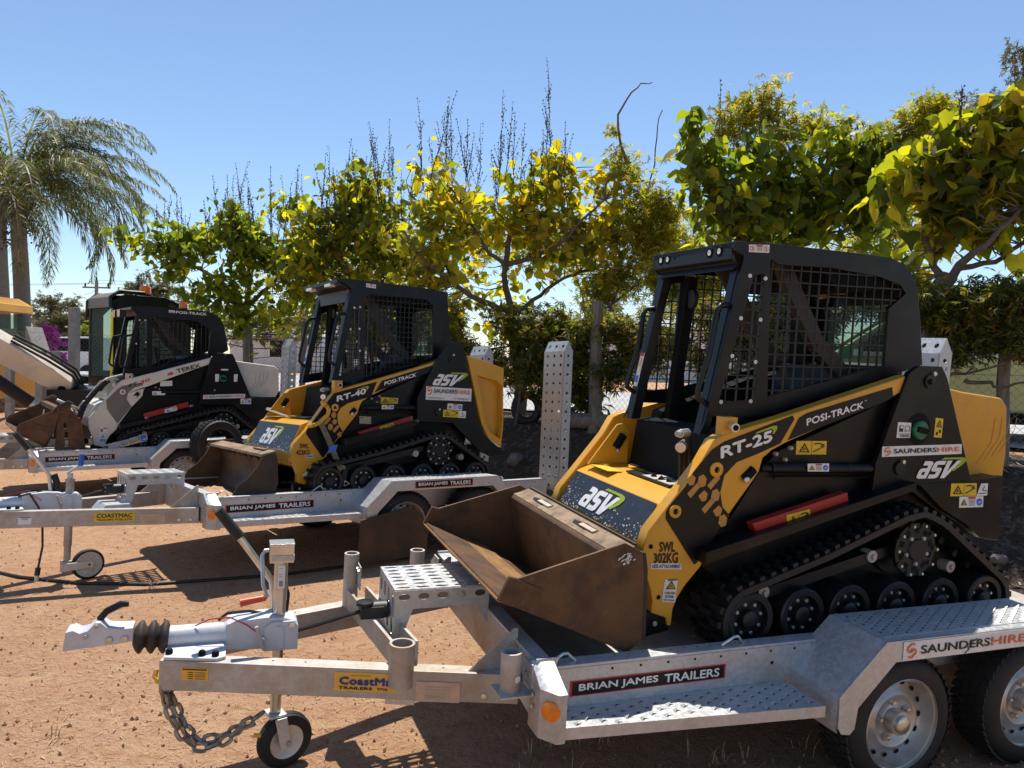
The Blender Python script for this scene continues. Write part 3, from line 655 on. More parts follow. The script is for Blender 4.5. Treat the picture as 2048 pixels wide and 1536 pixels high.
        for c, r, z0, z1 in (((-1.85, -.385), .046, .395, .55), ((-1.935, .30), .032, .45, .685), ((-1.525, -.63), .036, .455, .59), ((-1.56, .63), .036, .455, .59)):
            mb = MB(); prof = [(r, z0), (r, z1), (r-.009, z1), (r-.009, z0+.02), (.001, z0+.02)]; mb.lathe((c[0], c[1], 0), (0, 0, 1), prof, 'galv2', 28)
            if abs(c[1]) > .5:
                mb.box(c[0]-.05, -1.46, c[1]-.055, c[1]+.055, z0-.006, z0, 'galv'); mb.prism([(c[0]+.02, z0-.007), (-1.46, z0-.007), (-1.46, z0-.08)], c[1]-.03, c[1]-.024, 'galv'); mb.box(-1.466, -1.46, c[1]-.05, c[1]+.03, z0+.02, z0+.1, 'galv')
                for y in (-.03, .01): mb.lathe((-1.4665, c[1]+y, z0+.06), (-1, 0, 0), [(.009, 0), (.009, .006), (.001, .008)], 'zinc', 6)
                mb.lathe((c[0]+.012, c[1]-r-.0005, z0+.05), (.3, -1, 0), [(.012, 0), (.001, .001)], 'white', 12)
            mb.build('post_socket', root, smooth=35)
    else:
        mb = MB(); mb.prism([(-2.02, .42), (-1.98, .47), (-1.83, .47), (-1.80, .42)], -.26, .02, 'galv'); mb.build('cross_bracket', root)
    if not front: return root
    # coupling, gaiter, tube, clamp
    mb = MB()
    mb.prism([(-2.975, .478), (-2.968, .545), (-2.945, .55), (-2.925, .538), (-2.90, .545), (-2.875, .572), (-2.86, .572), (-2.835, .55), (-2.80, .545), (-2.755, .545), (-2.755, .497), (-2.80, .490), (-2.86, .487), (-2.92, .483)], -.038, .038, 'cast')
    for x, z in ((-2.872, .56), (-2.905, .525)): mb.lathe((x, -.0385, z), (0, -1, 0), [(.008, 0), (.008, .006), (.001, .008)], 'galv2', 10)
    for x in (-2.83, -2.782): mb.lathe((x, -.0385, .508), (0, -1, 0), [(.013, 0), (.013, .007), (.001, .009)], 'zinc', 6)
    mb.tube([(-2.645, 0, .488), (-2.45, 0, .488), (-2.44, 0, .488)], [.040, .040, .046], 'cast', 24)
    mb.prism([(-2.44, .44), (-2.44, .535), (-2.40, .545), (-2.30, .552), (-2.23, .545), (-2.19, .53), (-2.19, .425), (-2.30, .43)], -.046, .05, 'cast')
    mb.prism([(-2.645, -.13), (-2.645, .10), (-2.43, .17), (-2.40, .12), (-2.44, -.06), (-2.44, -.165), (-2.47, -.18)], .455, .466, 'cast', 'z')
    for x, y in ((-2.63, -.10), (-2.52, -.14), (-2.475, -.155)): mb.lathe((x, y, .466), (0, 0, 1), [(.013, 0), (.013, .012), (.009, .018), (.001, .02)], 'dark', 8)
    cpl = mb.build('coupling', root, bevel=.006, seg=3)
    mb = MB(); mb.tube([(-2.862, .0, .555), (-2.865, 0, .575), (-2.845, 0, .60), (-2.80, 0, .622), (-2.775, 0, .622)], [.012, .013, .013, .013, .011], 'black2', 10); mb.build('release_handle', cpl)
    mb = MB(); pr = [(.028, 0)]
    for k in range(3): pr += [(.036, .004+k*.040), (.050, .012+k*.040), (.060, .022+k*.040), (.058, .030+k*.040), (.040, .039+k*.040)]
    mb.lathe((-2.757, 0, .498), (1, 0, -.08), pr, 'gaiter', 28); mb.build('gaiter', cpl, smooth=60)
    mb = MB(); mb.tube([(-2.55, -.02, .53), (-2.50, -.03, .555), (-2.43, -.04, .56), (-2.37, -.05, .53), (-2.33, -.06, .50)], .0025, 'inkred', 5); mb.tube([(-2.47, .02, .53), (-2.44, .02, .555), (-2.36, .02, .558), (-2.31, .02, .545)], .006, 'cable', 6); mb.build('brake_cable', cpl)
    # handbrake lever
    mb = MB(); mb.tube([(-2.26, .055, .50), (-2.28, .055, .66), (-2.41, .055, .845)], .0135, 'zinc', 10); mb.tube([(-2.235, .06, .52), (-2.23, .06, .60), (-2.25, .06, .66)], .022, 'rubber', 10)
    hb = mb.build('handbrake_lever', root)
    mb = MB(); mb.tube([(-2.405, .055, .838), (-2.485, .055, .945)], [.021, .019], 'rubber', 12); mb.build('grip', hb)
    # jockey wheel
    mb = MB()
    if jockey == 'crank':
        x = -2.251; mb.cyl((x, 0, .16), (x, 0, .42), .021, 'zinc', 18); mb.cyl((x, 0, .42), (x, 0, .645), .0235, 'zinc', 18); mb.cyl((x, 0, .60), (x, 0, .76), .026, 'zinc', 18)
        mb.box(x-.044, x+.044, -.034, .034, .755, .825, 'zinc'); mb.box(x-.036, x+.046, -.038, .03, .765, .785, 'galv2'); mb.box(x-.046, x+.046, -.036, .036, .825, .829, 'zinc')
        q = QM((x-.012, -.0265, .655), (x+.014, -.0265, .655), (x+.014, -.0265, .745), (x-.012, -.0265, .745), (0, -1, 0)); plate(mb, q, 'white', .002)
        for v in (.1, .14, .18, .22, .26, .3): qpoly(mb, q, [(.2, v), (.75, v), (.75, v+.02), (.2, v+.02)], 'ink', .003)
        for v in (.5, .6, .85): qpoly(mb, q, [(.1, v), (.7, v), (.7, v+.015), (.1, v+.015)], 'ink', .003)
    else:
        x = -2.16; mb.cyl((x, 0, .02), (x, 0, .42), .022, 'galv2', 16); mb.cyl((x, 0, .17), (x, 0, .62), .026, 'galv2', 16); mb.cyl((x, 0, .61), (x, 0, .635), .031, 'galv2', 16); mb.cyl((x, 0, .63), (x, 0, .67), .018, 'cast', 12)
    # clamp round the post
    mb.prism([(x-.055, .425), (x-.055, .515), (x-.03, .535), (x+.05, .535), (x+.068, .515), (x+.068, .425)], -.058, .055, 'cast'); mb.lathe((x, -.02, .43), (0, 0, 1), [(.044, 0), (.044, .09)], 'cast', 20)
    mb.lathe((x+.045, -.059, .518), (0, -1, 0), [(.012, 0), (.012, .008), (.001, .01)], 'zinc', 8); mb.tube([(x-.085, -.075, .53), (x-.055, -.075, .44)], .0075, 'galv2', 8); mb.cyl((x-.062, -.075, .475), (x-.05, -.03, .475), .01, 'galv2', 8)
    jw = mb.build('jockey_stand', root, bevel=.003)
    if jockey == 'crank':
        mb = MB(); mb.tube([(x-.044, -.01, .80), (x-.062, -.012, .80), (x-.072, -.02, .785), (x-.066, -.05, .68), (x-.052, -.085, .648), (x-.06, -.10, .645)], .0075, 'zinc', 8); mb.tube([(x-.058, -.10, .647), (x-.10, -.105, .643), (x-.147, -.11, .637)], [.012, .013, .015], 'redplastic', 12); mb.build('crank_handle', jw)
        wc = Vector((-2.212, .0, .042)); ax = Vector((.30, -.95, 0)).normalized(); fwd = Vector((.95, .30, 0))
        mb = MB()
        for s_ in (-1, 1): mb.obox(wc+ax*.036*s_+Vector((-.018, -.008, .045)), fwd*.024+Vector((0, 0, .0)), ax*.003, Vector((-.012, -.004, .062)), 'galv'); mb.lathe(wc+ax*.04*s_, ax*s_, [(.011, 0), (.011, .008), (.001, .01)], 'galv2', 8)
        mb.obox(Vector((x, 0, .152)), fwd*.033, ax*.040, (0, 0, .006), 'galv'); mb.build('fork', jw, bevel=.003)
        mb = MB(); mb.lathe(wc-ax*.028, ax, [(.066, .003), (.085, 0), (.101, .006), (.106, .018), (.106, .038), (.101, .050), (.085, .056), (.066, .053)], 'tyre', 36, cap=False)
        for k in (.016, .028, .040): mb.lathe(wc-ax*.028, ax, [(.1066, k-.0015), (.1072, k), (.1066, k+.0015)], 'rubber', 36)
        mb.lathe(wc-ax*.026, ax, [(.001, .0), (.066, .0), (.066, .052), (.05, .046), (.02, .04), (.001, .04)], 'galv', 28); mb.build('wheel', jw)
    else:
        mb = MB(); mb.tube([(x, 0, .655), (x-.02, 0, .67), (x+.02, -.005, .70), (x+.06, -.005, .725)], .010, 'cast', 8); mb.cyl((x+.06, -.005, .72), (x+.065, -.005, .80), .0165, 'blue', 14); mb.build('crank_handle', jw)
        mb = MB(); a = Vector((.12, -.99, 0)); wc = Vector((-2.035, -.02, .035)); fwd = Vector((.99, .12, 0))
        mb.obox(wc+a*.030+Vector((-.075, -.009, 0)), fwd*.105, a*.004, (0, 0, .026), 'cream'); mb.obox(Vector((x-.005, 0, .03)), fwd*.03, a*.03, (0, 0, .04), 'galv2'); mb.build('fork', jw, bevel=.004)
        mb = MB(); mb.lathe(wc-a*.022, a, [(.085, .0), (.099, .004), (.104, .012), (.104, .034), (.099, .042), (.085, .046)], 'tyre', 36, cap=False); mb.lathe(wc-a*.02, a, [(.001, 0), (.086, 0), (.086, .044), (.08, .045), (.078, .036), (.03, .034), (.03, .046), (.001, .046)], 'cream', 32)
        for k in range(10):
            an = k*.628; d = fwd*math.cos(an)+Vector((0, 0, math.sin(an))); t = fwd*-math.sin(an)+Vector((0, 0, math.cos(an))); mb.obox(wc+a*.018+d*.055, d*.022, t*.004, a*.006, 'cream'); mb.lathe(wc+a*.014+d*.06+t*.02, a, [(.006, 0), (.001, .004)], 'galv2', 8)
        mb.lathe(wc+a*.034, a, [(.008, 0), (.001, .004)], 'dark', 8); mb.build('wheel', jw)
    if T == 'T1':
        mb = MB(); chain_links(mb, [(-2.645, -.115, .37), (-2.635, -.12, .30), (-2.61, -.13, .235), (-2.575, -.14, .175), (-2.53, -.15, .135), (-2.49, -.155, .128), (-2.44, -.16, .145), (-2.40, -.155, .17), (-2.36, -.15, .20), (-2.325, -.14, .215), (-2.30, -.12, .222)])
        chain_links(mb, [(-2.64, -.10, .36), (-2.60, -.11, .27), (-2.565, -.12, .19), (-2.52, -.13, .145), (-2.46, -.13, .15), (-2.40, -.135, .17), (-2.345, -.14, .185), (-2.32, -.13, .175)]); ch = mb.build('safety_chain', root)
        mb = MB(); mb.tube([(-2.655, -.105, .40), (-2.63, -.11, .415), (-2.622, -.115, .395), (-2.632, -.12, .375), (-2.64, -.12, .365)], .009, 'shackle', 8); mb.tube([(-2.67, -.09, .405), (-2.675, -.10, .385), (-2.66, -.11, .37), (-2.645, -.115, .365)], .009, 'shackle', 8); mb.tube([(-2.335, -.165, .16), (-2.31, -.165, .155)], .008, 'shackle', 8); mb.build('shackle', ch)
    return root
trailer('T1', 'galvanised trailer with a red-handled crank on its jockey stand and a hanging chain', hire=True)
trailer('T2', 'galvanised trailer whose jockey stand is topped with a blue handle', jockey='arm', sockets=False)
trailer('T3', 'galvanised trailer under the white and black loader', jockey='arm', front=False, sockets=False)
# ---------------------------------------------------------------- side profiles of the three loaders, (x, z) in the frame of their trailer
PROF = {
 'T1': dict(
  arm=[(-0.877,0.613),(-0.875,0.66),(-0.886,0.705),(-0.907,0.755),(-0.924,0.799),(-0.932,0.839),(-0.931,0.874),(-0.914,0.939),(-0.816,1.058),(-0.693,1.212),(-0.644,1.298),(-0.605,1.318),(-0.554,1.333),(-0.419,1.37),(-0.323,1.395),(0.361,1.599),(0.356,1.539),(0.287,1.505),(-0.271,1.298),(-0.347,1.263),(-0.393,1.228),(-0.407,1.172),(-0.435,1.134),(-0.544,0.993),(-0.639,0.857),(-0.66,0.786),(-0.727,0.713),(-0.759,0.665),(-0.776,0.621),(-0.78,0.552),(-0.799,0.554),(-0.808,0.588)],
  decal_big=[(-0.727,1.174),(-0.647,1.262),(-0.591,1.295),(-0.26,1.407),(-0.25,1.392),(-0.313,1.289),(-0.424,1.245),(-0.523,1.211),(-0.579,1.157),(-0.593,1.089),(-0.578,1.03),(-0.538,0.991),(-0.573,0.952),(-0.639,0.862),(-0.682,0.803),(-0.692,0.797),(-0.697,0.801),(-0.84,0.987),(-0.841,1.014),(-0.829,1.035),(-0.759,1.114)],
  decal_posi=[(-0.277,1.302),(-0.227,1.398),(-0.186,1.419),(0.27,1.543),(0.281,1.504),(0.241,1.48)],
  txt_rt=[(-0.604,1.224),(-0.356,1.297),(-0.609,1.274)],
  txt_posi=[(-0.186,1.364),(0.115,1.446),(-0.189,1.395)],
  txt_swl=[(-0.859,0.856),(-0.788,0.853),(-0.862,0.896)],
  txt_kg=[(-0.881,0.813),(-0.771,0.807),(-0.884,0.852)],
  lab_less=[(-0.893,0.79),(-0.752,0.781),(-0.754,0.805),(-0.893,0.813)],
  lab_crush=[(-0.832,0.655),(-0.77,0.648),(-0.765,0.74),(-0.819,0.743)],
  boss1=[(-0.623,1.182),(-0.591,1.182)],
  boss2=[(-0.802,1.017),(-0.776,1.017)],
  hole3=[(-0.898,0.879)],
  hole4=[(-0.848,0.674)],
  slot=[(-0.486,1.139),(-0.439,1.181)],
  hexes=[(-0.686,1.137),(-0.721,1.098),(-0.676,1.077),(-0.618,1.078),(-0.649,1.034),(-0.602,1.014),(-0.574,0.973),(-0.63,1.13),(-0.738,1.142)],
  tower=[(0.349,1.609),(0.407,1.643),(0.544,1.645),(0.582,1.594),(0.789,1.123),(0.436,1.111),(0.192,1.038),(0.201,1.208)],
  rearbox=[(0.436,1.111),(0.789,1.123),(0.998,1.144),(1.007,0.831),(0.878,0.85),(0.783,0.917),(0.617,0.993),(0.475,1.101)],
  fuelcap=[(0.433,1.357),(0.473,1.357)],
  lab_saunders=[(0.228,1.235),(0.707,1.25),(0.702,1.295),(0.226,1.281)],
  logo_asv=[(0.433,1.137),(0.662,1.139),(0.442,1.221),(0.735,1.235)],
  lab_yel_rear=[(0.659,1.053),(0.825,1.052),(0.821,1.112),(0.659,1.112)],
  lab_boot=[(0.826,1.05),(0.896,1.053),(0.895,1.11),(0.851,1.11)],
  lab_dang=[(0.721,0.998),(0.876,0.998),(0.872,1.049),(0.718,1.05)],
  lab_diesel=[(0.303,1.32),(0.383,1.321),(0.383,1.388),(0.305,1.39)],
  lab_yel_fuel=[(0.525,1.325),(0.573,1.323),(0.574,1.41),(0.527,1.414)],
  sill=[(-0.687,0.801),(-0.692,0.867),(0.381,1.131),(0.394,1.112),(-0.449,0.838)],
  side=[(-0.565,0.898),(-0.49,0.983),(-0.37,1.164),(-0.284,1.269),(0.419,1.528),(0.259,1.197),(0.253,1.029),(-0.417,0.861)],
  lab_yel_arm=[(-0.189,1.236),(-0.026,1.236),(-0.028,1.295),(-0.191,1.294)],
  cyl=[(-0.391,1.182),(0.206,1.179),(-0.393,1.204),(-0.389,1.161)],
  lab_cyl=[(-0.171,1.173),(-0.058,1.172),(-0.061,1.207),(-0.174,1.206)],
  strut=[(-0.452,0.964),(-0.413,0.902),(0.05,1.024),(0.036,1.086)],
  lab_strut=[(-0.272,0.936),(-0.152,0.963),(-0.166,1.018),(-0.285,0.995)],
  rollers=[(-0.469,0.592),(-0.206,0.58),(0.042,0.573),(0.303,0.584),(0.568,0.586),(0.843,0.585)],
  rollrad=[(-0.477,0.678),(-0.469,0.592),(-0.365,0.584),(-0.214,0.668)],
  sprocket=[(0.403,0.832),(0.39,0.943),(0.534,0.826)],
  belt=[(-0.577,0.577),(-0.599,0.625),(-0.587,0.685),(-0.544,0.717),(-0.117,0.839),(0.318,0.995),(0.427,1.009),(0.547,0.959),(0.993,0.589)],
  idlers=[(-0.379,0.679),(0.66,0.733),(0.187,0.802)],
  cab=[(-0.514,2.114),(-0.338,2.124),(-0.008,2.128),(0.192,2.127),(0.348,2.123),(0.42,2.099),(0.473,2.059),(0.513,1.997),(0.545,1.861),(0.583,1.649),(0.498,1.621),(-0.326,1.383),(-0.589,1.382),(-0.624,1.303),(-0.605,1.329),(-0.465,2.059),(-0.509,2.078)],
  win1=[(-0.406,1.984),(-0.355,1.994),(-0.361,1.459),(-0.539,1.439)],
  win2=[(-0.328,2.059),(-0.285,2.04),(-0.0,2.05),(0.279,2.035),(0.404,2.009),(0.443,1.972),(0.347,1.896),(0.352,1.635),(0.345,1.634),(-0.291,1.473)],
  rearwin=[(0.469,1.895),(0.904,1.943),(0.912,1.634),(0.579,1.634),(0.461,1.862)],
  handle=[(-0.49,1.855),(-0.544,1.848),(-0.561,1.821),(-0.581,1.648),(-0.627,1.484),(-0.625,1.458),(-0.583,1.433)],
  lab_roof=[(-0.444,2.078),(-0.341,2.084),(-0.341,2.118),(-0.446,2.109)],
  hdr=[(-0.514,2.114),(-0.514,2.045),(-0.482,2.035),(-0.499,2.001),(-0.479,2.017)],
  valve=[(-0.678,1.312),(-0.715,1.31),(-0.7,1.262),(-0.553,1.354)],
  yelhood=[(0.809,1.532),(1.079,1.509),(1.12,1.469),(1.142,1.239),(1.135,1.124),(1.008,1.104)],
  bucket=[(-1.56,0.745),(-1.52,0.826),(-1.486,0.817),(-1.069,0.927),(-0.992,0.888),(-0.98,0.815),(-0.97,0.55),(-1.032,0.508),(-1.417,0.682)],
  bktseam=[(-1.52,0.826),(-1.392,0.776),(-1.417,0.682),(-1.288,0.815),(-0.989,0.854)],
 ),
 'T2': dict(
  arm=[(-0.731,0.587),(-0.727,0.643),(-0.741,0.682),(-0.769,0.739),(-0.793,0.771),(-0.782,0.821),(-0.774,0.877),(-0.673,0.989),(-0.544,1.169),(-0.478,1.254),(-0.438,1.294),(-0.085,1.398),(0.222,1.49),(0.487,1.574),(0.449,1.526),(-0.121,1.269),(-0.212,1.213),(-0.233,1.167),(-0.246,1.12),(-0.477,0.833),(-0.503,0.782),(-0.556,0.732),(-0.601,0.67),(-0.626,0.607),(-0.637,0.525),(-0.657,0.539),(-0.678,0.572)],
  decal_big=[(-0.508,1.208),(-0.458,1.274),(-0.084,1.378),(-0.132,1.255),(-0.335,1.198),(-0.398,1.158),(-0.424,1.105),(-0.415,1.04),(-0.374,0.975),(-0.411,0.929),(-0.53,0.773),(-0.541,0.78),(-0.675,0.957),(-0.673,0.989),(-0.654,1.011)],
  decal_posi=[(-0.104,1.289),(-0.041,1.386),(0.478,1.548),(0.421,1.478)],
  txt_rt=[(-0.432,1.206),(-0.181,1.278),(-0.434,1.252)],
  txt_posi=[(-0.017,1.347),(0.282,1.435),(-0.018,1.379)],
  txt_swl=[(-0.724,0.848),(-0.651,0.846),(-0.725,0.885)],
  txt_kg=[(-0.749,0.798),(-0.641,0.798),(-0.75,0.836)],
  lab_less=[(-0.674,0.774),(-0.608,0.773),(-0.608,0.798),(-0.675,0.799)],
  lab_crush=[(-0.697,0.637),(-0.634,0.636),(-0.63,0.716),(-0.663,0.717)],
  boss1=[(-0.447,1.162),(-0.413,1.163)],
  slot=[(-0.307,1.113),(-0.272,1.153)],
  hexes=[(-0.455,1.105),(-0.506,1.056),(-0.447,1.053),(-0.48,1.011),(-0.431,0.995),(-0.401,0.952)],
  loop=[(-0.53,1.176),(-0.508,1.144),(-0.517,1.105),(-0.589,1.041),(-0.629,1.025)],
  tower=[(0.455,1.555),(0.56,1.687),(0.613,1.75),(0.722,1.753),(0.749,1.716),(0.851,1.367),(0.926,1.089),(1.007,0.932),(1.167,0.823),(1.283,0.753),(1.069,0.737),(0.958,0.792),(0.654,1.045),(0.298,1.053),(0.291,1.25)],
  lab_saunders=[(0.371,1.242),(0.845,1.235),(0.847,1.347),(0.374,1.356)],
  logo_asv=[(0.427,1.366),(0.704,1.364),(0.448,1.463),(0.799,1.486)],
  lab_dang=[(0.592,1.162),(0.748,1.155),(0.752,1.207),(0.597,1.213)],
  lab_yel_rear=[(0.551,1.097),(0.716,1.09),(0.717,1.152),(0.554,1.159)],
  lab_boot=[(0.716,1.09),(0.789,1.087),(0.794,1.147),(0.717,1.152)],
  yelrear=[(0.792,1.64),(0.943,1.615),(1.207,1.544),(1.208,1.36),(1.22,1.036),(1.199,0.821),(1.044,0.921),(0.975,1.036),(0.914,1.228),(0.822,1.548)],
  yelrecess=[(0.916,1.469),(1.138,1.429),(1.196,1.386),(1.208,1.036),(1.19,0.897),(1.065,0.965),(1.006,1.071),(0.967,1.247)],
  side=[(-0.442,0.828),(-0.208,1.118),(-0.181,1.213),(-0.089,1.269),(0.508,1.508),(0.339,1.25),(0.346,1.05),(-0.4,0.834)],
  lab_yel_arm=[(-0.013,1.196),(0.149,1.199),(0.151,1.248),(-0.012,1.253)],
  cyl=[(-0.216,1.164),(0.308,1.171),(-0.217,1.183),(-0.215,1.144)],
  lab_cyl=[(-0.038,1.155),(0.072,1.157),(0.074,1.189),(-0.036,1.189)],
  strut=[(-0.248,0.971),(-0.229,0.92),(0.252,1.046),(0.241,1.105)],
  lab_strut=[(-0.056,0.962),(0.068,0.997),(0.056,1.045),(-0.07,1.012)],
  sill=[(-0.397,0.896),(-0.398,0.918),(0.248,1.064),(0.548,1.09),(0.25,1.02)],
  sprocket=[(0.469,0.811),(0.465,0.922),(0.598,0.808)],
  belt=[(-0.571,0.637),(-0.579,0.681),(-0.554,0.731),(-0.487,0.76),(-0.113,0.816),(0.435,0.955),(0.533,0.946),(0.594,0.916),(0.991,0.626)],
  rollers=[(-0.504,0.64),(-0.236,0.61),(0.852,0.614)],
  cab=[(-0.383,2.195),(-0.135,2.209),(0.26,2.213),(0.689,2.203),(0.692,2.117),(0.74,1.77),(0.613,1.606),(-0.145,1.399),(-0.336,1.358),(-0.401,1.359),(-0.303,1.887),(-0.253,2.137),(-0.283,2.154)],
  win1=[(-0.225,1.976),(-0.166,1.992),(-0.155,1.467),(-0.338,1.432)],
  win2=[(-0.13,2.068),(-0.071,2.112),(0.473,2.117),(0.535,2.072),(0.555,1.646),(0.534,1.609),(-0.107,1.408)],
  handle=[(-0.283,1.933),(-0.334,1.918),(-0.361,1.868),(-0.413,1.59),(-0.414,1.543),(-0.37,1.498)],
  lab_roof=[(-0.122,2.162),(-0.031,2.16),(-0.031,2.193),(-0.121,2.194)],
  rearwin=[(0.642,2.053),(0.877,2.087),(0.878,1.665),(0.766,1.642)],
  bucket=[(-1.217,0.604),(-1.148,0.653),(-1.086,0.727),(-1.047,0.803),(-1.029,0.811),(-0.962,0.828),(-0.942,0.782),(-0.931,0.626),(-0.978,0.568),(-1.157,0.56)],
 ),
 'T3': dict(
  arm=[(-0.836,0.559),(-0.84,0.624),(-0.857,0.669),(-0.886,0.747),(-0.894,0.817),(-0.882,0.862),(-0.742,1.039),(-0.599,1.233),(-0.559,1.265),(-0.197,1.368),(0.15,1.473),(0.418,1.549),(0.366,1.465),(-0.173,1.253),(-0.245,1.221),(-0.324,1.191),(-0.342,1.161),(-0.356,1.088),(-0.466,0.964),(-0.588,0.783),(-0.617,0.719),(-0.68,0.656),(-0.719,0.586),(-0.736,0.529)],
  panel=[(-0.722,1.045),(-0.599,1.181),(-0.558,1.207),(-0.343,1.247),(-0.355,1.214),(-0.439,1.187),(-0.504,1.128),(-0.515,1.056),(-0.466,0.97),(-0.606,0.787),(-0.671,0.883),(-0.712,0.955)],
  txt_pt=[(-0.496,1.187),(-0.279,1.261),(-0.499,1.223)],
  txt_terex=[(0.012,1.353),(0.274,1.429),(-0.008,1.397)],
  crest=[(-0.103,1.316),(-0.021,1.337),(-0.025,1.388),(-0.103,1.366)],
  boss1=[(-0.559,1.138),(-0.528,1.138)],
  slot=[(-0.432,1.085),(-0.396,1.128)],
  lab_crush=[(-0.78,0.589),(-0.719,0.586),(-0.716,0.751),(-0.779,0.756)],
  tower=[(0.38,1.527),(0.452,1.602),(0.636,1.596),(0.664,1.541),(0.869,1.064),(1.159,1.054),(1.121,0.772),(0.875,0.793),(0.661,0.981),(0.258,0.986),(0.281,1.15)],
  fuelcap=[(0.525,1.299),(0.566,1.3)],
  lab_saunders=[(0.299,1.052),(0.792,1.064),(0.794,1.112),(0.302,1.102)],
  lab_dang=[(0.74,0.991),(0.867,0.986),(0.867,1.054),(0.74,1.055)],
  yelhood=[(0.735,1.507),(1.201,1.456),(1.247,1.413),(1.26,1.14),(1.216,1.066),(0.929,1.068)],
  side=[(-0.579,0.785),(-0.346,1.085),(-0.332,1.159),(-0.234,1.219),(0.379,1.457),(0.298,1.147),(0.275,0.982),(-0.573,0.739)],
  cyl=[(-0.156,1.133),(0.297,1.135),(-0.156,1.149),(-0.155,1.117)],
  strut=[(-0.349,0.895),(-0.336,0.835),(0.143,0.964),(0.126,1.022)],
  lab_strut=[(-0.124,0.894),(0.009,0.925),(-0.005,0.976),(-0.128,0.937)],
  sill=[(-0.602,0.722),(-0.596,0.777),(0.138,0.939),(0.654,1.027),(0.641,0.985),(-0.508,0.748)],
  sprocket=[(0.52,0.765),(0.517,0.899),(0.656,0.761)],
  belt=[(-0.571,0.578),(-0.571,0.629),(-0.542,0.661),(-0.484,0.685),(0.182,0.872),(0.47,0.941),(0.578,0.933),(0.661,0.876),(0.859,0.702)],
  rollers=[(-0.429,0.558),(-0.173,0.54)],
  cab=[(-0.455,2.093),(-0.29,2.111),(0.288,2.094),(0.38,2.095),(0.5,2.041),(0.572,1.938),(0.629,1.638),(0.491,1.58),(-0.274,1.34),(-0.499,1.314),(-0.535,1.307),(-0.476,1.417),(-0.396,2.004),(-0.39,2.051)],
  win1=[(-0.351,1.957),(-0.298,1.968),(-0.29,1.424),(-0.473,1.387)],
  win2=[(-0.236,1.997),(0.264,1.975),(0.417,1.878),(0.389,1.56),(-0.228,1.408)],
  txt_roof=[(0.017,2.049),(0.364,2.045),(0.016,2.084)],
  bktfront=[(-1.556,0.741),(-1.553,0.786),(-1.523,0.822),(-1.238,0.95),(-1.198,0.982),(-1.181,0.916),(-1.235,0.701),(-1.29,0.573)],
  bktrear=[(-1.23,0.954),(-1.19,1.005),(-1.101,1.042),(-1.068,1.018),(-1.075,0.961),(-0.991,0.864),(-0.946,0.527),(-1.218,0.541),(-1.181,0.878)],
  light=[(-0.564,2.031),(-0.468,2.037)],
 ),
}
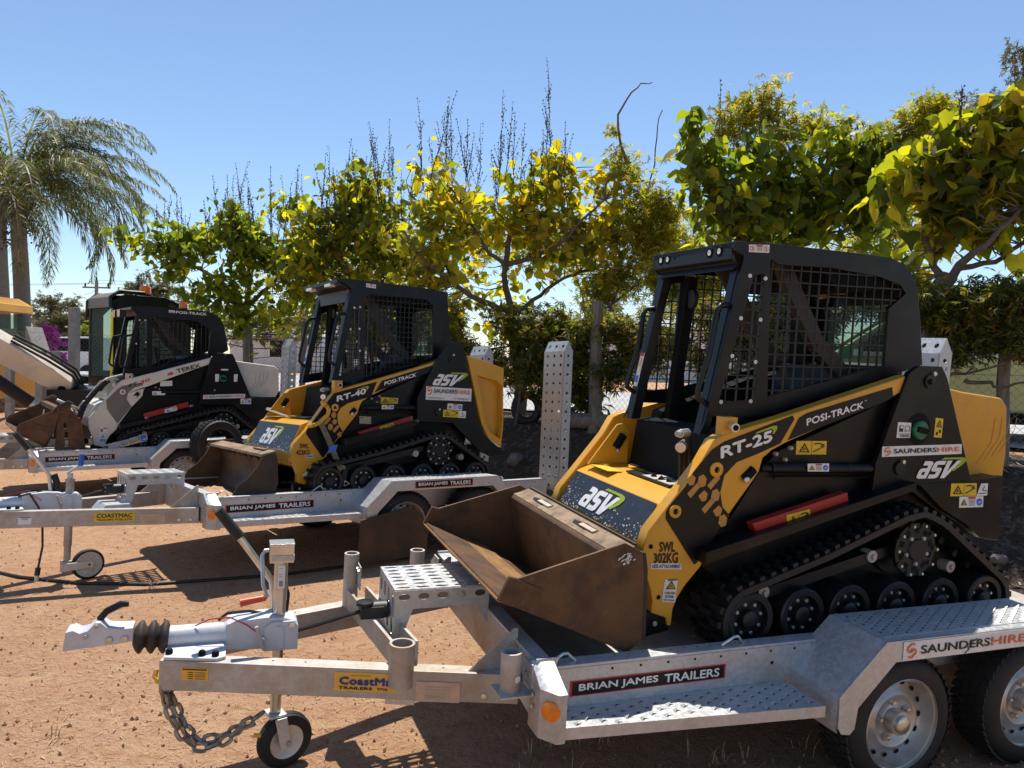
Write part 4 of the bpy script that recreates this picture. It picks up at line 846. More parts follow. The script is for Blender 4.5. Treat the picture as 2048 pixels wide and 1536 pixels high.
# ---------------------------------------------------------------- compact track loaders
def mirror(n, fn):
    for s_ in (-1, 1): fn(s_)
def ordered(a, b): return (min(a, b), max(a, b))
def hexagons(mb, y, cs, m='honey', cut=.030):
    "printed honeycomb: whole and cut-off cells round the given centres"
    for k, (x, z) in enumerate(cs):
        if k % 3 == 1: pts = [(-.030, -.012), (-.012, -.03), (.030, .016), (.024, .03), (.012, .03)]
        elif k % 3 == 2: pts = [(-.022, 0), (-.004, -.024), (.016, -.02), (.022, .008), (.004, .022)]
        else: pts = [(-.020, -.010), (-.004, -.027), (.018, -.020), (.022, .008), (.006, .026), (-.016, .018)]
        q = QM((x, y, z), (x+1, y, z), (x+1, y, z+1), (x, y, z+1), (0, -1, 0)); qpoly(mb, q, pts, m, .0035)
def track(root, D, yo, yi, s_, n_roll):
    "rubber track: one closed belt with lugs, road wheels, drive sprocket"
    cz = sum(p[1] for p in D['rollers'])/len(D['rollers']); r = .112; b = D['belt']
    rx = D.get('roll_x'); fx, bx = rx[0], rx[-1]; rb = r+.034; zb = D['rz']
    path = arc(fx, zb, rb, 270, 120, 9)                                   # round the front wheel, outer surface
    path += [p for p in b if fx+.08 < p[0] < bx-.02 and p[1] > zb+.1]
    path += arc(bx, zb, rb, 40, -90, 8)
    n = len(path); cx = sum(p[0] for p in path)/n
    # resample
    P = [Vector(p) for p in path]; seg = [(P[(i+1) % n]-P[i]).length for i in range(n)]; tot = sum(seg); N = 66; pts = []; d = 0; i = 0; acc = 0
    for k in range(N):
        d = tot*k/N
        while d > acc+seg[i]: acc += seg[i]; i += 1
        pts.append(P[i]+(P[(i+1) % n]-P[i])*((d-acc)/seg[i]))
    mb = MB(); vs = []; th = .026; ya, yb = s_*yo, s_*yi; nr = []
    for k in range(N):
        t = (pts[(k+1) % N]-pts[k-1]).normalized(); nn = Vector((-t.y, t.x)); nr.append((t, nn))
    out = 1 if (pts[0]+nr[0][1]*.1-Vector((cx, zb+.2))).length > (pts[0]-Vector((cx, zb+.2))).length else -1
    for k in range(N):
        p, nn = pts[k], nr[k][1]*out; q = p-nn*th; vs += [(p.x, ya, p.y), (p.x, yb, p.y), (q.x, yb, q.y), (q.x, ya, q.y)]
    fs = [(4*k+j, 4*k+(j+1) % 4, 4*((k+1) % N)+(j+1) % 4, 4*((k+1) % N)+j) for k in range(N) for j in range(4)]
    mb.add(vs, fs, 'trackr'); wdt = abs(ya-yb)
    for k in range(N):
        t, nn = nr[k]; nn = nn*out; p = pts[k]+nn*.007
        for j, (f0, f1, sh) in enumerate(((.03, .30, 0), (.34, .62, .5), (.66, .97, 0))):
            y0, y1 = ya+(yb-ya)*f0, ya+(yb-ya)*f1; pp = p+t*(sh*tot/N); c = Vector((pp.x, (y0+y1)/2, pp.y))
            a = Vector((t.x, 0, t.y)); mb.obox(c, a*.0125+Vector((0, .0, 0)), (a.x*.0, (y1-y0)/2, 0), Vector((nn.x, 0, nn.y))*.011, 'trackr')
        if k % 2 == 0:
            p = pts[k]-nn*(th+.014); mb.obox((p.x, (ya+yb)/2, p.y), Vector((t.x, 0, t.y))*.014, (0, .018, 0), Vector((nn.x, 0, nn.y))*.018, 'trackr')
    tr = mb.build('track', root, smooth=30)
    for x in rx:
        mb = MB(); y = s_*(yo-.012); ax = (0, s_, 0); W = abs(yo-yi)-.03
        mb.lathe((x, y, zb), ax, [(.001, -W), (.10, -W), (.112, -W+.006), (.112, -.006), (.106, 0), (.084, -.002), (.082, -.03), (.040, -.034), (.036, -.004), (.030, 0), (.001, 0)], 'trackr', 30)
        mb.lathe((x, y, zb), ax, [(.0805, -.0285), (.042, -.0325)], 'black2', 24)
        for k in range(8):
            a = k*.785+.3; mb.lathe((x+.062*math.cos(a), y-s_*.029, zb+.062*math.sin(a)), ax, [(.0085, 0), (.0085, .011), (.006, .013), (.001, .013)], 'zinc', 6)
        mb.build('road_wheel', tr, smooth=35)
    sp = D['sprocket']; sx, sz = sp[0]; sr = .118; mb = MB(); y = s_*(yo-.03); ax = (0, s_, 0)
    mb.lathe((sx, y, sz), ax, [(.001, -.15), (.07, -.15), (.07, -.02), (sr, -.018), (sr, 0), (.05, .004), (.045, .012), (.001, .012)], 'black2', 32)
    for k in range(10):
        a = k*.6283; ca, sa = math.cos(a), math.sin(a)
        mb.lathe((sx+(sr-.008)*ca, y, sz+(sr-.008)*sa), ax, [(.015, -.015), (.015, .004), (.001, .004)], 'black2', 10); mb.lathe((sx+(sr-.006)*ca, y+s_*.004, sz+(sr-.006)*sa), ax, [(.007, 0), (.007, .016), (.001, .017)], 'zinc', 6)
        a += .314; ca, sa = math.cos(a), math.sin(a); mb.obox((sx+.086*ca, y+s_*.0005, sz+.086*sa), (.011*ca, 0, .011*sa), (0, .003, 0), (-.013*sa, 0, .013*ca), 'dark')
        if k % 2: mb.lathe((sx+.062*ca, y+s_*.003, sz+.062*sa), ax, [(.009, 0), (.009, .01), (.001, .012)], 'galv2', 6)
    mb.cyl((sx, y-s_*.10, sz), (sx, y-s_*.13, sz), sr+.022, 'black2', 30); mb.build('sprocket', tr, smooth=35)
    mb = MB()
    zt = zb+.03
    mb.prism([(fx-.05, zb-.05), (bx+.05, zb-.05), (bx+.02, zb+.05), (sx+.14, sz-.08), (sx-.16, sz-.06), (fx+.1, zb+.10)], *ordered(s_*(yi-.01), s_*(yi+.03)), 'black')
    mb.beam((fx+.1, s_*(yo-.09), zb+.085), (sx-.1, s_*(yo-.09), zb+.24), .05, .045, 'black2')
    for x, z in D['idlers']: mb.lathe((x, s_*(yo-.055), z), (0, s_, 0), [(.027, -.05), (.027, 0), (.012, .002), (.010, .012), (.001, .013)], 'galv2', 16)
    mb.build('undercarriage', tr)

def loader(T, label, D, W):
    paint, ao, ai = W['paint'], W['ao'], W['ai']; yo, yi = W['track']; bk = W.get('body', 'black')
    root = thing('track_loader', label, 'loader', FR[T], 'compact track loaders on trailers')
    for s_ in (-1, 1): track(root, D, yo, yi, s_, 6)
    cy = .33
    # ---- chassis
    mb = MB(); sd = D['side']; by = W['side']
    fz = sd[0]; mb.prism([sd[0], (sd[0][0]-.10, sd[0][1]-.10), (-.40, .62), (.80, .62), (.86, .95), sd[4], (sd[3][0], sd[3][1]-.02), sd[2], sd[1]], -by, by, bk)
    if T == 'T3':
        pass
    for s_ in (-1, 1):
        sl = D['sill']; p, q = sl[1], sl[2]
        mb.prism([p, (p[0], p[1]-.05), (q[0], q[1]-.035), q], *ordered(s_*by, s_*(abs(W['sill_y']))), bk)
        mb.prism(D['tower'], *ordered(s_*(W['tower_y']), s_*(W['tower_y']-.028)), bk)
        if 'rearbox' in D: mb.prism(D['rearbox'], *ordered(s_*W['tower_y'], s_*(W['tower_y']-.03)), bk)
    if 'rearbox' in D:
        r = D['rearbox']; mb.prism([(r[0][0], r[0][1]-.03), (r[2][0]-.01, r[2][1]-.004), (r[3][0]-.005, r[3][1]+.005), (r[4][0], r[4][1]+.01), (.6, .99)], -W['tower_y']+.028, W['tower_y']-.028, bk)
    mb.box(.30, .64, -by, by, .95, 1.40, bk)
    xe = .98 if 'rearbox' in D else 1.10; mb.box(.5, xe, -.33, .33, .60, .84, bk)  # black underbody block added so the gap below the tail reads as shade
    ch = mb.build('chassis', root, bevel=.004)
    # pins and fittings on the tower
    mb = MB(); ty = -W['tower_y']
    if 'fuelcap' in D:
        c = D['fuelcap'][0]; mb.lathe((c[0]-.005, ty-.0005, c[1]+.005), (0, -1, 0), [(.072, 0), (.001, .0008)], 'dark', 28); mb.lathe((c[0], ty, c[1]), (0, -1, 0), [(.042, .0), (.042, .014), (.036, .02), (.001, .02)], 'green', 24); mb.obox((c[0], ty-.024, c[1]), (.03, 0, -.006), (0, .005, 0), (.003, 0, .012), 'dark')
    t0 = D['tower']; tx, tz = W['pin']; mb.piece()
    mb.lathe((tx, ty, tz), (0, -1, 0), [(.03, 0), (.03, .008), (.013, .009), (.011, .022), (.001, .023)], 'black2', 20); mb.lathe((tx+.02, ty, tz+.035), (0, -1, 0), [(.010, 0), (.010, .014), (.001, .016)], 'zinc', 8)
    mb.piece(); x2, z2 = W['pin2']; mb.lathe((x2, ty, z2), (0, -1, 0), [(.03, 0), (.03, .01), (.001, .012)], 'black2', 20); mb.lathe((x2+.005, ty-.01, z2+.03), (0, -1, 0), [(.009, 0), (.009, .012), (.001, .013)], 'zinc', 8)
    mb.piece()
    for p in W['bolts']: mb.piece(); mb.lathe((p[0], -by, p[1]), (0, -1, 0), [(.010, 0), (.010, .012), (.007, .018), (.001, .018)], 'galv2', 6)
    mb.build_each('pin', ch)
    # ---- engine cover at the back
    mb = MB()
    if 'yelhood' in D:
        h = D['yelhood']; mb.prism([(.62, 1.10)]+[(.62, h[0][1]+.03)]+h[:5]+[h[5]], -.37, .37, paint)
        hood = mb.build('engine_cover', root, bevel=.045, seg=4)
        mb = MB(); x = h[4][0]+.005; mb.tube([(x, -.30, h[3][1]-.02), (x+.018, -.30, h[3][1]-.03), (x+.012, -.30, h[4][1]+.02)], .012, 'black2', 8); mb.box(x-.02, x+.03, -.33, -.28, h[3][1]-.035, h[3][1]-.01, 'black2'); mb.build('latch', hood)
        mb = MB()
        for k in range(4):
            x0 = h[5][0]-.07+k*.05; q = xz(-.3705, [(0, 0), (1, 0), (1, 1), (0, 1)]); qpoly(mb, q, ribbon([(x0, h[4][1]+.06+.02*k), (x0+.09, h[4][1]+.17+.02*k), (x0+.10, h[0][1]-.12)], .004), 'honey' if paint == 'yellow' else 'greytan', .0012)
        mb.build('rib', hood)
    else:
        h = D['yelrear']; e = D['yelrecess']; y0 = -W['tower_y']+.005
        mb.prism(h, y0, y0+.10, paint, holes=[e]); mb.prism(h, -y0-.10, -y0, paint, holes=[e]); mb.prism([(h[0][0]-.1, h[0][1]+.02), h[0], h[1], h[2], h[3], h[4], (h[4][0]-.06, h[4][1]), (e[1][0]-.03, e[1][1]-.1), (e[0][0], e[0][1]+.03)], y0+.1, -y0-.1, paint)
        mb.prism([(p[0], p[1]) for p in e], y0+.07, y0+.075, paint)
        hood = mb.build('engine_cover', root, bevel=.012, seg=3)
    # ---- lift arms
    for s_ in (-1, 1):
        mb = MB(); a, b = ordered(s_*ao, s_*ai); mb.prism(D['arm'], a, b, paint)
        arm = mb.build('lift_arm', root, bevel=.006, seg=2)
        mb = MB(); n = (0, s_, 0); Y = s_*(ao+.0005)
        if paint == 'yellow':
            q1 = QM((0, Y, 0), (1, Y, 0), (1, Y, 1), (0, Y, 1), n); qpoly(mb, q1, D['decal_big'], 'labblk', .0012); qpoly(mb, q1, D['decal_posi'], 'labblk', .0012)
        else: q1 = QM((0, Y, 0), (1, Y, 0), (1, Y, 1), (0, Y, 1), n); qpoly(mb, q1, D['panel'], 'greytan', .0012)
        if s_ < 0:
            if paint == 'yellow':
                hexagons(mb, Y, D['hexes'])
                a_, b_, c_ = D['txt_rt']; q = QM((a_[0], Y, a_[1]), (b_[0], Y, b_[1]), (b_[0]+c_[0]-a_[0], Y, b_[1]+c_[1]-a_[1]), (c_[0], Y, c_[1]), n); text(mb, q, W['model'], 'lettering', bold=.024, off=.003, space=.98)
                qpoly(mb, q, [(.66, 1.08), (.70, 1.22), (1.02, 1.28), (1.10, 1.16), (1.10, .9), (1.04, .62), (1.0, .60), (1.02, .9), (.99, 1.08)], 'inkgrn', .003)
                a_, b_, c_ = D['txt_posi']; q = QM((a_[0], Y, a_[1]), (b_[0], Y, b_[1]), (b_[0]+c_[0]-a_[0], Y, b_[1]+c_[1]-a_[1]), (c_[0], Y, c_[1]), n); text(mb, q, 'POSI-TRACK', 'lettering', bold=.018, off=.003); text(mb, q, 'TM', 'lettering', (1.02, .85, 1.06, 1.05), 0, off=.003)
                mb.piece()
                for k, t in (('txt_swl', 'SWL'), ('txt_kg', W['swl'])):
                    a_, b_, c_ = D[k]; q = QM((a_[0], Y, a_[1]), (b_[0], Y, b_[1]), (b_[0], Y, c_[1]), (c_[0], Y, c_[1]), n); text(mb, q, t, 'ink', bold=.02, off=.002)
                mb.piece(); q = xz(Y, [D['lab_less'][i] for i in range(4)]); plate(mb, q, 'white'); text(mb, q, W['less'], 'ink', (.04, .2, .97, .82), .008)
                mb.piece(); l = D['lab_crush']
                if T == 'T1':
                    q = xz(Y, [l[0], l[1], (l[1][0]+.004, l[2][1]), (l[0][0]+.008, l[3][1])]); plate(mb, q, 'white'); t = q.sub(.1, .55, .95, .98); tri_sign(mb, t); qpoly(mb, t, [(.2, .12), (.8, .12), (.5, .8)], 'labyel', .003)
                    text(mb, q, 'CRUSH', 'ink', (.12, .36, .88, .47), .006); text(mb, q, 'ZONE.', 'ink', (.15, .2, .85, .31), .006); text(mb, q, 'KEEP CLEAR.', 'ink', (.08, .07, .92, .13), .006); qpoly(mb, q, [(.2, .94), (1, .98), (1.02, 1.03), (.3, 1.02)], 'greytan', .004)
                else:
                    q1 = QM((0, Y, 0), (1, Y, 0), (1, Y, 1), (0, Y, 1), n); qpoly(mb, q1, [l[0], l[1], (l[1][0], l[1][1]+.045), (l[2][0]+.002, l[2][1]), (l[2][0]-.01, l[2][1]-.01), (l[2][0]-.006, l[2][1]-.035), (l[0][0]+.03, l[0][1]+.035)], 'white', .002)
            else:
                a_, b_, c_ = D['txt_pt']; q = QM((a_[0], Y, a_[1]), (b_[0], Y, b_[1]), (b_[0]+c_[0]-a_[0], Y, b_[1]+c_[1]-a_[1]), (c_[0], Y, c_[1]), n); text(mb, q, 'PT-', 'ink', (0, 0, .52, 1), .018, off=.003); text(mb, q, '30', 'inkred', (.54, 0, 1, 1), .018, off=.003)
                mb.piece(); a_, b_, c_ = D['txt_terex']; q = QM((a_[0], Y, a_[1]), (b_[0], Y, b_[1]), (b_[0]+c_[0]-a_[0], Y, b_[1]+c_[1]-a_[1]), (c_[0], Y, c_[1]), n); text(mb, q, 'TEREX', 'ink', bold=.014, off=.003)
                mb.piece(); q = xz(Y, D['crest']); plate(mb, q, 'white'); qpoly(mb, q, [(.1, .08), (.9, .08), (.9, .42), (.1, .42)], 'inkred'); qpoly(mb, q, [(.14, .46), (.86, .46), (.92, .8), (.7, .62), (.6, .9), (.5, .66), (.4, .9), (.3, .62), (.08, .8)], 'inkred')
                mb.piece(); l = D['lab_crush']; q = xz(Y, l); u = q.sub(0, .62, 1.2, 1); plate(mb, u, 'white'); qpoly(mb, u, [(.45, .7), (1, .7), (1, .9), (.45, .9)], 'inkred'); qpoly(mb, u, [(.1, .1), (.4, .1), (.4, .7), (.1, .7)], 'greytan'); u = q.sub(0, .02, .95, .6); plate(mb, u, 'white'); tri_sign(mb, u.sub(.12, .42, .88, .92)); qpoly(mb, u, [(.05, .05), (.95, .05), (.95, .32), (.05, .32)], 'sky'); text(mb, u, 'CRUSH', 'white', (.2, .1, .8, .26), 0, off=.005)
        mb.build_each('decal', arm, smooth=0)
        mb = MB()
        for k, r in (('boss1', .030), ('boss2', .026)):
            mb.piece()
            if k in D: c = D[k][0]; mb.lathe((c[0], Y, c[1]), n, [(r, 0), (r, .010), (r-.004, .012), (.013, .012), (.012, -.004), (.001, -.004)], paint, 24); mb.lathe((c[0], Y+s_*.0005, c[1]), n, [(.012, .0), (.001, .0)], 'dark', 16)
        for k in ('hole3', 'hole4'):
            mb.piece()
            if k in D: c = D[k][0]; mb.lathe((c[0], Y, c[1]), n, [(.0095, .0015), (.001, .0016)], 'dark', 14)
        mb.piece(); c, d = D['slot']; mb.tube([(c[0], Y-s_*.002, c[1]), (d[0], Y-s_*.002, d[1])], .021, 'dark', 14); mb.lathe((c[0]+.004, Y+s_*.015, c[1]+.002), n, [(.013, 0), (.013, .008), (.006, .012), (.001, .012)], 'zinc', 10)
        mb.build_each('pivot_boss', arm)
        # hook block by the bucket
        mb = MB(); f = D['arm'][0]; mb.prism([(f[0]-.02, f[1]-.10), (f[0]-.03, f[1]-.01), (f[0], f[1]+.005), (f[0]+.085, f[1]+.01), (f[0]+.09, f[1]-.08)], *ordered(s_*(ao-.005), s_*(ao-.05)), 'black'); mb.lathe((f[0]+.02, s_*(ao-.004), f[1]-.045), n, [(.012, 0), (.012, .01), (.001, .012)], 'galv2', 6); mb.build('quick_hitch', arm, bevel=.008)
        # lift cylinder and the red lock bar
        mb = MB(); c = D['cyl']; r = abs(c[2][1]-c[3][1])/2; yy = s_*(W['cyl_y']); mb.tube([(c[0][0], yy, c[0][1]), (c[0][0]+.05, yy, c[0][1]), (c[0][0]+.05, yy, c[0][1]), (c[1][0]-.15, yy, c[1][1]), (c[1][0]-.15, yy, c[1][1]), (c[1][0], yy, c[1][1])], [r*.75, r*.75, r, r, r*1.06, r*1.06], 'black', 16); mb.tube([(c[0][0]+.08, yy-s_*.01, c[0][1]-.04), (c[1][0], yy-s_*.01, c[1][1]-.04)], .007, 'black2', 6); mb.build('lift_cylinder', root)
        mb = MB(); q4 = D['strut']; sy = s_*W['strut_y']; pz = [(p[0], p[1]) for p in q4]; mb.prism([q4[0], q4[1], q4[2], q4[3]], *ordered(sy, sy-s_*.045), 'red')
        st = mb.build('lock_bar', root, bevel=.006)
        mb = MB()
        for p in (q4[1], q4[2]): mb.piece(); x, z = p[0]+.01, p[1]+.008; mb.lathe((x, sy, z), n, [(.009, 0), (.009, .012), (.001, .014)], 'zinc', 10); mb.tube([(x+.02*math.cos(a)+.012, sy+s_*.008, z+.009*math.sin(a)+.006) for a in np.linspace(0, 6, 10)], .0018, 'zinc', 5)
        mb.piece()
        if s_ < 0 and 'lab_strut' in D:
            q = xz(sy-.001, [D['lab_strut'][i] for i in range(4)]); warn_label(mb, q, 'labyel' if paint == 'yellow' else 'white')
        mb.build_each('pin', st)
    # ---- labels on the tower and side
    mb = MB(); Y = -W['tower_y']-.0005
    for k in D:
        if not k.startswith('lab_') or k in ('lab_less', 'lab_crush', 'lab_strut', 'lab_roof'): continue
        yy = Y
        if k == 'lab_yel_arm': yy = -W['side']-.0005
        if k == 'lab_cyl': yy = -W['cyl_y']-.028
        q = xz(yy, D[k]); mb.piece()
        if k == 'lab_saunders': hire_label(mb, q, 8.5 if T == 'T1' else (4 if T == 'T2' else 8.5), sub=(T == 'T2'))
        elif k in ('lab_yel_rear', 'lab_yel_arm'): warn_label(mb, q)
        elif k == 'lab_yel_fuel': plate(mb, q, 'labyel'); tri_sign(mb, q.sub(.1, .5, .9, .95)); qpoly(mb, q, [(.2, .12), (.45, .12), (.45, .28), (.2, .28)], 'ink'); qpoly(mb, q, [(.55, .25), (.8, .25), (.8, .4), (.55, .4)], 'ink')
        elif k in ('lab_dang', 'lab_cyl'): danger_label(mb, q)
        elif k == 'lab_boot': plate(mb, q, 'white'); qpoly(mb, q, ribbon([(.1, .2), (.8, .2), (.9, .4), (.4, .45)], .06), 'ink'); qpoly(mb, q, ribbon([(.4, .5), (.6, .8)], .08), 'ink')
        elif k == 'lab_diesel': plate(mb, q, 'white'); text(mb, q, 'DIESEL', 'ink', (.2, .06, .95, .22), .012); qpoly(mb, q, [(.12, .4), (.42, .4), (.42, .8), (.12, .8)], 'ink'); qpoly(mb, q, [(.17, .62), (.37, .62), (.37, .76), (.17, .76)], 'white', .005); qpoly(mb, q, ribbon([(.55, .42), (.72, .48), (.9, .42), (.9, .75), (.72, .8), (.55, .75), (.55, .42)], .04), 'ink'); qpoly(mb, q, [(.0, .27), (1, .27), (1, .29), (0, .29)], 'ink')
    mb.piece()
    if 'logo_asv' in D: l = D['logo_asv']; asv_logo(mb, QM((l[0][0], Y, l[0][1]), (l[1][0]+.04, Y, l[1][1]), (l[3][0]+.005, Y, l[3][1]), (l[2][0], Y, l[3][1]-.005), (0, -1, 0)))
    mb.piece()
    if T == 'T2':
        q = xz(-W['side']-.0005, [(-.20, 1.035), (-.095, 1.03), (-.095, 1.09), (-.20, 1.095)]); plate(mb, q, 'labtan'); text(mb, q, 'ASV', 'ink', (.08, .7, .3, .88), .01)
    if T == 'T3':
        for c in ((.435, 1.30), (.655, 1.30)): mb.piece(); plate(mb, xz(Y, [(c[0], c[1]-.04), (c[0]+.04, c[1]-.04), (c[0]+.045, c[1]+.05), (c[0], c[1]+.05)]), 'white')
        mb.piece(); plate(mb, xz(Y, [(.50, 1.395), (.585, 1.395), (.585, 1.412), (.50, 1.412)]), 'white'); mb.piece(); plate(mb, xz(-W['side']-.001, [(-.16, 1.20), (-.03, 1.205), (-.03, 1.265), (-.16, 1.26)]), 'white'); mb.piece(); q = xz(-W['side']-.03, [(-.25, 1.10), (-.115, 1.10), (-.115, 1.145), (-.25, 1.145)]); plate(mb, q, 'white'); tri_sign(mb, q.sub(.05, .1, .4, .9)); mb.piece(); plate(mb, xz(-W['side']-.03, [(-.112, 1.118), (-.01, 1.123), (-.01, 1.15), (-.112, 1.145)]), 'white')
    mb.build_each('safety_label', root, smooth=0)
    # ---- front cover with the badge, step plate
    (tx0, tz0), (bx0, bz0) = W['hood']; hy = ai-.003
    mb = MB(); mb.prism([(tx0, tz0), (bx0, bz0), (bx0+.005, bz0-.10), (bx0+.12, bz0-.14), (tx0+.25, tz0-.05), (tx0+.27, tz0+.045), (tx0+.075, tz0+.035)], -hy, hy, paint)
    hc = mb.build('front_cover', root, bevel=.006)
    mb = MB(); q = QM((bx0, -hy+.012, bz0), (bx0, -hy+.012, bz0), (tx0, -hy+.012, tz0), (tx0, -hy+.012, tz0), (-1, 0, .6))
    nrm = Vector((tz0-bz0, 0, bx0-tx0)); nrm = Vector((-abs(nrm.x), 0, abs(nrm.z))); q = QM((bx0, hy-.012, bz0), (bx0, -hy+.012, bz0), (tx0, -hy+.012, tz0), (tx0, hy-.012, tz0), nrm)
    plate(mb, q.sub(0, .02, 1, .98), 'navy' if paint == 'yellow' else 'greytan', .003)
    if paint == 'yellow':
        asv_logo(mb, q.sub(.24, .14, .70, .86), off=.006)
        for k in range(170):
            u, v = random.random(), random.random()**2.2*.55; s1, s2 = random.uniform(.002, .010), random.uniform(.006, .03); qpoly(mb, q, [(u-s1, v), (u, v-s2), (u+s1*.8, v-s2*.3), (u+s1*.3, v+s2)], 'white' if random.random() < .55 else 'labtan', .0045)
        for k in range(26):
            u, v = random.uniform(.02, .2), random.uniform(.2, .95); s1, s2 = random.uniform(.002, .006), random.uniform(.006, .02); qpoly(mb, q, [(u-s1, v), (u, v-s2), (u+s1, v)], 'white', .0045)
    mb.build('badge_panel', hc, smooth=0)
    mb = MB(); zt = tz0+.046
    mb.box(tx0+.115, tx0+.26, -.27, .10, zt-.004, zt+.002, 'black2')
    for y0, y1 in ((-.25, -.15), (-.13, -.02)): mb.box(tx0+.13, tx0+.235, y0, y1, zt+.0025, zt+.004, 'galv2')
    if paint == 'yellow': mb.prism([(tx0+.03, .12), (tx0+.10, .10), (tx0+.10, .30), (tx0+.03, .33)], zt-.006, zt-.003, 'labyel', 'z')
    mb.build('step_pad', hc)
    # tilt-ram lugs either side of the step
    for s_ in (1,):
        mb = MB(); mb.prism([(tx0+.02, tz0+.04), (tx0+.17, tz0+.24), (tx0+.20, tz0+.245), (tx0+.235, tz0+.20), (tx0+.24, tz0+.05)], *ordered(s_*(ai-.07), s_*(ai-.085)), paint); mb.tube([(tx0+.165, s_*(ai-.088), tz0+.125), (tx0+.205, s_*(ai-.088), tz0+.19)], .021, 'dark', 12); mb.lathe((tx0+.165, s_*(ai-.11), tz0+.115), (0, -s_, 0), [(.010, 0), (.010, .01), (.001, .012)], 'zinc', 8); mb.build('ram_lug', root, bevel=.004)
    # hydraulic couplers on the arm
    mb = MB(); v = W['valve']; ys = -ai+.05
    mb.cyl((v[0], ys, v[1]), (v[0]-.05, ys-.02, v[1]-.002), .018, 'zinc', 14); mb.cyl((v[0]-.05, ys-.02, v[1]-.002), (v[0]-.068, ys-.026, v[1]-.003), .013, 'galv2', 14); mb.piece(); mb.cyl((v[0]-.02, ys, v[1]-.055), (v[0]-.05, ys-.03, v[1]-.058), .022, 'zinc', 14)
    mb.piece(); a_ = W['lug']; mb.box(a_[0]-.035, a_[0]+.035, -ao+.004, -ao+.05, a_[1]-.06, a_[1]+.035, paint if paint == 'yellow' else 'zinc'); mb.cyl((a_[0]+.005, -ao+.01, a_[1]), (a_[0]-.005, -ao-.04, a_[1]-.003), .019, 'zinc', 16); mb.cyl((a_[0]-.005, -ao-.0405, a_[1]-.003), (a_[0]-.006, -ao-.043, a_[1]-.003), .012, 'dark', 12)
    mb.build_each('hose_coupler', root, bevel=.002)
    for k in range(3):
        mb = MB(); mb.tube([(v[0]+.01, ys+.02+.02*k, v[1]-.01-.03*k), (v[0]+.06, ys+.06+.03*k, v[1]-.10-.04*k), (v[0]+.10, ys+.10+.05*k, v[1]-.28-.05*k), (v[0]+.02, ys+.16+.06*k, tz0+.06)], .012, 'rubber', 7); mb.build('hydraulic_hose', root)
    # ---- cab
    cab = D['cab']; top = cab[0][1]
    mb = MB()
    for s_ in (-1, 1):
        a, b = ordered(s_*cy, s_*(cy-.02)); mb.prism(cab, a, b, 'black', holes=[D['win1'], D['win2']])
        fp, bp_ = W['post']; a, b = ordered(s_*(cy-.021), s_*(cy-.065)); mb.prism([(fp[0], fp[1]), (fp[0]+.045, fp[1]), (bp_[0]+.05, bp_[1]), (bp_[0], bp_[1])], a, b, 'black2')
    rf = W['roof']; mb.prism(rf+[(p[0]-.0, p[1]-.028) for p in rf[::-1]], -cy+.0005, cy-.0005, 'black')
    hd = D['hdr'] if 'hdr' in D else W['hdr']; mb.prism(hd, -cy+.021, cy-.021, 'black2')
    rb = W['rear']; mb.prism(rb, -cy+.021, -.22, 'black'); mb.prism(rb, .22, cy-.021, 'black'); zl, zh = W['rearwin']
    lo = [p for p in rb]; mb.box(rb[1][0]-.035, rb[1][0]-.005, -.22, .22, zh, rf[-1][1]-.01, 'black'); mb.box(rb[2][0]-.03, rb[2][0], -.22, .22, rb[2][1]-.30, zl, 'black')
    cb = mb.build('cab', root, bevel=.004)
    mb = MB()
    for s_ in (-1, 1):
        y0, y1 = ordered(s_*(cy-.006), s_*(cy-.014)); grid(mb, D['win1'], y0, y1, .056 if T != 'T2' else .042, .056 if T != 'T2' else .042, .0055, 'black2', tiltx=.02); grid(mb, D['win2'], y0, y1, .052 if T != 'T2' else .043, .052 if T != 'T2' else .043, .0055, 'black2', tiltx=.03)
    mb.build('window_screen', cb, smooth=0)
    mb = MB(); x = rb[1][0]-.02; mb.box(x-.003, x+.003, -.218, .218, zl+.002, zh-.002, 'glass'); mb.box(x-.006, x-.0035, -.03, .13, zl+.02, zl+.085, 'gstick'); mb.box(x-.007, x-.0062, .0, .03, zl+.03, zl+.07, 'white'); mb.box(x-.008, x+.004, -.218, .218, zl-.01, zl+.001, 'zinc'); mb.build('rear_window', cb)
    # lamps in the header
    mb = MB(); p0, p1 = hd[0], hd[1]; nz = Vector((-(abs(p1[1]-p0[1])), 0, -(p1[0]-p0[0]) if False else 0)).normalized()
    if W['lamps'] == 'round':
        for y in (-.225, -.155, .185, .245): mb.piece(); c = Vector((hd[0][0]+.0, y, (p0[1]+p1[1])/2+.005)); mb.lathe(c, (-1, 0, 0), [(.0235, -.01), (.0235, .003), (.020, .004)], 'dark', 20); mb.lathe(c, (-1, 0, 0), [(.0185, 0), (.0185, .003), (.001, .006)], 'lamp', 20)
        mb.piece(); mb.lathe((hd[0][0], .125, (p0[1]+p1[1])/2+.005), (-1, 0, 0), [(.010, 0), (.001, .002)], 'dark', 12)
    elif W['lamps'] == 'flat':
        for y in (-.16, .21): mb.piece(); mb.box(hd[0][0]-.03, hd[0][0]+.03, y-.055, y+.055, hd[0][1]-.04, hd[0][1]-.015, 'lamp')
    else:
        for y in (-.10, .16): mb.piece(); mb.box(hd[0][0]-.085, hd[0][0]-.02, y-.06, y+.06, hd[0][1]-.11, hd[0][1]-.02, 'black2'); mb.box(hd[0][0]-.095, hd[0][0]-.086, y-.055, y+.055, hd[0][1]-.105, hd[0][1]-.025, 'lamp')
    mb.build_each('work_lamp', cb, bevel=.003)
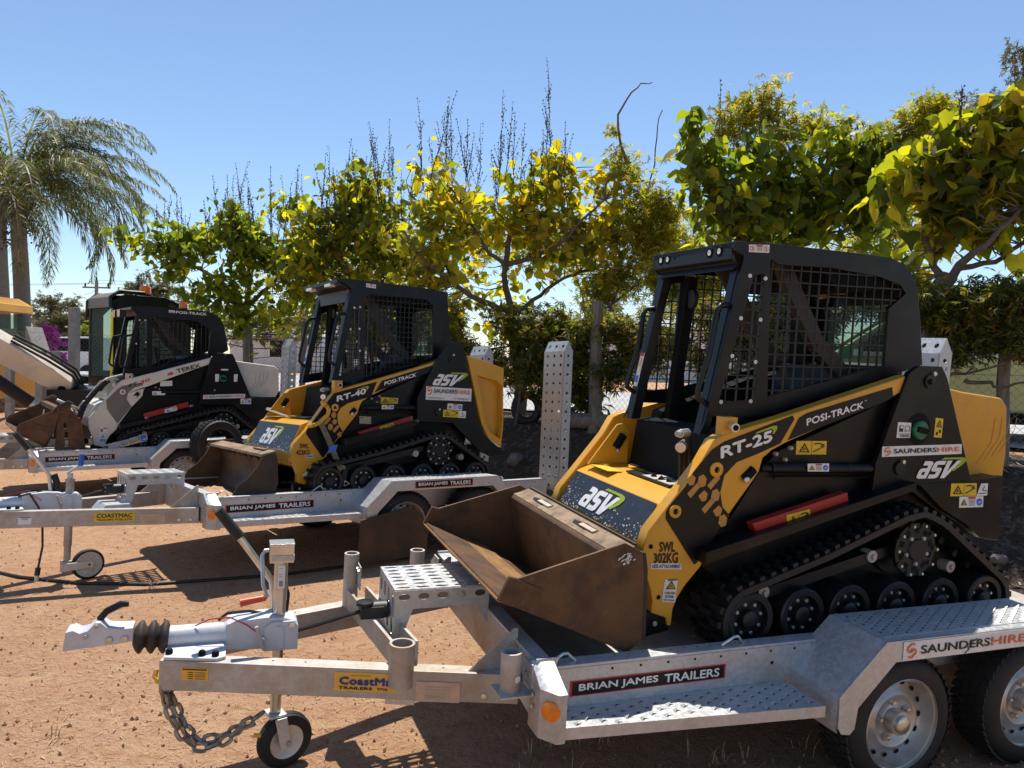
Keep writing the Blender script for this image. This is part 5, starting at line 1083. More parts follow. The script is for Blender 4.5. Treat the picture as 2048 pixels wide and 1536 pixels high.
    # grab handles up both front posts
    for s_ in (-1, 1):
        mb = MB(); hp = D['handle'] if 'handle' in D else W['handle']; mb.tube([(p[0], s_*(cy-.03), p[1]) for p in hp], .0125, 'black2', 10)
        for p in (hp[0], hp[-1]): mb.cyl((p[0], s_*(cy-.03), p[1]), (p[0]+.02, s_*(cy-.03), p[1]), .016, 'black2', 10)
        mb.build('grab_handle', cb)
    mb = MB()
    for c in W['rivets']: mb.piece(); mb.lathe((c[0], -cy-.0003, c[1]), (0, -1, 0), [(.0085, 0), (.0085, .004), (.004, .0045), (.0035, .001), (.001, .001)], 'white', 12)
    mb.build_each('bolt', cb)
    mb = MB()
    if 'lab_roof' in D:
        q = xz(-cy-.0005, D['lab_roof']); plate(mb, q, 'white'); qpoly(mb, q, [(.36, .72), (.66, .72), (.66, .95), (.36, .95)], 'inkred')
        for u in (.17, .83): qpoly(mb, q, [(u+.12*math.cos(a), .5+.38*math.sin(a)) for a in np.linspace(0, 6.283, 17)[:-1]], 'inkred', .0025); qpoly(mb, q, [(u+.10*math.cos(a), .5+.31*math.sin(a)) for a in np.linspace(0, 6.283, 17)[:-1]], 'white', .003); qpoly(mb, q, ribbon([(u-.08, .75), (u+.08, .25)], .03), 'inkred', .0035); qpoly(mb, q, ribbon([(u-.01, .3), (u+.02, .7)], .04), 'ink', .0032)
        for v_ in (.2, .32, .44, .56): qpoly(mb, q, [(.38, v_), (.64, v_), (.64, v_+.04), (.38, v_+.04)], 'ink', .0035)
    mb.piece()
    if 'txt_roof' in D: a_, b_, c_ = D['txt_roof']; q = QM((a_[0], -cy-.001, a_[1]), (b_[0], -cy-.001, b_[1]), (b_[0], -cy-.001, b_[1]+c_[1]-a_[1]), (c_[0], -cy-.001, c_[1]), (0, -1, 0)); text(mb, q, 'POSI-TRACK', 'lettering', (.0, 0, 1, .9), .016); plate(mb, q.sub(-.22, .1, -.03, .95), 'white'); qpoly(mb, q, [(-.2, .2), (-.06, .2), (-.06, .5), (-.2, .5)], 'inkred')
    mb.piece(); hp = W['post']; q = QM((hp[0][0]-.002+(hp[1][0]-hp[0][0])*.78, cy-.06, hp[0][1]+(hp[1][1]-hp[0][1])*.78), (hp[0][0]-.002+(hp[1][0]-hp[0][0])*.78, cy-.024, hp[0][1]+(hp[1][1]-hp[0][1])*.78), (hp[0][0]-.002+(hp[1][0]-hp[0][0])*.55, cy-.024, hp[0][1]+(hp[1][1]-hp[0][1])*.55), (hp[0][0]-.002+(hp[1][0]-hp[0][0])*.55, cy-.06, hp[0][1]+(hp[1][1]-hp[0][1])*.55), (-1, 0, .2))
    plate(mb, q, 'white', .004); qpoly(mb, q, [(.15, .6), (.85, .6), (.5, .85)], 'labyel', .006); qpoly(mb, q, [(.15, .12), (.85, .12), (.85, .32), (.15, .32)], 'sky', .006); qpoly(mb, q, [(.0, .9), (1, .9), (1, 1), (0, 1)], 'inkred', .006)
    mb.build_each('safety_label', cb, smooth=0)
    # inside: seat, lap bar, side pods, dash column, head lining
    zs = W['seat'][1]; xs = W['seat'][0]
    mb = MB(); mb.prism([(xs-.32, zs-.32), (xs-.34, zs-.22), (xs-.02, zs-.20), (xs+.03, zs-.26), (xs+.0, zs-.33)], -.21, .21, 'seat'); mb.prism([(xs-.04, zs-.22), (xs+.02, zs-.02), (xs+.06, zs+.03), (xs+.12, zs+.0), (xs+.10, zs-.26)], -.21, .21, 'seat'); mb.build('seat', cb, bevel=.03, seg=3)
    for s_ in (-1, 1):
        mb = MB(); y = s_*.20; pts = [(xs+.05, y, zs+.0), (xs-.10, y, zs+.12), (xs-.30, y, zs+.42), (xs-.36, y*1.1, zs+.50)]; 
        for i in range(3): mb.beam(pts[i], pts[i+1], .045, .075, 'brownbar')
        mb.build('lap_bar', cb, bevel=.004)
        mb = MB(); x0 = cab[12][0]; mb.prism([(x0+.05, zs-.52), (x0+.12, zs-.25), (xs-.15, zs-.08), (xs+.12, zs-.02), (xs+.15, zs-.45)], *ordered(s_*(cy-.022), s_*.215), 'dark'); mb.cyl((xs-.30, s_*.26, zs-.12), (xs-.32, s_*.25, zs+.03), .018, 'rubber', 10); mb.ball((xs-.325, s_*.25, zs+.045), .028, 'rubber'); mb.build('control_pod', cb, bevel=.01)
    mb = MB(); pf, pb = W['post']; lowx = pb[0]; mb.box(lowx+.02, xs+.15, -cy+.021, cy-.021, zs-.56, zs-.52, 'dark'); mb.prism([(lowx+.03, zs-.53), (lowx+.06, zs-.30), (lowx+.16, zs-.28), (lowx+.2, zs-.53)], -cy+.022, cy-.022, 'dark')
    mb.beam((lowx+.17, .19, zs-.35), (pf[0]+.10, .19, pf[1]-.02), .05, .05, 'dark'); mb.lathe((pf[0]+.09, .13, pf[1]-.13), (-.6, .1, 0), [(.045, 0), (.045, .02), (.001, .026)], 'rubber', 18)
    mb.prism([(rf[0][0]+.1, rf[0][1]-.032), (rf[-2][0]-.05, rf[-2][1]-.05), (rf[-2][0]-.05, rf[-2][1]-.12), (xs-.1, rf[1][1]-.16), (xs-.2, rf[1][1]-.06)], -cy+.03, cy-.03, 'dark')
    if T == 'T1':
        mb.box(.40, .46, .05, .12, 1.985, 2.04, 'yellow'); mb.box(.385, .43, .13, .17, 1.96, 2.02, 'yellow'); mb.box(.395, .42, .125, .175, 1.94, 1.962, 'dark'); mb.box(lowx+.29, lowx+.295, -.18, -.10, zs-.29, zs-.19, 'gstick'); mb.box(lowx+.286, lowx+.2895, -.165, -.115, zs-.27, zs-.21, 'labyel'); mb.box(lowx+.283, lowx+.2858, -.15, -.13, zs-.26, zs-.215, 'inkred')
    mb.build('interior', cb)
    return root

P1, P2, P3 = PROF['T1'], PROF['T2'], PROF['T3']
P1.update(roll_x=[-.469, -.206, .045, .305, .568, .843], rz=.585)
P2.update(roll_x=[-.52, -.235, .04, .31, .58, .852], rz=.597, idlers=[(-.40, .69), (.72, .75), (.26, .79)])
P3.update(roll_x=[-.43, -.173, .09, .35, .60, .79], rz=.578, idlers=[(-.34, .67), (.70, .72), (.28, .76)])
P2.pop('lab_yel_fuel', None)
L1 = loader('T1', 'yellow and black loader with a flat-sided open rusty bucket', P1, dict(
    paint='yellow', ao=.455, ai=.393, track=(.56, .335), side=.41, sill_y=.53, tower_y=.47, cyl_y=.44, strut_y=.49, model='RT-25', swl='302KG', less='LESS ATTACHMENT',
    pin=(.47, 1.575), pin2=(.335, 1.185), bolts=[(-.225, 1.265), (-.30, 1.24), (-.25, 1.215)], hood=((-.831, 1.031), (-.917, .881)), valve=(-.69, 1.315), lug=(-.565, 1.358),
    post=((-.475, 2.03), (-.612, 1.305)), roof=[(-.514, 2.116), (-.338, 2.126), (.192, 2.129), (.348, 2.125), (.42, 2.101), (.473, 2.061)], rear=[(.473, 2.058), (.545, 1.861), (.583, 1.649), (.54, 1.62), (.50, 1.86), (.44, 2.04)], rearwin=(1.64, 1.93), lamps='round',
    rivets=[(-.43, 1.98), (-.35, 1.975), (-.36, 1.80), (-.46, 1.80), (-.49, 1.64), (-.37, 1.62), (-.53, 1.445), (-.38, 1.452)], seat=(.16, 1.60)))
L2 = loader('T2', 'yellow and black loader with a round-backed bucket, tied down by a strap over its nose', P2, dict(
    paint='yellow', ao=.50, ai=.44, track=(.63, .38), side=.44, sill_y=.60, tower_y=.52, cyl_y=.48, strut_y=.54, model='RT-40', swl='422KG', less='CHMENT',
    pin=(.62, 1.60), pin2=(.50, 1.13), bolts=[(-.03, 1.26), (-.10, 1.24), (-.05, 1.21)], hood=((-.694, 1.024), (-.785, .82)), valve=(-.46, 1.30), lug=(-.42, 1.34),
    post=((-.262, 2.10), (-.395, 1.36)), roof=[(-.383, 2.197), (-.30, 2.212), (-.135, 2.214), (.26, 2.218), (.55, 2.214), (.692, 2.206)], rear=[(.688, 2.18), (.692, 2.11), (.74, 1.77), (.68, 1.65), (.65, 1.9), (.655, 2.17)], rearwin=(1.66, 2.06), lamps='flat',
    hdr=[(-.36, 2.19), (-.34, 2.15), (-.262, 2.13), (-.262, 2.03), (-.24, 2.03), (-.20, 2.19)], rivets=[(-.222, 1.98), (-.17, 1.99), (-.25, 1.80), (-.17, 1.81), (-.28, 1.62), (-.16, 1.63), (-.33, 1.425)], seat=(.30, 1.62)))
L3 = loader('T3', 'white and black loader with an amber beacon and a hinged two-piece bucket', P3, dict(
    paint='cream', ao=.455, ai=.393, track=(.56, .335), side=.41, sill_y=.53, tower_y=.47, cyl_y=.44, strut_y=.49, model='PT-30', swl='', less='',
    pin=(.53, 1.555), pin2=(.42, 1.13), bolts=[(-.21, 1.19), (-.17, 1.17)], hood=((-.82, .99), (-.90, .86)), valve=(-.58, 1.27), lug=(-.49, 1.31),
    post=((-.40, 2.0), (-.53, 1.31)), roof=[(-.46, 2.094), (-.29, 2.113), (.288, 2.10), (.38, 2.098), (.50, 2.046)], rear=[(.50, 2.042), (.572, 1.938), (.629, 1.638), (.57, 1.6), (.53, 1.9), (.46, 2.03)], rearwin=(1.60, 1.90), lamps='box',
    hdr=[(-.455, 2.09), (-.42, 2.04), (-.39, 2.0), (-.36, 2.0), (-.30, 2.10)], handle=[(-.43, 1.78), (-.52, 1.76), (-.53, 1.72), (-.56, 1.45), (-.54, 1.42), (-.50, 1.40)], rivets=[(-.37, 1.95), (-.31, 1.95), (-.40, 1.68), (-.30, 1.7)], seat=(.15, 1.58)))
# ---------------------------------------------------------------- buckets
def bucket_flat(root):
    "low-profile bucket: five-sided cheeks, straight floor, hollow back with a top ledge"
    D = P1; hw = .555; b = D['bucket']; t = .012
    bk = MB(); bk.prism([(-1.555, .738), (-1.03, .508), (-.97, .55), (-.975, .575), (-1.03, .525), (-1.545, .752)], -hw+t, hw-t, 'rust')
    body = bk.build('bucket', root, bevel=.002)
    mb = MB(); q = QM((-1.558, hw-t, .741), (-1.558, -hw+t, .741), (-1.22, -hw+t, .612), (-1.22, hw-t, .612), (-.36, 0, .93))
    plate(mb, q, 'rustlip', .006, .012); mb.build('cutting_edge', body)
    for s_ in (-1, 1):
        mb = MB(); y = s_*hw; mb.prism(b, *ordered(y, y-s_*t), 'rust')
        mb.prism([(-1.56, .745), (-1.52, .826), (-1.392, .776), (-1.417, .682)], *ordered(y+s_*.006, y), 'rust')
        mb.prism([(-.992, .888), (-.98, .815), (-.97, .55), (-.955, .55), (-.965, .82), (-.978, .886)], *ordered(y, y-s_*.03), 'wornsteel')
        for p, q_ in zip(b[1:4], b[2:5]): pass
        if s_ < 0:
            q = xz(y-.001, [(-1.09, .845), (-1.03, .845), (-1.03, .885), (-1.09, .885)])
            for k in range(26): u, v = random.gauss(.5, .25), random.gauss(.5, .28); qpoly(mb, q, ribbon([(u, v), (u+.10, v+.14), (u+.16, v+.10)], .07), 'lettering', .001)
        mb.build('bucket_cheek', body, bevel=.002)
    mb = MB()                                              # back sheet with the boxed top ledge
    mb.prism([(-1.06, .53), (-1.115, .835), (-1.105, .838), (-1.045, .53)], -hw+t, hw-t, 'rust')
    mb.prism([(-1.118, .828), (-1.118, .868), (-1.105, .883), (-1.02, .905), (-1.005, .90), (-.985, .56), (-1.0, .55), (-1.02, .885), (-1.10, .862), (-1.105, .83)], -hw+t, hw-t, 'rust'); mb.build('back_sheet', body, bevel=.003)
    mb = MB(); q = QM((-1.104, hw-t, .8845), (-1.104, -hw+t, .8845), (-1.018, -hw+t, .9065), (-1.018, hw-t, .9065), (-.25, 0, 1)); plate(mb, q, 'rustdust', .002)
    for u0 in (.18, .60):
        mb2 = [(u0, .35), (u0+.10, .30), (u0+.15, .45), (u0+.17, .72), (u0+.06, .8), (u0-.03, .6)]; qpoly(mb, q, mb2, 'dark', .003)
        mb.obox(q(u0+.11, .5, .006), q(u0+.17, .5)-q(u0+.11, .5), q(u0, .62)-q(u0, .5), q(u0, .5, .004)-q(u0, .5), 'galv2')
    mb.beam((-1.012, hw-.02, .912), (-1.012, -hw+.02, .912), .01, .012, 'wornsteel'); mb.build('ledge', body)
def bucket_round(root):
    "general purpose bucket with a curved back, one end tooth-lined seam on the ledge"
    hw = .62; t = .012
    prof = [(-1.275, .50), (-1.217, .604), (-1.148, .653), (-1.086, .727), (-1.047, .803), (-1.029, .815), (-.955, .835), (-.935, .78), (-.925, .60), (-.99, .50), (-1.10, .468), (-1.275, .455)]
    curve = [(-1.30, .462), (-1.10, .472), (-1.0, .50), (-.945, .58), (-.94, .68), (-.955, .78), (-.985, .82)]
    mb = MB(); mb.prism(curve+[(x+.014, z-.006) for x, z in curve[::-1]], -hw+t, hw-t, 'rust'); body = mb.build('bucket', root, bevel=.002)
    for s_ in (-1, 1):
        mb = MB(); y = s_*hw; mb.prism([(-1.30, .46)]+prof[:-2]+[(-1.1, .465)], *ordered(y, y-s_*t), 'wornsteel' if s_ < 0 else 'rust'); mb.build('bucket_cheek', body, bevel=.002)
    mb = MB(); mb.prism([(-1.05, .80), (-1.045, .818), (-.95, .843), (-.945, .83), (-1.03, .80)], -hw+t, hw-t, 'rustdust'); n = 9
    for k in range(n):
        y = -hw+.1+k*(2*hw-.2)/(n-1); mb.prism([(-1.046, .80), (-1.0, .80), (-.985, .755)], y-.004, y+.004, 'rust')
    mb.box(-.99, -.95, -.48, -.25, .838, .846, 'rustdust'); mb.build('ledge', body)
    mb = MB(); N = 15
    vs = []
    for i in range(N):
        for j in range(N):
            u, v = i/(N-1), j/(N-1); vs.append((-1.34+.32*u, -.45+.85*v, .447+.075*math.sin(math.pi*u)*math.sin(math.pi*v)*(.8+.4*random.random())))
    mb.add(vs, [(i*N+j, i*N+j+1, (i+1)*N+j+1, (i+1)*N+j) for i in range(N-1) for j in range(N-1)], 'soil'); return mb
def bucket_clam(root):
    "four-in-one bucket: hinged front clam and rear blade with slotted cheeks"
    hw = .58; f, r = P3['bktfront'], P3['bktrear']
    mb = MB(); mb.prism([(-1.565, .73), (-1.30, .565), (-1.23, .70), (-1.245, .70), (-1.305, .60), (-1.55, .75)], -hw, hw, 'rust'); mb.beam((-1.19, -hw, .962), (-1.19, hw, .962), .06, .05, 'rust'); mb.prism([(-1.0, .86), (-.946, .527), (-.93, .53), (-.985, .87)], -hw, hw, 'rust')
    body = mb.build('bucket', root, bevel=.002)
    mb = MB(); q = QM((-1.56, hw, .738), (-1.56, -hw, .738), (-1.44, -hw, .672), (-1.44, hw, .672), (-.4, 0, .9)); plate(mb, q, 'rustlip', .012, .012); mb.build('cutting_edge', body)
    for s_ in (-1, 1):
        mb = MB(); y = s_*hw; mb.prism(f, *ordered(y, y-s_*.014), 'rust')
        if s_ < 0:
            q = xz(y-.001, [(-1.43, .77), (-1.28, .72), (-1.27, .80), (-1.42, .85)]); text(mb, q, 'GENUINE', 'wornsteel', (.05, .55, .95, .9), .01, off=.001); text(mb, q, 'CLASS', 'wornsteel', (.2, .1, .8, .42), .01, off=.001)
        mb.build('clam_cheek', body, bevel=.003)
        mb = MB(); slots = []
        for (x, z, h) in ((-1.122, .79, .03), (-1.112, .69, .035), (-1.108, .60, .035)): slots.append([(x-.016, z-h), (x+.016, z-h), (x+.018, z+h), (x-.014, z+h)])
        mb.prism(r, *ordered(y-s_*.016, y-s_*.034), 'rust', holes=slots); mb.tube([(-1.24, y+s_*.006, .93), (-1.19, y+s_*.006, 1.0), (-1.10, y+s_*.006, 1.045), (-1.06, y+s_*.006, 1.02)], .012, 'wornsteel', 8); mb.build('blade_cheek', body, bevel=.003)
        mb = MB(); mb.lathe((-1.165, y, .967), (0, s_, 0), [(.042, -.01), (.042, .014), (.024, .018), (.022, .006), (.001, .006)], 'rust', 20); mb.build('pivot', body)
    mb = MB()
    for s_ in (-1, 1): mb.tube([(-1.08, s_*.42, 1.0), (-1.0, s_*.40, .96), (-.93, s_*.38, .86)], .022, 'zinc', 10); mb.piece()
    mb.tube([(-1.02, -.43, .62), (-1.0, -.44, .80), (-.95, -.45, .98), (-.84, -.455, 1.14), (-.72, -.44, 1.26)], .021, 'rubber', 8); mb.piece(); mb.tube([(-1.0, -.40, .62), (-.97, -.41, .82), (-.91, -.42, 1.0), (-.80, -.42, 1.15), (-.68, -.41, 1.26)], .016, 'rubber', 8); mb.build_each('hydraulic_hose', body)
bucket_flat(L1); soil_mb = bucket_round(L2); bucket_clam(L3)
so_ = soil_mb.build('soil_pile', None); so_.matrix_world = FR['T2']; tag(so_, 'spilt reddish soil heaped in the mouth of the round-backed bucket', 'soil')
# amber beacon standing on the cab roof of the white loader
mb = MB(); mb.lathe((.16, -.1, 2.105), (0, 0, 1), [(.05, 0), (.05, .02), (.03, .022)], 'black2', 20); mb.lathe((.16, -.1, 2.125), (0, 0, 1), [(.046, 0), (.048, .012), (.046, .06), (.040, .072), (.001, .074)], 'beacon', 20)
mb.build('beacon', L3)
# webbing strap over the arms of the middle loader, ratcheted down to the near rail
def strap_mesh():
    mb = MB(); A = P2
    P = [(-.60, .46, 1.13), (-.64, .38, 1.115), (-.60, .1, 1.075), (-.57, -.25, 1.07), (-.55, -.44, 1.09), (-.575, -.505, 1.075)]
    Q = [(-.575, -.515, 1.06), (-.52, -.55, .93), (-.46, -.585, .77), (-.42, -.60, .68)]
    def web(P, w_, m):
        for a, b in zip(P, P[1:]):
            a, b = Vector(a), Vector(b); d = (b-a).normalized(); s_ = Vector((1, 0, 0)); s_ = (s_-d*s_.dot(d)).normalized(); n = d.cross(s_); mb.obox((a+b)/2, (b-a)/2*1.01, s_*w_/2, n*.002, m)
    web(P, .05, 'strap'); web(Q, .045, 'strap')
    mb.obox((-.487, -.574, .845), (.03, -.004, .004), (.002, .006, .0), (.006, -.006, .03), 'sky'); mb.obox((-.40, -.605, .64), (.02, 0, 0), (0, .012, 0), (.006, -.004, .045), 'black2')
    mb.tube([(-.395, -.61, .60), (-.36, -.625, .575), (-.41, -.63, .56), (-.395, -.61, .60)], .005, 'zinc', 6)
    # loop handle on the arm
    return mb
o = strap_mesh().build('tie_down_strap', None); o.matrix_world = FR['T2']; tag(o, 'faded brown webbing strap tied over the nose of a yellow loader', 'strap')
mb = MB(); mb.tube([(p[0], -.53, p[1]) for p in P2['loop']], .017, 'yellow', 10); mb.tube([(P2['loop'][0][0], -.53, P2['loop'][0][1]), (P2['loop'][0][0]-.02, -.49, P2['loop'][0][1]+.03)], .017, 'yellow', 8); mb.tube([(P2['loop'][-1][0], -.53, P2['loop'][-1][1]), (P2['loop'][-1][0]-.02, -.49, P2['loop'][-1][1]-.01)], .017, 'yellow', 8); mb.build('guard_loop', L2)
# ---------------------------------------------------------------- plants
def rot_from(n, t):
    n = n/np.linalg.norm(n); t = t-n*np.dot(t, n); t = t/(np.linalg.norm(t)+1e-9); return np.stack([t, np.cross(n, t), n], 1)
HEART_V = np.array([(0, 0, 0), (-.10, .20, .03), (.18, .42, .05), (.55, .34, .0), (.85, .12, -.10), (1.08, 0, -.22), (-.10, -.20, .03), (.18, -.42, .05), (.55, -.34, 0), (.85, -.12, -.10), (.35, 0, -.02), (.7, 0, -.07)])
HEART_F = [(0, 10, 2, 1), (10, 11, 3, 2), (11, 5, 4, 3), (0, 6, 7, 10), (10, 7, 8, 11), (11, 8, 9, 5)]
LANCE_V = np.array([(0, 0, 0), (.4, .17, .04), (1, 0, -.12), (.4, -.17, .04), (.45, 0, -.02)])
LANCE_F = [(0, 4, 1), (4, 2, 1), (0, 3, 4), (4, 3, 2)]
SPRAY_V = np.concatenate([np.array([(0, 0, 0), (.35, .10, .02), (.9, 0, -.10), (.35, -.10, .02)]) @ np.array([[math.cos(a), math.sin(a), 0], [-math.sin(a), math.cos(a), 0], [0, 0, 1]])*s for a, s in ((0, 1), (.7, .9), (-.7, .9), (1.5, .7), (-1.5, .7))])
SPRAY_F = [(4*i, 4*i+1, 4*i+2, 4*i+3) for i in range(5)]
def leaves(name, pts, sizes, tpl, m, parent, droop=.5, up=.6, face=None):
    "one leaf per point; leaf blades look mostly upwards and outwards and hang at the tip"
    V0, F0 = tpl; n = len(pts); nv = len(V0); out = np.empty((n*nv, 3)); fs = []
    for i in range(n):
        a = RNG.uniform(0, 6.283); nrm = RNG.normal(0, .55, 3)+np.array([0, 0, up]); 
        if face is not None: nrm = nrm+face*RNG.uniform(0, 1)
        t = np.array([math.cos(a), math.sin(a), -droop*RNG.uniform(.2, 1.6)])
        out[i*nv:(i+1)*nv] = (V0*sizes[i]*np.array([1, 1, RNG.uniform(.6, 2.2)])) @ rot_from(nrm, t).T + pts[i]; fs += [tuple(k+i*nv for k in f) for f in F0]
    me = bpy.data.meshes.new(name); me.from_pydata(out.tolist(), [], fs); me.materials.append(m); me.polygons.foreach_set('use_smooth', [True]*len(fs))
    o = bpy.data.objects.new(name, me); C.objects.link(o); o.parent = parent; return o
def limb(mb, pts, r0, r1, m='bark', n=7, wig=.03):
    "a limb through the given points, tapering, slightly crooked"
    P = [np.array(p, float) for p in pts]; Q = []
    for i in range(len(P)-1):
        k = 4
        for j in range(k):
            t = j/k; a = P[max(i-1, 0)]; b, c_ = P[i], P[i+1]; d = P[min(i+2, len(P)-1)]
            Q.append(.5*((2*b)+(-a+c_)*t+(2*a-5*b+4*c_-d)*t*t+(-a+3*b-3*c_+d)*t**3)+RNG.normal(0, wig*.25, 3)*(1 if i+j else 0))
    Q.append(P[-1]); L_ = len(Q); mb.tube([Vector(q) for q in Q], [r0+(r1-r0)*(i/(L_-1))**.8 for i in range(L_)], m, n); return Q
def crown(blobs, n_total, scale_y=.7, gap=-1.15):
    "random points in a set of overlapping balls (px, py, radius px, distance, weight), denser towards the outside"
    W = np.array([b[4] if len(b) > 4 else b[2]**2 for b in blobs], float); W /= W.sum(); out = []
    for b, w_ in zip(blobs, W):
        c = np.array(at(b[0], b[1], b[3])); r = b[2]*b[3]/F_PX
        k = int(n_total*w_)
        d = RNG.normal(0, 1, (k, 3)); d /= np.linalg.norm(d, axis=1)[:, None]; rad = r*RNG.uniform(.02, 1, k)**.42*RNG.uniform(.7, 1.4, k)
        out.append(c+d*rad[:, None]*np.array([1, scale_y, 1]))
    P = np.concatenate(out); x, y, z = P.T                    # clumps: leaves gather, gaps open between them
    f = np.sin(x*5.1+1.3*np.sin(z*3.3))+np.sin(y*4.7+2.0)+np.sin(z*6.1+1.1*np.sin(x*2.9)); return P[f > gap+RNG.normal(0, .35, len(P))]
def twigs(mb, pts, nodes, every, r=.006, m='bark'):
    "thin twigs from the nearest limb point out to some of the leaf points"
    N = np.array(nodes)
    for p in pts[::every]:
        d = np.linalg.norm(N-p, axis=1)+.25*(N[:, 2] > p[2]); q = N[d.argmin()]; mid = (p+q)/2+RNG.normal(0, .05, 3)+np.array([0, 0, -.03]); mb.tube([Vector(q), Vector(mid), Vector(p)], [r*1.6, r, r*.5], m, 4, cap=False)
def seed_stalk(base, h, parent):
    "dry flower stalk: a thin upright stem with short side twigs, beaded with seed pods"
    mb = MB(); b = Vector(base); lean = Vector((RNG.normal(0, .12), RNG.normal(0, .12), 1)).normalized(); N = 7
    ax = [b+lean*h*i/N+Vector((RNG.normal(0, .008), RNG.normal(0, .008), 0)) for i in range(N+1)]; mb.tube(ax, [.006*(1-i/N)+.0022 for i in range(N+1)], 'pod', 4)
    def beads(p, d, L_):
        k = max(2, int(L_/.045))
        for i in range(k): q = p+d*L_*(i+.6)/k+Vector(RNG.normal(0, .008, 3)); s = RNG.uniform(.008, .0145); mb.lathe(q, (RNG.normal(), RNG.normal(), 1.5), [(.0005, -s), (s*.7, -s*.2), (s*.55, s*.4), (.0005, s*1.1)], 'pod', 5)
    beads(ax[3], lean, h*.57)
    for i in range(int(5+h*6)):
        f = RNG.uniform(.05, .75); p = b+lean*h*f; a = RNG.uniform(0, 6.283); d = (Vector((math.cos(a), math.sin(a), 0))*RNG.uniform(.25, .5)+Vector((0, 0, 1))).normalized(); L_ = h*RNG.uniform(.15, .38)*(1.1-f); mb.tube([p, p+d*L_], [.003, .0015], 'pod', 3); beads(p, d, L_)
    return mb.build('seed_stalk', parent, smooth=60)

GREENYEL = leaf_mat('broad leaf, green to yellow', [(0, (.075, .10, .024)), (.35, (.15, .185, .028)), (.7, (.30, .31, .032)), (.9, (.45, .40, .035)), (1, (.52, .34, .045))], (1.75, 1.7, .45), .66)
GREENER = leaf_mat('broad leaf, mostly green', [(0, (.065, .095, .026)), (.4, (.12, .165, .03)), (.8, (.25, .285, .032)), (1, (.42, .39, .035))], (1.85, 1.8, .5), .64)
YELLOWER = leaf_mat('broad leaf, turning yellow', [(0, (.10, .135, .026)), (.3, (.25, .27, .03)), (.75, (.47, .41, .03)), (1, (.56, .37, .045))], (1.65, 1.6, .42), .67)
VINE = leaf_mat('vine leaf', [(0, (.045, .060, .024)), (.5, (.095, .112, .032)), (.85, (.22, .21, .045)), (.96, (.34, .23, .055)), (1, (.36, .12, .03))], (1.9, 1.85, .55), .56)
VINEY = leaf_mat('yellowing vine leaf', [(0, (.11, .135, .03)), (.5, (.27, .275, .036)), (.9, (.42, .36, .04)), (1, (.42, .19, .04))], (1.7, 1.65, .5), .62)
GUM = leaf_mat('dry gum leaf', [(0, (.055, .062, .030)), (.5, (.11, .105, .045)), (1, (.19, .155, .065))], (1.5, 1.4, .6), .3)
PALM = leaf_mat('palm leaflet', [(0, (.050, .070, .030)), (.5, (.10, .118, .045)), (1, (.22, .20, .08))], (1.6, 1.6, .6), .42, .48)
DEAD = leaf_mat('dead frond', [(0, (.16, .11, .085)), (1, (.28, .20, .16))], (1.2, 1.1, 1), .25, .7)
PINKM = leaf_mat('magenta bracts', [(0, (.42, .02, .26)), (.7, (.58, .05, .42)), (1, (.66, .16, .50))], (1.1, 1, 1.1), .4)

def broad_tree(label, trunk, limbs, blobs, n, size, m, stalks=(), extra_nodes=(), every=9, group='broad-leaved trees along the fence'):
    base = trunk[0]; root = thing('broad_leaved_tree', label, 'tree', Matrix.Translation(Vector(base)), group); inv = Matrix.Translation(-Vector(base))
    mb = MB(); nodes = list(limb(mb, trunk, .10, .07, n=10))
    for l, r in limbs: nodes += limb(mb, l, r, .012)
    pts = crown(blobs, n); twigs(mb, pts, nodes[6:], every); tr = mb.build('trunk', root); tr.matrix_parent_inverse = root.matrix_world.inverted()
    sz = (.5+.75*RNG.uniform(0, 1, len(pts))**1.6)*size
    lv = leaves('crown', pts, sz, (HEART_V, HEART_F), m, root, droop=1.1, up=.45); lv.matrix_parent_inverse = root.matrix_world.inverted()
    for px, py, Y, h in stalks:
        s = seed_stalk(at(px, py, Y), h, root); s.matrix_parent_inverse = root.matrix_world.inverted()
    return root
A = lambda px, py, Y: tuple(at(px, py, Y))
def G(px, py, Y):
    p = at(px, py, Y); return (p.x, p.y, gz(p.x, p.y)-.05)
rs = random.Random(3)
def stalk_row(lst, Y): return [(px+rs.uniform(-16, 16), py+rs.uniform(30, 70), Y+rs.uniform(-.6, .6), (h+50)*rs.uniform(.75, 1.08)*Y/F_PX) for px, py, h in lst for _ in (0, 1)]
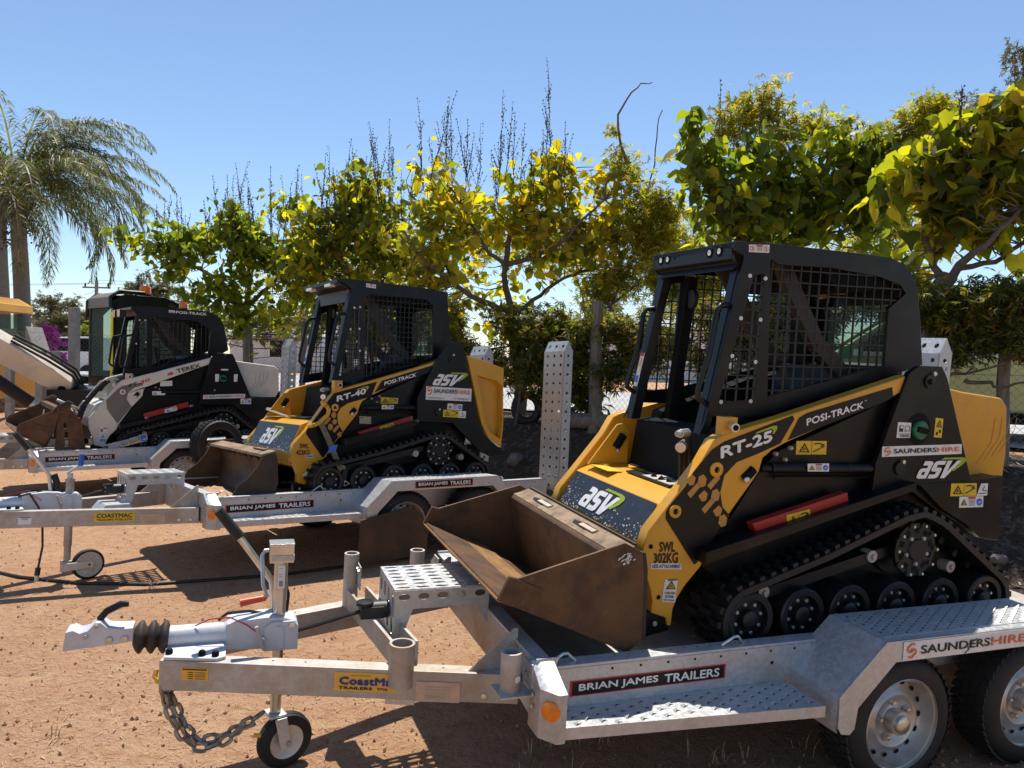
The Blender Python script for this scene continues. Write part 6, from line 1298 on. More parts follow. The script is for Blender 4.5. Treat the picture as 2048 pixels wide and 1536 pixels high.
# the tree standing in the middle of the photo, forking above the hedge
c_ = A(1045, 600, 10.2)
broad_tree('open yellow-leaved tree forking above the hedge between the two yellow loaders', [G(1038, 860, 10.3), A(1042, 760, 10.3), A(1030, 690, 10.2), A(1020, 610, 10.2)],
    [([A(1020, 610, 10.2), A(1010, 560, 10.2), A(1005, 525, 10.1), A(970, 495, 10.0), A(935, 430, 9.9), A(905, 380, 9.8)], .05), ([A(1012, 540, 10.2), A(1020, 470, 10.3), A(1045, 420, 10.4), A(1075, 380, 10.5), A(1110, 330, 10.6)], .045), ([A(1010, 530, 10.2), A(1080, 510, 10.1), A(1130, 480, 10.0), A(1165, 440, 9.9), A(1210, 400, 9.8)], .04),
     ([A(1025, 625, 10.2), A(960, 600, 9.9), A(900, 560, 9.6), A(850, 520, 9.4), A(800, 470, 9.3)], .05), ([A(1030, 630, 10.2), A(1080, 590, 10.4), A(1130, 555, 10.5), A(1190, 535, 10.6), A(1240, 500, 10.7)], .035), ([A(905, 565, 9.7), A(880, 500, 9.8), A(850, 420, 9.9), A(820, 390, 9.9)], .025)],
    [(880, 390, 85, 9.9), (960, 400, 80, 10.1), (1040, 420, 80, 10.3), (1110, 400, 85, 10.4), (1180, 430, 80, 10.2), (860, 480, 80, 9.7), (950, 500, 70, 10.2, 3000), (1080, 500, 80, 10.3, 4500), (1170, 520, 70, 10.3, 4000), (830, 560, 70, 9.6, 4500), (920, 640, 60, 10.0, 3000), (1000, 620, 70, 10.5, 2500), (1110, 330, 40, 10.5), (1220, 370, 50, 10.2, 2200)],
    3000, .15, YELLOWER, stalk_row([(855, 330, 140), (895, 330, 150), (925, 330, 90), (945, 350, 130), (1000, 330, 140), (1025, 330, 110), (985, 350, 90), (1075, 340, 80), (1110, 300, 155), (1125, 340, 110), (1090, 350, 90), (1150, 360, 80), (1055, 360, 70), (880, 350, 80)], 10.2), every=7)
broad_tree('yellow-green tree with many dry seed stalks, behind the strapped-down loader', [G(690, 800, 12.0), A(700, 680, 12.0), A(720, 600, 12.0)],
    [([A(720, 600, 12), A(690, 530, 11.8), A(640, 470, 11.6)], .05), ([A(720, 600, 12), A(740, 520, 12), A(745, 430, 12), A(720, 390, 12)], .05), ([A(725, 590, 12), A(780, 530, 11.8), A(800, 460, 11.7)], .04)],
    [(640, 450, 70, 11.7), (700, 420, 75, 11.8), (760, 430, 80, 11.6), (800, 480, 70, 11.4), (690, 510, 90, 11.8), (770, 540, 80, 11.5), (620, 540, 80, 11.8), (720, 600, 70, 11.8, 2500), (830, 540, 55, 11.3), (720, 370, 45, 11.8)],
    3200, .15, GREENYEL, stalk_row([(690, 390, 90), (710, 370, 130), (755, 360, 130), (770, 370, 110), (790, 380, 110), (735, 390, 90), (660, 400, 95), (650, 420, 110), (640, 440, 80), (680, 400, 110), (810, 400, 80)], 11.7))
broad_tree('green spreading tree reaching over the white loader', [G(497, 800, 12.9), A(497, 700, 12.9), A(492, 620, 12.9)],
    [([A(492, 620, 12.9), A(440, 560, 12.7), A(360, 520, 12.5), A(280, 480, 12.4)], .05), ([A(492, 620, 12.9), A(500, 540, 12.9), A(480, 470, 12.8)], .05), ([A(495, 610, 12.9), A(560, 550, 12.7), A(590, 480, 12.6)], .045)],
    [(285, 475, 42, 12.4, 2000), (335, 490, 50, 12.4), (390, 510, 70, 12.4), (450, 490, 75, 12.5), (510, 470, 75, 12.6), (570, 470, 75, 12.6), (365, 545, 42, 12.3, 1800), (425, 580, 55, 12.4), (500, 570, 85, 12.6), (580, 560, 75, 12.6), (545, 640, 60, 12.7, 2600), (245, 460, 30, 12.4, 900), (610, 520, 60, 12.4), (460, 640, 50, 12.7, 1800), (470, 440, 40, 12.5)],
    3800, .15, GREENER, stalk_row([(310, 450, 60), (345, 440, 50), (250, 455, 45), (470, 430, 95), (480, 430, 80), (515, 430, 90), (550, 430, 90), (585, 430, 100), (600, 430, 90), (370, 450, 50), (415, 430, 45), (530, 430, 60), (570, 430, 60), (430, 430, 60)], 12.5))
broad_tree('large-leaved green tree over the cab of the loader with the flat-sided bucket', [G(1560, 800, 8.4), A(1545, 620, 8.4), A(1530, 520, 8.4)],
    [([A(1530, 520, 8.4), A(1480, 470, 8.2), A(1430, 400, 8.0), A(1390, 330, 7.9)], .05), ([A(1530, 520, 8.4), A(1535, 440, 8.4), A(1540, 370, 8.4), A(1600, 330, 8.3)], .05), ([A(1640, 480, 8.4), A(1660, 400, 8.3), A(1700, 340, 8.2)], .04), ([A(1530, 520, 8.4), A(1600, 490, 8.5), A(1660, 460, 8.5), A(1720, 400, 8.4)], .04)],
    [(1400, 310, 55, 7.9), (1440, 380, 70, 8.0), (1500, 330, 70, 8.2), (1500, 430, 75, 8.2), (1570, 390, 80, 8.3), (1640, 330, 75, 8.2), (1640, 430, 75, 8.3), (1720, 380, 80, 8.1), (1440, 470, 55, 8.2, 2400), (1600, 480, 60, 8.5, 2400), (1700, 300, 60, 8.0), (1780, 350, 70, 8.0), (1390, 240, 28, 7.8, 700), (1720, 470, 55, 8.2, 2000)],
    2300, .165, GREENER, stalk_row([(1450, 210, 60), (1510, 190, 30)], 8.3), every=6)
broad_tree('tree with huge pale leaves and bare low branches above the pale green car', [G(1830, 740, 6.9), A(1865, 620, 6.8), A(1900, 550, 6.7)],
    [([A(1865, 620, 6.8), A(1920, 530, 6.6), A(1980, 480, 6.5), A(2060, 400, 6.4)], .055), ([A(1890, 570, 6.8), A(1850, 480, 6.9), A(1860, 400, 6.9), A(1900, 330, 6.8)], .04), ([A(1910, 540, 6.7), A(1990, 520, 6.7), A(2060, 480, 6.7), A(2120, 470, 6.7)], .03), ([A(1860, 630, 6.8), A(1900, 600, 6.9), A(1960, 595, 7.0), A(2040, 570, 7.0)], .018)],
    [(1850, 350, 75, 6.9), (1920, 300, 80, 6.8), (1990, 260, 70, 6.6), (2050, 220, 60, 6.5), (1870, 440, 70, 6.9), (1960, 400, 75, 6.7), (2040, 360, 80, 6.6), (1990, 470, 45, 6.6, 1400), (1800, 400, 60, 7.1), (1780, 520, 50, 7.3, 1500), (1830, 550, 40, 7.2, 900), (2100, 300, 90, 6.5), (2100, 450, 60, 6.6, 1500)],
    1450, .195, GREENYEL, stalk_row([(1920, 200, 50)], 6.8), every=4)

def vine_mass(name, label, cat, blobs, n, size, m, stems=(), group=None, tpl=(SPRAY_V, SPRAY_F), sy=.6, droop=.7):
    base = at(blobs[0][0], blobs[0][1], blobs[0][3]); base = Vector((base.x, base.y, gz(base.x, base.y)))
    root = thing(name, label, cat, Matrix.Translation(base), group); inv = root.matrix_world.inverted()
    pts = crown(blobs, n, sy); lv = leaves('foliage', pts, RNG.uniform(.6, 1.2, len(pts))*size, tpl, m, root, droop=droop, up=.6); lv.matrix_parent_inverse = inv
    if stems:
        mb = MB()
        for s in stems: limb(mb, s, .022, .006, wig=.06)
        st = mb.build('stem', root); st.matrix_parent_inverse = inv
    return root
vine_mass('creeper', 'dark green creeper hanging over the fence beside the tall upright ramp', 'creeper', [(930, 660, 50, 9.9), (990, 670, 60, 9.7), (1050, 680, 65, 9.5), (1110, 680, 65, 9.3), (1170, 690, 65, 9.1), (1230, 690, 60, 8.9), (1290, 690, 60, 8.7), (960, 720, 45, 9.9), (1080, 740, 45, 9.5), (1150, 760, 40, 9.2, 1200), (1220, 740, 40, 8.9, 1200), (1010, 730, 50, 9.8), (1160, 790, 35, 9.4, 900), (1100, 800, 28, 9.5, 600)], 8000, .12, VINE, [[G(1030, 860, 9.6), A(1050, 760, 9.5), A(1120, 700, 9.3), A(1260, 680, 8.8)], [G(960, 840, 9.9), A(950, 760, 9.8), A(980, 700, 9.7), A(1080, 690, 9.5)]])
vine_mass('creeper', 'creeper on the fence seen through the cab of the flat-bucket loader', 'creeper', [(1340, 660, 60, 8.5), (1400, 660, 65, 8.3), (1470, 660, 65, 8.1), (1540, 650, 65, 7.9), (1610, 650, 65, 7.7), (1690, 650, 65, 7.4), (1770, 650, 65, 7.2), (1420, 720, 40, 8.2, 1400), (1500, 720, 40, 8.0, 1300), (1640, 700, 40, 7.6, 1200)], 5200, .12, VINE, [[G(1400, 840, 8.3), A(1420, 740, 8.2), A(1560, 680, 7.9)]])
vine_mass('creeper', 'creeper tangled on the fence above the pale green car', 'creeper', [(1870, 620, 50, 6.5), (1920, 620, 52, 6.3), (1980, 620, 52, 6.1), (2040, 610, 55, 6.0), (1890, 690, 48, 6.4), (1940, 690, 40, 6.2, 1300), (2000, 680, 34, 6.1, 900), (2070, 680, 55, 5.9), (2000, 590, 45, 6.2, 1500)], 3000, .10, VINE, [[A(1800, 790, 6.6), A(1880, 760, 6.4), A(1940, 740, 6.2), A(2060, 720, 5.9)], [A(1860, 790, 6.5), A(1900, 720, 6.3), A(1900, 640, 6.3)], [A(1930, 760, 6.3), A(1990, 770, 6.1), A(2060, 765, 5.9)]])
vine_mass('creeper', 'yellowing creeper climbing high beside the open yellow-leaved tree', 'creeper', [(1200, 560, 55, 10.6), (1260, 540, 60, 10.2), (1310, 500, 55, 9.8), (1290, 440, 55, 9.9), (1240, 460, 50, 10.4), (1280, 360, 45, 10.0), (1240, 320, 35, 10.2, 800), (1330, 420, 45, 9.6), (1350, 560, 60, 9.4), (1400, 560, 60, 9.2), (1225, 260, 18, 10.2, 180), (1320, 350, 40, 9.7), (1200, 610, 40, 10.4)], 4600, .125, VINEY, [[G(1200, 850, 10.4), A(1210, 640, 10.3), A(1260, 540, 10.1), A(1290, 430, 10.0), A(1310, 300, 9.9), A(1325, 220, 9.9)], [A(1210, 620, 10.3), A(1290, 560, 10.0), A(1350, 500, 9.6)], [A(1255, 330, 10.1), A(1235, 250, 10.1), A(1265, 185, 10.1), A(1305, 165, 10.1)]])
vine_mass('creeper', 'olive small-leaved creeper topping the large-leaved green tree', 'creeper', [(1500, 220, 55, 8.5), (1550, 210, 48, 8.5), (1450, 260, 45, 8.4), (1590, 270, 55, 8.5), (1640, 260, 40, 8.5), (1850, 240, 55, 8.0), (1880, 220, 35, 8.0), (1810, 280, 50, 8.0), (1750, 290, 45, 8.2), (1690, 250, 30, 8.3, 500)], 2400, .11, VINEY)
vine_mass('creeper', 'pale yellow-green thicket filling the gaps behind the row of broad-leaved trees', 'thicket', [(560, 560, 75, 13.5), (640, 540, 80, 13.3), (720, 520, 80, 13.1), (800, 510, 80, 12.8), (880, 500, 80, 12.6), (960, 480, 80, 12.3), (1040, 480, 75, 12.0), (1110, 470, 80, 11.7), (1180, 470, 80, 11.4), (700, 600, 70, 13.1), (800, 590, 70, 12.8), (900, 580, 60, 12.5, 1800), (620, 620, 60, 13.3), (1150, 560, 60, 11.5, 2200), (1340, 480, 70, 10.6), (1400, 500, 80, 10.3), (1480, 520, 80, 10.0), (1360, 580, 70, 10.5), (1460, 600, 70, 10.0), (1560, 560, 70, 9.7), (1650, 540, 80, 9.4), (1750, 500, 80, 9.0), (1850, 520, 60, 8.6, 2500), (1800, 430, 70, 8.8)], 7000, .135, VINEY, [[G(860, 800, 12.7), A(870, 640, 12.6), A(900, 480, 12.5), A(920, 400, 12.5)], [G(1180, 800, 11.5), A(1170, 640, 11.5), A(1140, 500, 11.6), A(1160, 420, 11.6)], [G(1420, 800, 10.3), A(1430, 640, 10.3), A(1400, 500, 10.3), A(1410, 430, 10.3)]], droop=.5)
vine_mass('bush', 'low leafy green bush between the two fence posts behind the standing ramp', 'bush', [(1165, 800, 32, 9.3), (1195, 815, 25, 9.2), (1150, 830, 28, 9.3), (1185, 780, 25, 9.3), (1090, 780, 22, 9.8)], 330, .16, GREENER, tpl=(LANCE_V, LANCE_F))
vine_mass('bush', 'low dark bushes on the bank behind the strapped-down loader', 'bush', [(890, 650, 45, 10.3), (905, 700, 40, 10.2), (860, 620, 45, 10.6), (800, 640, 50, 10.9), (740, 660, 50, 11.2), (660, 650, 45, 11.6, 1200)], 3400, .13, VINE)
vine_mass('conifer', 'brown-leaved conifer rising behind the tree with huge pale leaves', 'tree', [(2040, 120, 40, 14), (2080, 100, 60, 14), (1960, 200, 45, 14), (2000, 230, 60, 14), (1900, 240, 45, 14), (2060, 190, 60, 14), (1940, 270, 60, 14), (2030, 280, 60, 14)], 1700, .14, GUM, [[G(2060, 700, 14), A(2060, 300, 14), A(2050, 60, 14)]])
seed_stalk(at(2044, 190, 6.6), .5, bpy.data.objects['broad_leaved_tree.004']).matrix_parent_inverse = bpy.data.objects['broad_leaved_tree.004'].matrix_world.inverted()

# ---------------------------------------------------------------- palms
def palm(label, trunk, tops, r0, r1, fronds, dead=0, seed=1):
    root = thing('palm_tree', label, 'palm', Matrix.Translation(Vector(trunk[0])), 'tall palms'); inv = root.matrix_world.inverted()
    mb = MB(); limb(mb, trunk, r0, r1, 'palmbark', 14, .02); t = mb.build('trunk', root); t.matrix_parent_inverse = inv
    rg = random.Random(seed); top = Vector(trunk[-1])
    def frond(name, az, el0, L_, curl, m, dens=84, lw=.026, ll=.66):
        V, Fc = [], []; N = 14; p = top+Vector((math.cos(az), math.sin(az), 0))*.15; el = el0; ax = []
        for i in range(N+1):
            ax.append(p.copy()); d = Vector((math.cos(az)*math.cos(el), math.sin(az)*math.cos(el), math.sin(el))); p = p+d*(L_/N); el -= curl/N*(.5+1.2*i/N)
        for i in range(N):
            a, b = ax[i], ax[i+1]; d = (b-a).normalized(); s = d.cross(Vector((0, 0, 1))).normalized()*(.03*(1-i/N)+.006); o = len(V); V += [a-s, a+s, b+s*.9, b-s*.9]; Fc.append((o, o+1, o+2, o+3))
        for k in range(dens):
            f = .14+.86*k/dens; x = f*N; i = min(int(x), N-1); c = ax[i]+(ax[i+1]-ax[i])*(x-i); d = (ax[i+1]-ax[i]).normalized(); sd = d.cross(Vector((0, 0, 1))).normalized()
            for sg in (-1, 1):
                l = ll*math.sin(math.pi*(.12+.86*f))**.6*rg.uniform(.8, 1.1); dr = (sd*sg*rg.uniform(.45, .8)+d*rg.uniform(.5, .9)+Vector((rg.uniform(-.2, .2), rg.uniform(-.2, .2), rg.uniform(-.35, .15)))).normalized()
                m1 = c+dr*l*.5; e = m1+(dr+Vector((0, 0, -.9))).normalized()*l*.55; wv = dr.cross(Vector((0, 0, 1))).normalized()*lw/2; wv = wv+Vector((0, 0, rg.uniform(-.5, .5)*lw)); o = len(V)
                V += [c, m1-wv, e, m1+wv]; Fc.append((o, o+1, o+2, o+3))
        me = bpy.data.meshes.new(name); me.from_pydata([tuple(v) for v in V], [], Fc); me.materials.append(m); o = bpy.data.objects.new(name, me); C.objects.link(o); o.parent = root; o.matrix_parent_inverse = inv
    for az, el, L_, cu in fronds: frond('frond', az, el, L_, cu, PALM)
    for k in range(dead): frond('dead_frond', [-.35, -.9, -2.2][k % 3]+rg.uniform(-.2, .2), rg.uniform(-1.15, -.8), rg.uniform(2.1, 3.0), .5, DEAD, 30, .022, .42)
    mb = MB()
    for k in range(9): a = k*.7; mb.tube([top+Vector((math.cos(a)*.10, math.sin(a)*.10, -.9)), top+Vector((math.cos(a)*.30, math.sin(a)*.30, -.3)), top+Vector((math.cos(a)*.22, math.sin(a)*.22, .3))], [.09, .12, .05], 'bark', 6)
    o = mb.build('leaf_base', root); o.matrix_parent_inverse = inv
    mb = MB()
    for dx, dz in ((.5, -.1), (.35, -.8)):
        mb.piece()
        for k in range(60): p = top+Vector((dx+rg.gauss(0, .10), rg.gauss(0, .12), dz-.2+rg.gauss(0, .22))); mb.ball(p, .03, 'pod', 5)
        mb.tube([top+Vector((.1, 0, -.1)), top+Vector((dx, 0, dz-.1))], .03, 'bark', 5)
    for o in mb.build_each('fruit_bunch', root): o.matrix_parent_inverse = inv
rp = random.Random(11)
ps = 22.0
b0 = G(48, 700, ps)
fr = [(rp.uniform(0, 6.283), rp.uniform(.1, 1.4), rp.uniform(3.6, 4.5), rp.uniform(1.6, 2.7)) for _ in range(44)] + [(-.05, .45, 4.6, 1.25), (.1, .25, 4.7, 1.2), (-.35, .05, 4.3, 1.0), (.25, .8, 4.9, 1.9), (0, 1.2, 5.2, 2.3), (-.2, .85, 5.0, 1.9), (-.5, .6, 4.6, 1.5), (-.15, 1.05, 5.2, 2.1), (-1.2, 1.2, 5, 2.2), (-.8, 1.0, 5, 2.0), (-1.6, .9, 4.8, 2.0)]
palm('tall palm with a ringed grey trunk and a full wind-blown crown', [b0, A(44, 600, ps), A(38, 470, ps), A(34, 385, ps)], None, .235, .20, fr, 3, 5)
fr2 = [(rp.uniform(0, 6.283), rp.uniform(.1, 1.3), rp.uniform(3.8, 4.8), rp.uniform(1.7, 2.7)) for _ in range(30)]
palm('palm half out of view above the yellow excavator', [G(2, 700, 20.5), A(0, 600, 20.5), A(-6, 470, 20.5), A(-12, 390, 20.5)], None, .25, .21, fr2, 1, 8)

# ---------------------------------------------------------------- distant trees
def far_tree(label, blobs, n, size, m, trunk, group='bush trees beyond the road'):
    root = thing('gum_tree', label, 'tree', Matrix.Translation(Vector(trunk[0])), group); inv = root.matrix_world.inverted()
    mb = MB(); nd = limb(mb, trunk, .16, .05); pts = crown(blobs, n); twigs(mb, pts, nd[2:], 22, .02); t = mb.build('trunk', root); t.matrix_parent_inverse = inv
    l = leaves('crown', pts, RNG.uniform(.6, 1.2, len(pts))*size, (SPRAY_V, SPRAY_F), m, root, .4, .7); l.matrix_parent_inverse = inv
far_tree('tall thin-crowned gum tree beside the palm trunk', [(95, 600, 22, 46), (75, 625, 25, 46), (115, 620, 24, 46), (140, 605, 20, 46), (100, 640, 28, 46), (155, 625, 18, 46)], 1500, .30, GUM, [G(105, 700, 46), A(104, 650, 46), A(100, 590, 46)])
far_tree('low olive scrub tree behind the magenta flowering bush', [(85, 660, 26, 36), (120, 650, 26, 36), (150, 660, 28, 36), (165, 640, 20, 36), (110, 680, 25, 36)], 1700, .26, GUM, [G(120, 715, 36), A(120, 690, 36), A(122, 650, 36)])
far_tree('bright green bush tree beside the fence post', [(150, 690, 26, 30), (172, 670, 22, 30), (130, 700, 24, 30)], 1300, .20, GREENER, [G(150, 725, 30), A(150, 700, 30), A(150, 680, 30)])
far_tree('dark green tree behind the roof of the black excavator', [(270, 580, 26, 34), (300, 570, 30, 34), (330, 590, 30, 34), (250, 600, 20, 34), (360, 610, 36, 34), (300, 610, 30, 34)], 2200, .24, GUM, [G(300, 715, 34), A(300, 650, 34), A(302, 580, 34)])
far_tree('grey-green scrub beyond the road behind the spreading green tree', [(430, 660, 36, 40), (480, 650, 36, 40), (540, 650, 40, 40), (600, 650, 40, 40), (400, 640, 36, 40), (660, 660, 40, 40)], 2400, .3, GUM, [G(500, 705, 40), A(500, 680, 40), A(500, 650, 40)])
vine_mass('flowering_bush', 'magenta flowering bush on the far side of the fence', 'bush', [(75, 690, 22, 21), (95, 670, 20, 21), (90, 710, 18, 21), (110, 680, 12, 21), (122, 715, 14, 21), (130, 690, 8, 21, 60)], 1100, .14, PINKM, [[G(90, 750, 21), A(88, 720, 21), A(92, 670, 21)]], sy=1)
# ---------------------------------------------------------------- fences
def chain_fence(label, pts, H, posts, sp=.075):
    root = thing('chain_link_fence', label, 'fence', Matrix.Translation((pts[0][0], pts[0][1], gz(*pts[0]))), 'chain-link fences'); inv = root.matrix_world.inverted()
    mb = MB()
    for (ax, ay), (bx, by) in zip(pts, pts[1:]):
        L_ = math.hypot(bx-ax, by-ay); ux, uy = (bx-ax)/L_, (by-ay)/L_; n = int(L_/sp)
        P = lambda s, h: Vector((ax+ux*s, ay+uy*s, gz(ax+ux*s, ay+uy*s)+.03+h))
        for k in range(-int(H/sp)-1, n+1):
            for sg, off in ((1, 0), (-1, .004)):
                s0 = k*sp; s1 = s0+H
                if sg < 0: s0, s1 = s1, s0
                a, b = (s0, 0.0), (s1, H)
                lo, hi = 0.0, 1.0; d = b[0]-a[0]
                for lim, up_ in ((0, False), (L_, True)):
                    t = (lim-a[0])/d
                    if (d > 0) == up_: hi = min(hi, t)
                    else: lo = max(lo, t)
                if hi-lo < .02: continue
                p, q = P(a[0]+d*lo, H*lo), P(a[0]+d*hi, H*hi); o = Vector((-uy, ux, 0))*off; mb.tube([p+o, q+o], .0016, 'wire', 3, cap=False)
        for h in (.03, H*.5, H): mb.tube([P(L_*i/8, h) for i in range(9)], .0022, 'wire', 4)
    o = mb.build('wire_netting', root, smooth=0); o.matrix_parent_inverse = inv
    for (x, y, h, r, m) in posts:
        mb = MB(); z = gz(x, y)
        if m == 'concrete': mb.box(x-r, x+r, y-r, y+r, z-.2, z+h, m)
        else:
            a = [Vector((x+RNG.normal(0, .01), y+RNG.normal(0, .01), z-.2+(h+.2)*i/5)) for i in range(6)]; mb.tube(a, [r*1.08, r*1.02, r, r*.97, r*.95, r*.9], m, 12)
        p = mb.build('post', root, bevel=.006 if m == 'concrete' else 0); p.matrix_parent_inverse = inv
p1 = at(1193, 700, 8.95); p2 = at(495, 660, 12.75)
chain_fence('long chain-link fence behind the loaders, on grey timber posts', FENCE[1:], 1.45, [(p1.x, p1.y, 1.55, .075, 'oldwood'), (p2.x, p2.y, 1.5, .06, 'oldwood'), (-3.4, 12.2, 1.45, .05, 'oldwood'), (4.1, 6.25, 1.3, .05, 'oldwood'), (-1.2, 10.75, 1.2, .05, 'oldwood')])
p3 = at(148, 720, 13.2)
chain_fence('short length of chain-link fence on pale concrete posts', [(-9.5, 11.2), (-5.6, 13.4)], 1.35, [(p3.x, p3.y, 1.85, .07, 'concrete'), (at(82, 740, 12.6).x, at(82, 740, 12.6).y, 1.08, .06, 'concrete'), (at(111, 740, 12.9).x, at(111, 740, 12.9).y, 1.08, .055, 'concrete'), (at(20, 740, 12).x, at(20, 740, 12).y, 1.3, .05, 'concrete')])

# ---------------------------------------------------------------- odds and ends on the bank
def single(name, label, cat, mb, group=None, **kw): return tag(mb.build(name, None, **kw), label, cat, group)
a, b = at(1135, 838, 9.2), at(1262, 826, 8.7)
mb = MB(); mb.tube([Vector((a.x, a.y, gz(a.x, a.y)+.09)), Vector(((a.x+b.x)/2, (a.y+b.y)/2, gz(a.x, a.y)+.10)), Vector((b.x, b.y, gz(b.x, b.y)+.10))], [.10, .095, .09], 'oldwood', 12); single('log', 'pale fallen log lying on the bank at the foot of the timber fence post', 'log', mb)
p = at(1053, 848, 9.6); mb = MB(); z = gz(p.x, p.y)
mb.tube([Vector((p.x+.15*math.cos(t), p.y-.10*math.cos(t)*.2, z+.18+.17*math.sin(t))) for t in np.linspace(0, 6.283, 25)[:-1]], .055, 'rubber', 10, closed=True); single('old_tyre', 'old black tyre standing on the bank beside the upright ramp', 'tyre', mb)
def boulder(label, px, py, Y, r, seed):
    rg = random.Random(seed); p = at(px, py, Y); bm = bmesh.new(); bmesh.ops.create_icosphere(bm, subdivisions=2, radius=r)
    for v in bm.verts: v.co *= rg.uniform(.8, 1.12); v.co.z *= .7
    me = bpy.data.meshes.new('boulder'); bm.to_mesh(me); bm.free(); me.materials.append(M['rock']); o = bpy.data.objects.new('boulder', me); C.objects.link(o); o.location = (p.x, p.y, gz(p.x, p.y)+r*.3); o.rotation_euler = (rg.random(), 0, rg.random()*6); tag(o, label, 'rock', 'rocks on the bank')
boulder('large grey stone behind the rear corner of the flat-bucket loader', 2018, 1085, 4.75, .10, 2)
boulder('small grey stone in the leaf litter below the pale green car', 2005, 1000, 5.4, .06, 4)
boulder('flat stone on the bank beside the tall upright ramp', 1030, 900, 8.9, .12, 7)
# rusty plate standing against the wheel of the middle trailer
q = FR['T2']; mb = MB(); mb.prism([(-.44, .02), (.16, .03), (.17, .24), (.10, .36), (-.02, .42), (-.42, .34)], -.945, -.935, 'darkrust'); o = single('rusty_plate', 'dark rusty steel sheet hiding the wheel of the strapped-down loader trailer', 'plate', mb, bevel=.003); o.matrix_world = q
# spare tyre standing in front of the far mudguard
mb = MB(); c = Vector((.30, -1.02, .56)); ax = Vector((.25, -1, .12)).normalized()
mb.lathe(c, ax, [(.18, -.08), (.20, -.095), (.265, -.09), (.285, -.06), (.285, .06), (.265, .09), (.20, .095), (.18, .08)], 'tyre', 44, cap=False)
u = ax.orthogonal().normalized(); v = ax.cross(u)
for k in range(40):
    an = k*2*math.pi/40; d = u*math.cos(an)+v*math.sin(an); t = -u*math.sin(an)+v*math.cos(an)
    for h in (-.055, -.018, .018, .055): mb.obox(c+d*.287+ax*h+t*(.01 if h*h > .002 else -.01), d*.006, t*.014, ax*.014, 'tyre')
o = single('spare_tyre', 'chunky black tyre standing against the mudguard under the white loader', 'tyre', mb, smooth=30); o.matrix_world = FR['T3']
mb = MB(); mb.beam((-.72, -.60, .545), (-.36, -.62, .63), .006, .07, 'galv2')
for k in range(3): mb.tube([(-.60+.09*k, -.635, .55+.03*k), (-.52+.09*k, -.64, .57+.03*k), (-.53+.09*k, -.64, .62+.03*k), (-.61+.09*k, -.635, .60+.03*k)], .009, 'zinc', 6, closed=True)
mb.box(-.40, -.34, -.645, -.62, .60, .66, 'sky'); o = single('ratchet_buckle', 'silver ratchet buckles hooked over the rail under the white loader', 'ratchet', mb); o.matrix_world = FR['T3']
# cables lying on the ground
mb = MB(); L_ = [at(px, py, 3) for px, py in ((-40, 1140), (40, 1158), (160, 1170), (300, 1172), (420, 1163), (560, 1152), (700, 1135), (790, 1115))]
P = []
for d in L_:
    r_ = d-CAM; p = CAM+r_*(-CAM_Z/r_.z); P.append(Vector((p.x, p.y, gz(p.x, p.y)+.012)))
mb.tube(P, .011, 'cable', 7); single('cable', 'black cable lying along the ground past the spoked jockey wheel', 'cable', mb)
mb = MB(); T2 = FR['T2']; mb.tube([T2@Vector(p) for p in ((-2.46, -.03, .53), (-2.40, -.06, .55), (-2.35, -.09, .46), (-2.325, -.10, .33), (-2.32, -.10, .2), (-2.34, -.10, .06))], .007, 'cable', 7); mb.cyl(T2@Vector((-2.34, -.10, .06)), T2@Vector((-2.345, -.10, .01)), .017, 'cable', 10); mb.cyl(T2@Vector((-2.345, -.10, .01)), T2@Vector((-2.347, -.10, -.03)), .014, 'zinc', 10); single('hanging_lead', 'black lead with a plug hanging from a trailer coupling', 'lead', mb)

